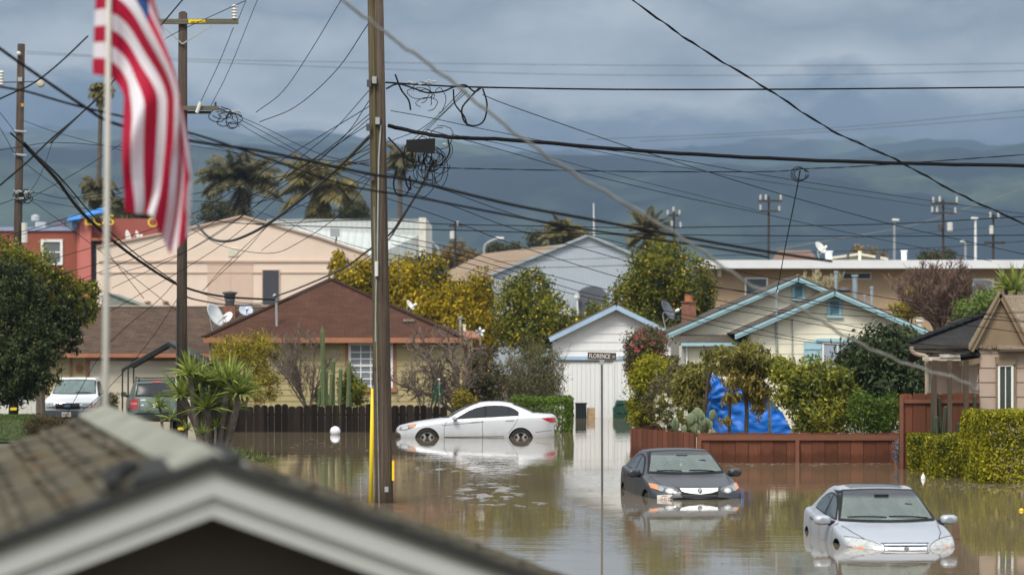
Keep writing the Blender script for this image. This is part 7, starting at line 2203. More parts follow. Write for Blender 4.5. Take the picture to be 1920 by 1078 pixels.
# -- far bushes and trees
for (label, rects, D, n, sz, mt, sd_) in (
    ('dark rounded tree left of the big wooden pole beyond the metal hall', [(622, 385, 700, 425), (640, 375, 690, 415)], 240, 2600, 0.30, G_far, 91),
    ('dark tree below the grey-green feather palm', [(370, 375, 440, 425), (400, 385, 470, 430)], 245, 2600, 0.30, G_far, 92),
    ('bushy far tree beside the low feathery palm', [(985, 430, 1050, 475), (1030, 425, 1110, 470)], 225, 2600, 0.28, G_far, 93),
    ('scrubby far tree by the grey transformer pole', [(828, 455, 880, 500), (795, 468, 850, 505), (850, 470, 900, 500)], 215, 2200, 0.28, G_rusty, 94),
    ('small olive tree behind the street lamp beyond the acacias', [(912, 452, 945, 490), (938, 458, 985, 488)], 215, 1600, 0.28, G_far, 95),
    ('pale scrub tree behind the cream gable on the skyline', [(1595, 462, 1660, 495)], 200, 900, 0.28, G_rusty, 96),
    ('small green tree beside the far twin-lamp standards', [(1720, 472, 1760, 495), (1745, 470, 1795, 495)], 190, 900, 0.25, G_far, 97)):
    bl = [bpx(*r_, D, 1.5) for r_ in rects]
    plant('tree', label, 'tree', bl, n, sz, mt, sd_, trunk=0.15)
# ------------------------------------------------------------------ poles
M_polew = woodm('weathered_pole', (0.040, 0.029, 0.022), (0.125, 0.095, 0.070), (16, 16, 0.35), bmp=0.8)
M_polem = woodm('mossy_moulding', (0.065, 0.058, 0.025), (0.125, 0.108, 0.055), (16, 16, 0.3), bmp=0.5)
M_poled = woodm('dark_pole', (0.036, 0.026, 0.020), (0.085, 0.064, 0.048), (16, 16, 0.4), bmp=0.6)
M_arm = woodm('crossarm_wood', (0.095, 0.090, 0.060), (0.155, 0.145, 0.10), (0.6, 14, 14))
M_signy = pm('marker_yellow', (0.80, 0.60, 0.02), 0.5, var=0.08)
M_porc = pm('porcelain', (0.62, 0.62, 0.58), 0.25, var=0.1)
M_wire = pm('cable_black', (0.009, 0.009, 0.010), 0.75, var=0.2, spec=0.12)
M_wireg = pm('cable_grey', (0.065, 0.068, 0.07), 0.7, var=0.2, spec=0.2)
M_wirel = pm('cable_bare_aluminium', (0.20, 0.20, 0.185), 0.6, var=0.25, scale=9)

def insulator(parent, p, r=0.06, h=0.25, axis='Z', name='insulator', mt=None):
    q = Matrix.Identity(4) if axis == 'Z' else Matrix.Rotation(R(90), 4, axis)
    b = MB(); pr = [(0.02, 0)]
    n = 5
    for k in range(n):
        z = h * k / n
        pr += [(r * 0.55, z + 0.005), (r, z + h / n * 0.35), (r, z + h / n * 0.5), (r * 0.5, z + h / n * 0.9)]
    pr += [(0.02, h)]
    b.lathe(pr, 12, c=p, M=q)
    return b.build(name, mt or M_porc, parent, smooth=True)

def main_pole():
    D = 53.0
    xb, xt = X(720.5, D), X(704, D)
    zt = 11.0
    xa = lambda z: xb + (xt - xb) * (z + 0.1) / (Z(0, D) + 0.1)
    t = thing('utility_pole', 'tall weathered wooden utility pole standing in the flood at mid picture', 'utility pole', (xb, D, -0.5))
    b = MB()
    b.tube([(xa(z), D, z) for z in (-0.5, 0.5, 2, 4, 6, zt)], [0.178, 0.172, 0.166, 0.160, 0.156, 0.145], 20)
    b.build('shaft', M_polew, t, smooth=True)
    b = MB()
    b.tube([(xa(z) - 0.115 + 0.006 * z, D - 0.125, z) for z in (2.5, 4, 6, zt)], 0.042, 6); b.tube([(xa(z) - 0.075 + 0.004 * z, D - 0.155, z) for z in (2.3, 4, 6, zt)], 0.022, 6)
    b.build('moulding', M_polem, t)
    b = MB(); b.tube([(xa(z) - 0.085, D - 0.16, z) for z in (-0.4, 1, 2.0, 3.0, 4.2, 5.5)], 0.012, 6); b.build('ground_wire', M_wirel, t)
    b = MB(); b.tube([P(704, 640, 52.85), P(705, 560, 52.84), P(707, 500, 52.84), P(710, 300, 52.84), P(714, 235, 52.84)], 0.016, 6); b.build('conduit', M_grey, t)
    b = MB(); b.tube([P(706, 518, 52.8), P(706, 490, 52.8)], 0.035, 8); b.build('clamp', M_porc, t)
    for (px_, py_) in ((709, 228), (703, 152), (693, 158), (692, 240), (699, 333)):
        b = MB(); b.box(X(px_ - 4, D), X(px_ + 4, D), 52.75, 52.84, Z(py_ + 7, D), Z(py_ - 6, D)); b.build('bracket', M_dgrey if px_ < 700 else M_grey, t)
    for y0_, y1_ in ((900, 863), (958, 944)):
        b = MB(); b.box(X(735.5, D), X(739.7, D), 52.86, 52.92, Z(y0_, D), Z(y1_, D)); b.build('marker_strip', M_signy, t)
    b = MB(); b.box(X(722, D), X(729, D), 52.815, 52.83, Z(921, D), Z(911, D)); b.build('pole_tag', M_grey, t)
    # guy wire with its yellow guard
    t2 = thing('guy_guard', 'bright yellow plastic guy-wire guard beside the weathered pole', 'guy guard', P(695, 955, 53.4))
    b = MB(); b.tube([P(695, 960, 53.4), P(697, 850, 53.4), P(698.5, 728, 53.4)], [0.042, 0.042, 0.030], 10); b.build('guard', M_signy, t2, smooth=True)
    b = MB(); b.tube([P(698.5, 729, 53.4), P(703, 560, 53.3), P(704, 520, 53.2)], 0.010, 6); b.build('guy_wire', M_wireg, t2)
main_pole()

def second_pole():
    D = 77.0
    t = thing('utility_pole', 'dark wooden pole with two crossarms behind the flag and yuccas', 'utility pole', (X(341, D), D, -0.2))
    b = MB(); b.tube([P(342, 852, D), P(341, 600, D), P(342, 300, D), P(343, 25, D)], [0.155, 0.145, 0.135, 0.12], 16); b.tube([P(343, 26, D), P(343, 22, D)], [0.12, 0.06], 16)
    b.build('shaft', M_poled, t, smooth=True)
    b = MB(); b.box(X(285, D), X(448, D), D - 0.20, D - 0.12, Z(47, D), Z(37.5, D)); b.build('crossarm', M_arm, t)
    b = MB(); b.box(X(355, D), X(386, D), D - 0.208, D - 0.202, Z(45.5, D), Z(38.5, D)); pl_ = b.build('warning_plate', M_signy, t)
    Mx = Matrix.Translation(Vector(P(370.5, 42, D - 0.215))) @ Matrix.Rotation(R(90), 4, 'X')
    text_mesh('plate_letters', 'HIGH VOLTAGE', 0.062, M_trim, pl_, Matrix.Translation(-WLOC[t.name]) @ Mx, 0.002, 0.85)
    for a in (303, 397):
        b = MB(); b.bar(P(a, 48, D - 0.23), P(342, 83, D - 0.17), 0.035, 0.035); b.build('brace', M_grey, t)
    for a in (336, 408):
        pass
    b = MB(); b.box(X(333, D), X(411, D), D - 0.19, D - 0.12, Z(208, D), Z(200, D)); b.build('crossarm', M_arm, t)
    b = MB(); b.box(X(342, D), X(396, D), D - 0.10, D - 0.02, Z(214, D), Z(209, D)); b.build('crossarm', M_poled, t)
    insulator(t, P(440, 37, D - 0.16), 0.085, 0.40)
    insulator(t, P(404, 200, D - 0.16), 0.04, 0.12, mt=M_dgrey)
    b = MB(); b.tube([P(376, 192, D - 0.24), P(369, 212, D - 0.24)], 0.05, 8); b.build('fuse', M_porc, t)
    for py_ in (803, 827):
        b = MB(); b.box(X(335, D), X(346, D), D - 0.19, D - 0.165, Z(py_ + 2.5, D), Z(py_ - 2.5, D)); b.build('marker_strip', M_signy, t)
    b = MB(); b.box(X(330.5, D), X(333.5, D), D - 0.19, D - 0.165, Z(750, D), Z(700, D)); b.build('warning_strip', M_porc, t)
    b = MB(); b.tube([P(332, 560, D - 0.14), P(331, 700, D - 0.16)], 0.02, 6); b.build('ground_wire', M_dgrey, t)
second_pole()

def left_pole():
    D = 95.0
    t = thing('utility_pole', 'wooden utility pole rising out of the citrus foliage at the left edge', 'utility pole', (X(27, D), D, 0.2))
    b = MB(); b.tube([P(25, 790, D), P(33, 470, D), P(40, 83, D)], [0.165, 0.14, 0.125], 14); b.build('shaft', M_poled, t, smooth=True)
    insulator(t, P(36, 101, D - 0.18), 0.065, 0.14, 'X')
    for py_ in (766, 743):
        b = MB(); b.box(X(21, D), X(33, D), D - 0.19, D - 0.165, Z(py_ + 2.5, D), Z(py_ - 2.5, D)); b.build('marker_strip', M_signy, t)
    b = MB(); b.box(X(41, D), X(46, D), D - 0.17, D - 0.14, Z(201, D), Z(195, D)); b.build('tag', pm('orange_tag', (0.55, 0.25, 0.03), 0.6), t)
    b = MB(); b.box(X(35, D), X(43, D), D - 0.17, D - 0.14, Z(154, D), Z(146, D)); b.build('tag', M_grey, t)
    b = MB(); b.tube([P(3, 155, D), P(80, 153, D)], 0.02, 6); b.build('side_bracket', M_dgrey, t)
    insulator(t, P(77, 157, D - 0.1), 0.14, 0.12, 'X', mt=pm('cream_insulator', (0.45, 0.42, 0.33), 0.4))
    insulator(t, P(3, 161, D - 0.1), 0.09, 0.5, 'Z')
    b = MB(); b.tube([P(46, 418, D - 0.2), P(46, 455, D - 0.2)], 0.10, 10); b.build('pale_canister', M_porc, t)
    for py_ in (246, 290, 358, 372):
        b = MB(); b.tube([P(26, py_, D - 0.18), P(50, py_ + 2, D - 0.18)], 0.04, 6); b.build('bracket', M_grey, t)
left_pole()

def far_pole(label, px_, y0, y1, D, w_, arms, ins, trans=(), m=None):
    t = thing('utility_pole', label, 'utility pole', P(px_, y1 + 40, D))
    b = MB(); b.tube([P(px_, y1 + 40, D), P(px_ + 0.5, y0, D)], [w_ * D / F / 2, w_ * D / F / 2.6], 10); b.build('shaft', m or M_poled, t)
    for (x0, x1, y, th) in arms:
        b = MB(); b.bar(P(x0, y, D - 0.2), P(x1, y, D - 0.2), 0.12, th * D / F); b.build('crossarm', M_poled, t)
    for (x, y) in ins: insulator(t, P(x, y, D - 0.2), 0.09, 0.35)
    for (x, y, w2, h2, mt) in trans:
        b = MB(); r = w2 * D / F / 2; h = h2 * D / F
        b.lathe([(r * 0.9, 0), (r, 0.03), (r, h * 0.92), (r * 1.06, h * 0.93), (r * 0.95, h), (0.05, h * 1.04)], 14, c=P(x, y, D - 0.3)); b.build('transformer', mt, t, smooth=False)
    return t
far_pole('far double-armed utility pole left of the white roof dish', 1441, 368, 490, 195, 5, [(1422, 1466, 377, 4), (1424, 1463, 396, 3)], [(1426, 375), (1436, 375), (1464, 375), (1426, 394), (1461, 396)])
far_pole('far utility pole with a white transformer right of centre on the skyline', 1768, 375, 490, 180, 5, [(1746, 1796, 382, 4), (1748, 1792, 400, 3)], [(1750, 380), (1762, 379), (1794, 380), (1748, 398), (1757, 398), (1791, 400)], [(1781, 434, 11, 16, M_porc), (1763, 432, 9, 12, M_dgrey)])
far_pole('far leaning utility pole with a slim white transformer near the right edge', 1862, 402, 490, 185, 5, [(1846, 1884, 455, 4), (1856, 1872, 408, 3)], [(1857, 408), (1872, 408)], [(1859, 439, 8, 15, M_porc)])
far_pole('far stubby utility pole just behind the date palm', 1263, 395, 490, 200, 5, [(1250, 1276, 404, 4)], [(1263, 397), (1252, 404), (1274, 404), (1260, 424), (1276, 426)])
far_pole('far utility pole with a pale canister right of the metal hall', 853, 416, 500, 205, 4.5, [(842, 868, 424, 3), (842, 873, 455, 3)], [(858, 424)], [(848, 448, 9, 14, M_porc)])

def street_lamp(label, px_, y0, y1, D, heads, m, curve=None):
    t = thing('street_lamp', label, 'street lamp', P(px_, y1, D))
    b = MB()
    if curve: b.tube(catmull([P(px_, y1, D)] + [P(a, c, D) for a, c in curve], 5), 0.08, 8)
    else: b.tube([P(px_, y1, D), P(px_, y0, D)], [0.10, 0.07], 8)
    b.build('post', m, t)
    for (x0, x1, y) in heads:
        h = MB(); h.prism([(X(x0, D), Z(y + 2, D)), (X(x1, D), Z(y + 2, D)), (X(x1, D), Z(y - 1, D)), (X(x0 + 0.5, D), Z(y - 2, D))], D - 0.2, D + 0.2); h.build('lamp_head', M_white, t)
    return t
street_lamp('pale curved street lamp above the acacias right of the metal hall', 908, 447, 500, 200, [(929, 945, 446)], M_grey, [(908, 466), (914, 456), (932, 447)])
street_lamp('curved grey lamp post nearest to the parapet of the metal hall', 823, 455, 505, 190, [(798, 806, 452)], M_grey, [(822, 470), (814, 458), (803, 452)])
street_lamp('grey twin-head lamp standard left of the transformer pole on the skyline', 1677, 410, 500, 190, [(1673, 1685, 412)], M_grey)
street_lamp('white twin-head lamp standard right of the transformer pole on the skyline', 1829, 408, 500, 185, [(1821, 1833, 409)], M_white)
street_lamp('low bent lamp between the transformer pole and the white lamp standard', 1810, 455, 500, 185, [(1801, 1808, 452)], M_grey, [(1810, 462), (1808, 455), (1803, 452)])
b = MB(); b.tube([P(1114, 470, 230), P(1113, 381, 230)], [0.09, 0.04], 6); o = b.build('antenna_mast', M_white, loc=P(1114, 470, 230)); tag(o, 'thin white mast standing alone above the corrugated barn', 'mast')

# ------------------------------------------------------------------ street name sign
def street_sign():
    D = 56.8
    t = thing('street_sign', 'brown street name sign on a thin post in the flooded street', 'street sign', (X(1129, D), D, -0.5))
    b = MB(); b.tube([(X(1129, D), D, -0.5), (X(1128.3, D), D, Z(676, D))], 0.024, 8); b.build('post', pm('post_grey', (0.13, 0.135, 0.14), 0.5, metal=0.3, var=0.2), t)
    b = MB(); b.box(X(1124, D), X(1133, D), D - 0.03, D + 0.03, Z(684, D), Z(674.5, D)); b.build('bracket', M_grey, t)
    b = MB(); M = Matrix.Translation(P(1128.5, 667.5, D)) @ Matrix.Rotation(R(-1.5 + 3), 4, 'Y')
    b.box(-0.284, 0.284, -0.006, 0.006, -0.070, 0.070, M); bl_ = b.build('blade', pm('sign_brown', (0.075, 0.052, 0.038), 0.5, var=0.12), t)
    Mx = M @ Matrix.Translation((-0.045, -0.008, -0.004)) @ Matrix.Rotation(R(90), 4, 'X')
    wt_ = pm('sign_white', (0.75, 0.74, 0.70), 0.5, var=0.04)
    text_mesh('lettering', 'FLORENCE', 0.118, wt_, bl_, Matrix.Translation(-WLOC[t.name]) @ Mx, 0.002, 0.74)
    Mx = M @ Matrix.Translation((0.238, -0.008, -0.012)) @ Matrix.Rotation(R(90), 4, 'X')
    text_mesh('lettering', 'ST', 0.062, wt_, bl_, Matrix.Translation(-WLOC[t.name]) @ Mx, 0.002, 0.8)
street_sign()

# ------------------------------------------------------------------ flag on its pole
def flag():
    D = 19.6
    t = thing('flagpole', 'slim pale flagpole behind the mossy roof ridge, out of focus', 'flagpole', (X(198, D), D, 0.0))
    b = MB(); b.tube([(X(195, D), D, 0), (X(198, D), D, 3.0), P(207, -330, D)], [0.024, 0.022, 0.018], 10); b.build('pole', pm('flagpole_paint', (0.42, 0.41, 0.37), 0.5, var=0.08), t, smooth=True)
    b = MB(); b.lathe([(0.01, -0.05), (0.04, -0.03), (0.05, 0.0), (0.04, 0.03), (0.01, 0.05)], 12, c=P(207, -340, D)); b.build('finial', M_signy, t, smooth=True)
    us = [0, .05, .11, .3, .5, .75, 1]
    grid = {0: [(205, 140), (165, 134), (209, 146), (231, 188), (232, 262), (233, 332), (234, 396)],
            .25: [(205, 36), (169, 38), (211, 48), (262, 112), (301, 192), (290, 330), (280, 402)],
            .5: [(205, -68), (174, -66), (215, -56), (285, 40), (342, 192), (333, 335), (318, 474)],
            .75: [(205, -172), (178, -172), (222, -160), (273, -40), (313, 92), (352, 330), (352, 436)],
            1: [(205, -275), (180, -275), (226, -264), (262, -150), (290, 2), (338, 192), (358, 335)]}
    rows = {}
    nu, nv = 72, 52
    for v_, pts in grid.items():
        c = []
        for k in range(nu + 1):
            u = k / nu
            c.append((interp([(a, p[0]) for a, p in zip(us, pts)], u), interp([(a, p[1]) for a, p in zip(us, pts)], u)))
        rows[v_] = c
    ks = [0, .25, .5, .75, 1]
    mb = MB()
    for j in range(nv + 1):
        v_ = j / nv
        for k in range(nu + 1):
            u = k / nu
            px_ = interp([(q, rows[q][k][0]) for q in ks], v_); py_ = interp([(q, rows[q][k][1]) for q in ks], v_)
            fold = min(1, u / 0.15)
            yy = 0.16 * math.sin(2 * math.pi * (3.1 * v_ + 0.9 * u)) * max(0, u - 0.15) + 0.10 * math.sin(2 * math.pi * (1.3 * u + 0.4 * v_)) * fold + 0.05 * math.sin(14 * v_ - 5 * u) * fold
            px_ += 5.0 * math.sin(2 * math.pi * (2.4 * v_) + 4 * u) * max(0, u - 0.35)
            if u < 0.12: yy = 0.09 * math.sin(u / 0.12 * math.pi) + 0.03
            else: yy -= 0.06
            p = P(px_, py_, D); mb.v.append((p[0], D + yy + 0.06, p[2]))
    for j in range(nv):
        for k in range(nu):
            i = j * (nu + 1) + k
            s = 12 - int((j + 0.5) / nv * 13)       # stripe counted from the top
            m_ = 0 if s % 2 == 0 else 1
            if (k + 0.5) / nu < 0.29 and s < 7: m_ = 2
            mb.mi[len(mb.f)] = m_
            mb.f.append((i, i + 1, i + nu + 2, i + nu + 1))
    def cloth(name, col):
        m, nt, b_, out = new_mat(name)
        b_.inputs['Base Color'].default_value = c4(col); b_.inputs['Roughness'].default_value = 0.8
        tr_ = nt.nodes.new('ShaderNodeBsdfTranslucent'); tr_.inputs[0].default_value = c4(col)
        mx = nt.nodes.new('ShaderNodeMixShader'); mx.inputs[0].default_value = 0.35
        nt.links.new(b_.outputs[0], mx.inputs[1]); nt.links.new(tr_.outputs[0], mx.inputs[2]); nt.links.new(mx.outputs[0], out.inputs[0])
        return m
    o = mb.build('flag', [cloth('flag_red', (0.46, 0.006, 0.045)), cloth('flag_white', (0.80, 0.78, 0.84)), cloth('flag_blue', (0.012, 0.05, 0.19))], smooth=True, loc=P(205, -60, D))
    tag(o, 'red and white striped flag with a blue corner hanging limp from the pole', 'flag')
flag()

# ------------------------------------------------------------------ wires
def wire(pts, D0, D1, r, label, mt=None, group=None, sag_wob=0.0, name='overhead_cable', twist=0, n=6, cat='cable'):
    rr = random.Random(int(pts[0][0] * 31 + pts[0][1] * 7)); r = r * (0.68 if r < 0.0145 else 0.8)
    pts = list(pts)
    def ext(p, q, k):            # carry a span on past the picture's edge towards its next pole
        d = math.hypot(p[0] - q[0], p[1] - q[1]); return (p[0] + (p[0] - q[0]) / d * k, p[1] + (p[1] - q[1]) / d * k)
    if pts[-1][0] > 1920 or pts[-1][1] < 0: pts.append(ext(pts[-1], pts[-2], 420))
    if pts[0][0] < 0 or pts[0][1] < 0: pts.insert(0, ext(pts[0], pts[1], 420))
    L = [0.0]
    for a, b_ in zip(pts, pts[1:]): L.append(L[-1] + math.hypot(b_[0] - a[0], b_[1] - a[1]))
    w_ = [P(px_, py_, D0 + (D1 - D0) * l / L[-1]) for (px_, py_), l in zip(pts, L)]
    c = catmull(w_, 10)
    if sag_wob:
        ph = rr.uniform(0, 6)
        c = [p + Vector((0, 0, sag_wob * (math.sin(i * 1.1 + ph) + 0.6 * math.sin(i * 2.3)))) for i, p in enumerate(c)]
    b = MB()
    if twist:
        for s_ in range(twist):
            q = [p + Vector((0, math.cos(i * 0.9 + s_ * 6.28 / twist), math.sin(i * 0.9 + s_ * 6.28 / twist))) * r * 0.9 for i, p in enumerate(c)]
            b.tube(q, r * 0.75, 5)
    else: b.tube(c, r, n)
    o = b.build(name, mt or M_wire, smooth=True, loc=w_[0])
    tag(o, label, cat, group)
    return o
W = wire
# strong single lines
W([(640, -2), (722, 62), (830, 140), (960, 245), (1075, 325), (1190, 392), (1300, 460), (1400, 530), (1500, 578), (1600, 638), (1700, 682), (1800, 713), (1836, 735)], 21, 25, 0.0155, 'blurred pale grey service drop sweeping from the top edge down to the tan house', M_wirel, sag_wob=0.008)
W([(1182, -2), (1300, 82), (1440, 168), (1560, 245), (1680, 300), (1800, 365), (1925, 422)], 48, 60, 0.019, 'black twisted cable slanting from the top edge down to the right edge', twist=2, sag_wob=0.008)
W([(723, 155), (800, 160), (900, 164), (1150, 168), (1440, 168), (1700, 166), (1925, 164)], 53, 60, 0.021, 'straight level black cable crossing the sky right of the pole')
W([(728, 236), (790, 250), (850, 258), (960, 263), (1200, 283), (1440, 297), (1680, 306), (1925, 311)], 53, 60, 0.046, 'thickest black lashed cable bundle running right from the splice box', n=10, sag_wob=0.004)
W([(820, 315), (960, 318), (1200, 322), (1440, 322), (1505, 317), (1600, 313), (1760, 302), (1925, 290)], 62, 62, 0.013, 'slack twisted line dipping under the thick bundle towards the right edge', twist=2)
W([(1500, 320), (1493, 360), (1483, 410), (1472, 465), (1462, 520), (1456, 547)], 62, 88, 0.022, 'twisted drop wire falling to the mast on the blue-trimmed house', twist=2)
b = MB()
for k in range(3):
    b.tube([P(1503 + 14 * math.cos(a) - 3 * k, 327 + (10 + 2 * k) * math.sin(a), 62) for a in np.linspace(0, 6.0, 18)], 0.009, 5)
o = b.build('cable_coil', M_wire, loc=P(1503, 327, 62)); tag(o, 'small cable coil hanging where the twisted drop leaves the slack line', 'cable coil')
GR = 'thin lines slanting down to the right of the pole'
for pts, d0, d1, r, lb in (
    ([(905, 178), (960, 200), (1155, 268), (1240, 295), (1440, 357), (1665, 419), (1765, 442), (1925, 478)], 53, 75, 0.012, 'thin line starting at the upper splice and crossing under the thick bundle'),
    ([(733, 208), (800, 220), (880, 237), (960, 253), (1083, 277), (1285, 315), (1440, 341), (1752, 388), (1870, 405)], 53, 110, 0.012, 'thin line leaving the pole between the upper and lower splices'),
    ([(1135, 281), (1290, 303), (1440, 330), (1700, 370), (1925, 402)], 55, 100, 0.012, 'thin line that peels off the thick bundle right of centre'),
    ([(800, 243), (960, 287), (1075, 320), (1260, 365), (1440, 403), (1560, 430), (1715, 462), (1860, 490)], 53, 90, 0.012, 'thin line from the splice box passing above the date palm'),
    ([(845, 252), (960, 275), (1110, 317), (1290, 362), (1440, 400)], 53, 80, 0.009, 'thinner line close above the one passing over the date palm'),
    ([(700, 318), (820, 352), (960, 401), (1110, 442), (1210, 467), (1322, 495), (1440, 520), (1700, 565), (1925, 602)], 56, 68, 0.011, 'thin line grazing the top of the round orange tree'),
    ([(700, 345), (830, 380), (960, 428), (1110, 471), (1210, 500), (1330, 535), (1560, 575), (1925, 625)], 56, 68, 0.011, 'thin line crossing the face of the round orange tree'),
    ([(705, 365), (850, 415), (960, 457), (1160, 520), (1300, 553), (1430, 580), (1600, 612), (1720, 640)], 56, 66, 0.011, 'thin line crossing the corrugated barn to the blue-trimmed house'),
    ([(730, 450), (860, 478), (1000, 520), (1110, 552), (1260, 585), (1400, 612), (1540, 640), (1838, 663)], 56, 66, 0.010, 'thin line passing just over the white garage ridge'),
    ([(735, 458), (900, 500), (1050, 545), (1190, 578), (1330, 608), (1450, 632), (1600, 650), (1838, 668)], 56, 66, 0.010, 'lower thin line passing across the white garage gable'),
    ([(735, 440), (860, 468), (1000, 508), (1200, 556), (1440, 592), (1700, 640), (1838, 655)], 56, 66, 0.010, 'upper of the three thin lines over the white garage'),
    ([(1310, 535), (1440, 552), (1600, 574), (1780, 592), (1925, 604)], 66, 62, 0.014, 'line crossing both light-blue gables towards the tan roof'),
    ([(1400, 572), (1500, 585), (1650, 594), (1800, 590), (1925, 585)], 66, 62, 0.011, 'slack line crossing the front blue gable vent'),
    ):
    W(pts, d0, d1, r, lb, group=GR)
GH = 'near-level lines over the far roofs'
for pts, d0, d1, r, lb in (
    ([(350, 407), (480, 420), (690, 412), (820, 420), (960, 423), (1200, 427), (1440, 424), (1665, 420), (1925, 406)], 95, 95, 0.020, 'upper of the two level dark lines over the corrugated barn'),
    ([(480, 421), (700, 428), (860, 432), (1080, 438), (1440, 442), (1680, 443), (1925, 441)], 95, 95, 0.020, 'lower of the two level dark lines over the corrugated barn'),
    ([(1300, 462), (1440, 455), (1600, 446), (1760, 434), (1925, 421)], 140, 140, 0.014, 'faint line rising right behind the white roof dish'),
    ([(1330, 480), (1560, 472), (1760, 464), (1925, 452)], 140, 140, 0.018, 'faint line rising right along the white flat roof'),
    ([(922, 470), (1060, 465), (1190, 461)], 150, 150, 0.015, 'thin dark line across the upper face of the corrugated barn'),
    ([(925, 491), (1060, 487), (1190, 482)], 150, 150, 0.015, 'thin dark line across the middle face of the corrugated barn'),
    ([(925, 503), (1060, 501), (1185, 497)], 150, 150, 0.02, 'thicker dark line across the lower face of the corrugated barn')):
    W(pts, d0, d1, r, lb, group=GH)
GF = 'faint high lines far off in the sky'
for pts, lb in (([(50, 97), (300, 110), (720, 118), (1200, 123), (1600, 123), (1925, 119)], 'upper of two faint high lines crossing the whole sky'),
    ([(50, 101), (480, 121), (960, 138), (1300, 142), (1600, 140), (1925, 133)], 'lower of two faint high lines crossing the whole sky'),
    ([(1100, 262), (1400, 250), (1640, 234), (1925, 207)], 'upper faint line rising to the right above the thick bundle'),
    ([(1200, 265), (1500, 250), (1700, 236), (1925, 219)], 'lower faint line rising to the right above the thick bundle')):
    W(pts, 330, 330, 0.032, lb, M_wireg, GF)
W([(1440, 470), (1560, 450), (1700, 425), (1800, 395), (1925, 352)], 300, 300, 0.05, 'pale line climbing to the right edge behind the transformer pole', M_wirel)
# blurred bundles in front, upper left to right
GB = 'thick dark cables sweeping across the left half'
for pts, d0, d1, r, lb in (
    ([(-5, 88), (47, 125), (150, 195), (215, 232), (350, 263), (480, 282), (555, 297), (695, 327), (767, 338), (960, 384), (1110, 412), (1300, 448), (1440, 472), (1560, 490)], 27, 33, 0.020, 'blurred dark cable from the upper left edge passing behind the flag to the right'),
    ([(-5, 162), (50, 172), (150, 200), (350, 248), (480, 290), (630, 342), (697, 357), (780, 370), (960, 405), (1110, 432), (1320, 462), (1440, 482)], 29, 34, 0.016, 'second blurred cable running just below the first across the picture'),
    ([(45, 270), (105, 335), (155, 400), (225, 462), (300, 515), (350, 540), (420, 556), (515, 562)], 44, 95, 0.042, 'thick dark bundle falling from the left pole to the mast of the ochre house'),
    ([(20, 250), (110, 330), (180, 410), (260, 480), (330, 530)], 46, 76, 0.018, 'cable running close beside the thick falling bundle'),
    ([(-5, 188), (60, 158), (110, 120), (165, 68)], 40, 42, 0.016, 'twisted cable climbing from the left edge to the flag'),
    ([(-5, 352), (50, 305), (95, 262), (150, 215), (210, 158)], 40, 48, 0.018, 'dark twisted cable climbing across the left pole towards the flag'),
    ([(95, 268), (150, 215), (195, 172), (290, 62), (345, -3)], 44, 60, 0.018, 'twin cable climbing behind the flag to the top edge')):
    W(pts, d0, d1, r, lb, group=GB)
# from the second pole upward
GU = 'curved lines rising from the second pole'
for pts, d0, d1, lb in (
    ([(480, 211), (530, 172), (580, 100), (642, -3)], 70, 60, 'left of the curved lines rising to the top edge beside the big pole'),
    ([(487, 229), (555, 200), (630, 133), (690, 46)], 70, 54, 'right curved line rising to the upper shaft of the big pole'),
    ([(377, 190), (410, 120), (438, 52)], 77, 77, 'fine line between the two crossarms of the second pole'),
    ([(395, 200), (430, 130), (484, -3)], 77, 80, 'fine line rising right of the tall insulator'),
    ([(447, 36), (462, 0)], 77, 79, 'short fine line leaving the tall insulator'),
    ([(285, 92), (330, 62), (460, 2)], 77, 74, 'fine diagonal stay passing behind the upper crossarm')):
    W(pts, d0, d1, 0.014, lb, group=GU)
# fans
GL = 'service lines fanning left from the big pole'
fan = [((692, 200), (590, 262), (480, 330), (352, 405), (180, 462), (-5, 515)), ((692, 215), (600, 290), (470, 368), (345, 428), (190, 492), (-5, 545)),
       ((692, 170), (625, 245), (560, 300), (480, 385), (352, 470), (200, 520)), ((693, 188), (640, 262), (520, 372), (400, 470), (205, 585)),
       ((693, 232), (560, 318), (440, 392), (345, 446), (150, 525), (0, 585)), ((693, 222), (620, 282), (500, 372), (352, 470), (210, 540)),
       ((692, 300), (560, 325), (420, 352), (300, 378), (150, 412), (-5, 452)), ((694, 270), (600, 340), (500, 425), (420, 500), (385, 540)),
       ((694, 335), (640, 400), (560, 455), (505, 475), (420, 462), (360, 430)), ((694, 285), (600, 335), (480, 380), (352, 378), (200, 395), (48, 372))]
desc = ['topmost', 'upper', 'steepest upper', 'steep', 'long low', 'short', 'flattest', 'sharply falling', 'deeply sagging', 'wavering']
for pts, ds in zip(fan, desc): W(pts, 53.2, 80, 0.012, ds + ' line of the fan from the big pole towards the left pole', group=GL)
GL2 = 'lines between the second pole and the big pole'
for pts, lb in (([(410, 205), (480, 240), (560, 285), (640, 330), (693, 348)], 'first line from the second pole crossarm down to the big pole'), ([(410, 208), (500, 262), (600, 305), (690, 335)], 'second line from the second pole crossarm down to the big pole'),
    ([(413, 206), (480, 232), (590, 285), (692, 312)], 'highest line from the second pole crossarm to the big pole'), ([(358, 325), (430, 352), (560, 385), (690, 402)], 'line leaving the second pole beside the flag tip'),
    ([(358, 256), (480, 300), (600, 312), (692, 305)], 'nearly level line at flag height reaching the big pole'), ([(480, 395), (600, 440), (700, 470), (860, 500), (960, 530)], 'line dropping right across the pink hall roof'),
    ([(352, 272), (480, 292), (600, 300), (700, 310)], 'double line at flag height reaching the big pole')):
    W(pts, 77, 54, 0.012, lb, group=GL2)
GL3 = 'tangled lines around the left pole'
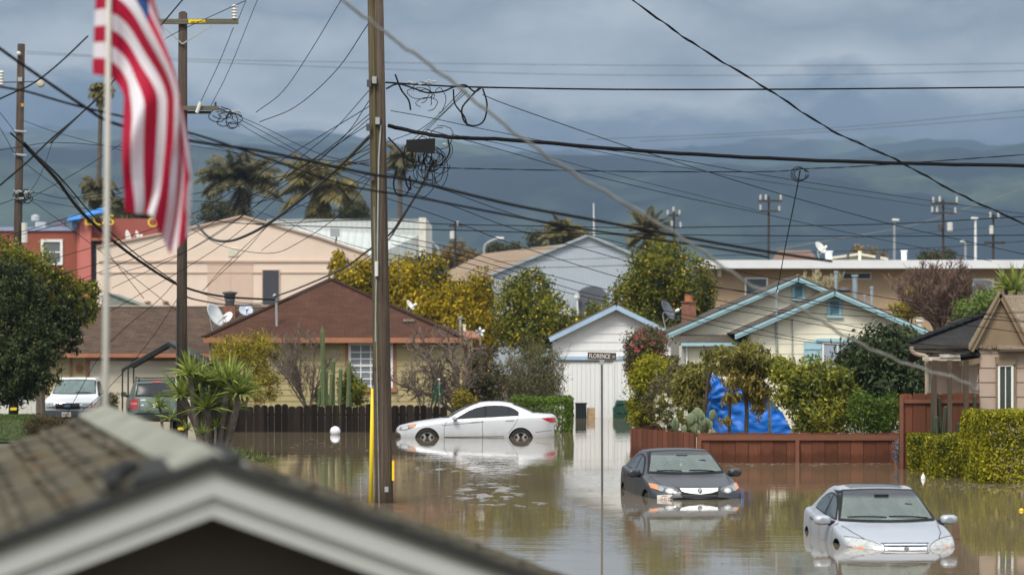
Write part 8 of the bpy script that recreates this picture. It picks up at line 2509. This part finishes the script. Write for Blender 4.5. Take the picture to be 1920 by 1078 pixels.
for pts, lb in (([(-5, 205), (40, 262), (120, 345), (200, 470), (270, 560)], 'steep line crossing just right of the left pole'), ([(-5, 232), (30, 290), (100, 345), (150, 372), (230, 362)], 'line looping under the left pole bracket'), ([(100, 262), (75, 330), (45, 375)], 'short line running down to the left pole from the right'),
    ([(230, 268), (150, 320), (45, 378)], 'line from the left pole rising right towards the flag'), ([(-5, 385), (60, 362), (130, 372), (240, 350)], 'wavy line passing the left pole at roof height'), ([(50, 370), (120, 420), (200, 480), (340, 590)], 'line running down right from the left pole over the red restaurant'),
    ([(-5, 448), (90, 420), (200, 385), (352, 330)], 'line climbing right over the red restaurant roof'), ([(352, 500), (300, 560), (200, 650), (115, 795)], 'stay wire slanting down across the white pickup'), ([(345, 540), (280, 640), (200, 730), (110, 805)], 'taut stay wire slanting down past the canopy post'), ([(380, 545), (460, 470), (520, 410), (640, 350)], 'pair line crossing the pink hall wall upwards'),
    ([(-5, 282), (100, 268), (230, 276)], 'level line just above the left pole bracket'), ([(40, 225), (110, 250), (235, 285), (330, 330)], 'sagging line from the left pole to the flag')):
    W(pts, 85, 78, 0.014, lb, group=GL3)
# thick cable with a loop at the second pole, and the grey bundle to the ochre house
W([(693, 256), (640, 310), (600, 345), (550, 385), (510, 415), (470, 438), (430, 452), (395, 447), (370, 420), (356, 385)], 53, 76.5, 0.042, 'thick grey cable sagging from the big pole into a loop at the second pole', M_wireg, n=8)
W([(813, 300), (790, 350), (752, 410), (730, 440), (690, 470), (640, 505), (560, 540), (515, 556)], 53, 97, 0.034, 'grey bundle of service drops falling left across the pole to the ochre house mast', M_wireg, n=8)
W([(818, 300), (770, 385), (735, 440), (700, 475), (620, 525), (520, 565), (430, 565), (350, 540)], 53, 95, 0.016, 'grey drop running beside the bundle on to the second pole', M_wireg)
W([(815, 305), (760, 400), (728, 452), (690, 490), (640, 540)], 53, 96, 0.013, 'grey drop running beside the bundle to the brown hip roof', M_wireg)
W([(490, 572), (430, 572), (360, 560), (340, 548)], 97, 78, 0.03, 'grey cable from the ochre house mast back to the second pole', M_wireg)
GS = 'drops from the upper splice down past the pole'
for pts, lb in (([(868, 168), (800, 235), (740, 262), (560, 330), (352, 420)], 'highest drop running from the upper splice behind the pole to the left'), ([(872, 170), (820, 222), (736, 292), (600, 390), (490, 470)], 'middle drop running from the upper splice behind the pole to the left'), ([(876, 172), (830, 215), (730, 312), (640, 360)], 'lowest drop running from the upper splice behind the pole to the left')):
    W(pts, 53.3, 78, 0.011, lb, group=GS)
# splices
def tangle(name, label, cx, cy, rx, ry, n, D, seed, r=0.012, box=None, extra=None):
    rr = random.Random(seed)
    t = thing(name, label, 'cable splice', P(cx, cy, D))
    b = MB()
    for k in range(n):
        ox, oy = cx + rr.gauss(0, rx * 0.5), cy + rr.gauss(0, ry * 0.45)
        a0 = rr.uniform(0, 6.28); sw = rr.uniform(3.2, 7.0); ax_, ay_ = rr.uniform(0.3, 0.8) * rx, rr.uniform(0.4, 0.9) * ry
        pts = [P(ox + ax_ * math.cos(a0 + sw * i / 14) * (1 + 0.15 * math.sin(i)), oy + ay_ * math.sin(a0 + sw * i / 14) + i * 0.3, D + rr.uniform(-.1, .1) + 0.02 * i) for i in range(15)]
        b.tube(pts, r, 5)
    b.build('cable_loops', M_wire, t)
    if box:
        q = MB(); x0, x1, y0, y1 = box
        q.prism([(X(x0, D), Z(y1 - 2, D)), (X(x1, D), Z(y1 + 1, D)), (X(x1 + 1, D), Z(y0 - 1, D)), (X(x0, D), Z(y0 + 2, D))], D - 0.08, D + 0.08); q.build('splice_box', M_trim, t)
    for pts in (extra or []):
        q = MB(); q.tube(catmull([P(a, c, D - 0.03) for a, c in pts], 6), 0.016, 6); q.build('cable', M_wire, t)
    c_ = MB()
    for k in range(8):
        px_, py_ = cx + rr.uniform(-rx, rx), cy - ry * 0.9 + rr.uniform(-3, 3)
        c_.tube([P(px_ - 3, py_, D - 0.05), P(px_ + 3, py_ + 1, D - 0.05)], 0.022, 6)
    c_.build('clamps', M_grey, t)
    return t
tangle('cable_splice', 'upper cable splice with hanging loops right of the pole', 800, 178, 32, 26, 5, 53, 3, 0.0075, None, [[(724, 167), (745, 158), (770, 164), (800, 174), (830, 172), (850, 164), (872, 160), (890, 172), (905, 163)], [(898, 166), (880, 185), (866, 205), (872, 230), (892, 236), (908, 225), (913, 195), (905, 166)], [(850, 168), (853, 195), (870, 218), (876, 236)], [(741, 140), (752, 168), (766, 188), (770, 207)]])
tangle('cable_splice', 'lower black splice box with a dense knot of loops under it', 802, 305, 32, 36, 24, 53, 4, 0.0075, (762, 815, 261, 287), [[(730, 235), (770, 246), (815, 256), (850, 258)], [(728, 258), (750, 282), (765, 300), (790, 305)], [(745, 312), (738, 345), (745, 365), (760, 366), (770, 350)], [(840, 262), (843, 285), (830, 305), (812, 315)], [(758, 318), (762, 345), (770, 355), (768, 330)]])
tangle('cable_splice', 'tangle of thin loops beside the lower crossarm of the second pole', 425, 222, 26, 16, 8, 77, 5, 0.013)
tangle('cable_splice', 'small tangle of grey loops on the left pole at roof height', 44, 372, 18, 12, 7, 94, 6, 0.016)

# ------------------------------------------------------------------ garden and street objects
def tarp():
    D = 79.5
    rg = random.Random(3)
    poly = [(1322, 694), (1345, 705), (1360, 718), (1400, 722), (1440, 745), (1468, 775), (1482, 803), (1482, 815), (1350, 815), (1318, 785), (1320, 750)]
    pts = [Vector((X(a, D), Z(b_, D))) for a, b_ in poly]
    dense = []
    for i in range(len(pts)):
        for k in range(6): dense.append(pts[i].lerp(pts[(i + 1) % len(pts)], k / 6))
    nb = len(dense); edges = [(i, (i + 1) % nb) for i in range(nb)]
    x0 = min(p.x for p in pts); x1 = max(p.x for p in pts); z0 = min(p.y for p in pts); z1 = max(p.y for p in pts)
    for i in range(46):
        for j in range(38): dense.append(Vector((x0 + (x1 - x0) * (i + .5) / 46, z0 + (z1 - z0) * (j + .5) / 38)))
    v2, e2, f2, _, _, _ = delaunay_2d_cdt(dense, edges, [], 1, 1e-6)
    ax, az = X(1320, D), Z(752, D)
    vs = []
    for p in v2:
        a = math.atan2(p.y - az, p.x - ax + 0.02); d = math.hypot(p.x - ax, p.y - az)
        y = 0.085 * math.sin(a * 15 + 2 * d) * min(1, d / 0.8) * math.exp(-d / 1.1) + 0.20 * mnoise.noise((p.x * 1.1 + p.y * 0.5, p.y * 1.5, 1.7)) + 0.06 * mnoise.noise((p.x * 4, p.y * 8, 4)) - 0.06 * (p.x - ax)
        vs.append((p.x, D + y, p.y))
    b = MB(); b.add(vs, list(f2))
    o = b.build('tarpaulin', pm('tarp_blue', (0.008, 0.145, 0.60), 0.5, var=0.16, scale=2, dirt=0.25, dirtcol=(0.10, 0.16, 0.30), bmp=0.2, bscale=9, spec=0.35), smooth=True, loc=P(1400, 760, D)); tag(o, 'crumpled bright blue tarpaulin hung behind the avocado tree', 'tarpaulin')
    for (a, c, w_, lb, mt) in (((1331, 688), (1316, 815), 0.05, 'leaning weathered pole at the left edge of the blue tarpaulin', M_brownpost), ((1369, 712), (1367, 815), 0.045, 'grey wooden stake in front of the middle of the blue tarpaulin', M_polew), ((1440, 720), (1444, 815), 0.04, 'whitish peeling stake right of the avocado trunk', pm('peeling_stake', (0.45, 0.42, 0.36), 0.9, var=0.4, scale=14))):
        b = MB(); b.tube([P(*a, D - 2.5), P((a[0] + c[0]) / 2 + 0.5, (a[1] + c[1]) / 2, D - 2.5), P(*c, D - 2.5)], [w_, w_ * 0.9, w_], 8)
        o = b.build('garden_stake', mt, loc=P(*c, D - 2.5)); tag(o, lb, 'stake')
    b = MB(); b.bar(P(1332, 688, D - 2.4), P(1500, 686, D - 2.4), 0.06, 0.06); o = b.build('trellis_rail', M_brownpost, loc=P(1400, 687, D - 2.4)); tag(o, 'level wooden trellis rail above the blue tarpaulin', 'rail')
tarp()

def bins():
    D = 104.3
    gm_ = pm('bin_green', (0.012, 0.048, 0.038), 0.45, var=0.15, scale=3)
    t = thing('wheelie_bin', 'dark green wheeled bin lying low in the water by the garage corner', 'bin', (X(1166, D), D, -0.3))
    x0, x1 = X(1149, D), X(1185, D)
    b = MB(); b.prism([(x0 + 0.03, -0.3), (x1 - 0.02, -0.3), (x1, Z(757, D)), (x0 + 0.12, Z(757, D)), (x0, Z(765, D))], D - 0.35, D + 0.35); b.build('body', gm_, t)
    l = MB(); l.prism([(x0 + 0.08, Z(756.7, D)), (x1 + 0.02, Z(756.7, D)), (x1 + 0.02, Z(751, D)), (x0 + 0.14, Z(750, D))], D - 0.40, D + 0.38); l.build('lid', pm('bin_lid_green', (0.02, 0.075, 0.060), 0.4, var=0.1), t)
    q = MB(); q.prism([(x0 + 0.14, Z(773, D)), (x1 - 0.10, Z(773, D)), (x1 - 0.14, Z(760, D)), (x0 + 0.26, Z(760, D))], D - 0.385, D - 0.352); q.build('panel', pm('bin_panel', (0.016, 0.060, 0.048), 0.35), t)
    t = thing('storage_box', 'black-green ribbed plastic box standing at the garage door', 'box', (X(1089, D), D, -0.3))
    b = MB(); b.prism([(X(1079, D), -0.3), (X(1100, D), -0.3), (X(1099, D), Z(757, D)), (X(1079, D), Z(757, D))], D - 0.3, D + 0.2); b.build('body', pm('box_dark', (0.012, 0.022, 0.026), 0.5), t)
    l = MB(); l.box(X(1078, D), X(1101, D), D - 0.33, D + 0.23, Z(756.9, D), Z(755, D))
    l.build('lid', M_trim, t)
    for k in range(4):
        q = MB(); q.box(X(1081 + 5 * k, D), X(1082.5 + 5 * k, D), D - 0.325, D - 0.302, -0.2, Z(759, D)); q.build('rib', M_trim, t)
    t = thing('wooden_crate', 'small pale wooden crate beside the dark plastic box', 'crate', (X(1108, D), D, -0.3))
    b = MB()
    for k in range(4):
        z0_ = Z(783 - 4.8 * k, D); b.box(X(1101.5, D), X(1115, D), D - 0.2, D - 0.18, z0_, z0_ + 0.082)
        b.box(X(1101.5, D), X(1115, D), D + 0.2, D + 0.22, z0_, z0_ + 0.082)
    b.build('slats', pm('crate_wood', (0.42, 0.29, 0.17), 0.8, var=0.2, scale=6), t)
    b = MB()
    for a in (1102.5, 1113.5):
        b.box(X(a, D) - 0.03, X(a, D) + 0.03, D - 0.178, D + 0.198, -0.3, Z(765, D))
    b.build('corner_posts', MATS['crate_wood'], t)
bins()

def swing_frame():
    D = 92.2
    t = thing('swing_frame', 'dark green folding swing frame in front of the ochre wall', 'garden frame', (X(820, D), D, 0.2))
    mt = pm('frame_green', (0.012, 0.055, 0.035), 0.45)
    for (top, feet) in (((817, 722), (808, 824)), ((825, 721), (815, 832))):
        for f_ in feet:
            b = MB(); b.tube([P(*top, D), P(f_, 765, D)], 0.034, 8); b.build('leg', mt, t)
    b = MB(); b.tube([P(817, 722, D), P(825, 721, D + 0.3)], 0.04, 8); b.build('top_bar', mt, t)
    b = MB(); b.tube([P(814, 742, D), P(829, 742, D)], 0.015, 6); b.build('cross_bar', mt, t)
swing_frame()
b = MB(); b.lathe([(0.001, -0.035)] + [(0.035 * math.sin(a), -0.035 * math.cos(a)) for a in np.linspace(0.3, 2.8, 7)] + [(0.001, 0.035)], 12); o = b.build('garden_globe', M_white, smooth=True); o.location = P(823.5, 711.5, 92.0); tag(o, 'tiny white globe ornament above the green swing frame', 'ornament')
b = MB(); b.tube([(0, 0, -0.03), (0, 0, -0.5)], 0.01, 6); so_ = b.build('stem', M_grey, o, world=False)
b = MB(); b.lathe([(0.001, -0.16)] + [(0.16 * math.sin(a), -0.16 * math.cos(a)) for a in np.linspace(0.2, 2.94, 13)] + [(0.001, 0.16)], 24); o = b.build('floating_ball', pm('ball_white', (0.72, 0.74, 0.80), 0.35, var=0.05), smooth=True); o.location = (X(628.5, 88), 88, 0.09); tag(o, 'white ball floating on the water before the dark picket fence', 'ball')
def bottle():
    t = thing('plastic_bottle', 'small white bottle bobbing upright left of the hedges', 'bottle', (X(1731, 61.5), 61.5, 0.0))
    b = MB(); b.lathe([(0.02, -0.10), (0.05, -0.08), (0.052, 0.03), (0.03, 0.08), (0.018, 0.09), (0.018, 0.12)], 12); b.build('body', M_white, t, smooth=True, world=False)
    b = MB(); b.lathe([(0.022, 0.12), (0.022, 0.145), (0.01, 0.15)], 10); b.build('cap', M_amber, t, world=False)
bottle()
b = MB(); b.lathe([(0.001, -0.04), (0.04, -0.02), (0.045, 0.0), (0.035, 0.025), (0.001, 0.04)], 10); o = b.build('floating_fruit', M_lemon, smooth=True); o.location = (X(1915, 50.6), 50.6, 0.01); tag(o, 'small yellow fruit floating on the water at the right edge', 'fruit')
rr_ = random.Random(12); b = MB()
for k in range(210):
    if k < 40: q = Vector((X(rr_.uniform(520, 690), 74), rr_.uniform(68, 84), 0.006))
    elif k < 120: q = Vector((rr_.uniform(4.6, 9.3), 68.7 - abs(rr_.gauss(0, 0.7)), 0.006))
    elif k < 160: q = Vector((X(rr_.uniform(1700, 1920), 60), 59.3 - abs(rr_.gauss(0, 0.9)), 0.006))
    else: q = Vector((rr_.uniform(-3, 8), rr_.uniform(44, 84), 0.006))
    s = rr_.uniform(0.015, 0.045)
    b.add([q + Vector((-s * 2, 0, 0)), q + Vector((0, -s, 0.004)), q + Vector((s * 2, 0.01, 0)), q + Vector((0, s, 0.004))], [(0, 1, 2, 3)])
o = b.build('floating_leaves', pm('leaf_litter', (0.35, 0.32, 0.24), 0.7, var=0.3)); tag(o, 'scattered pale leaf litter floating on the flood', 'leaf litter', kind='stuff')
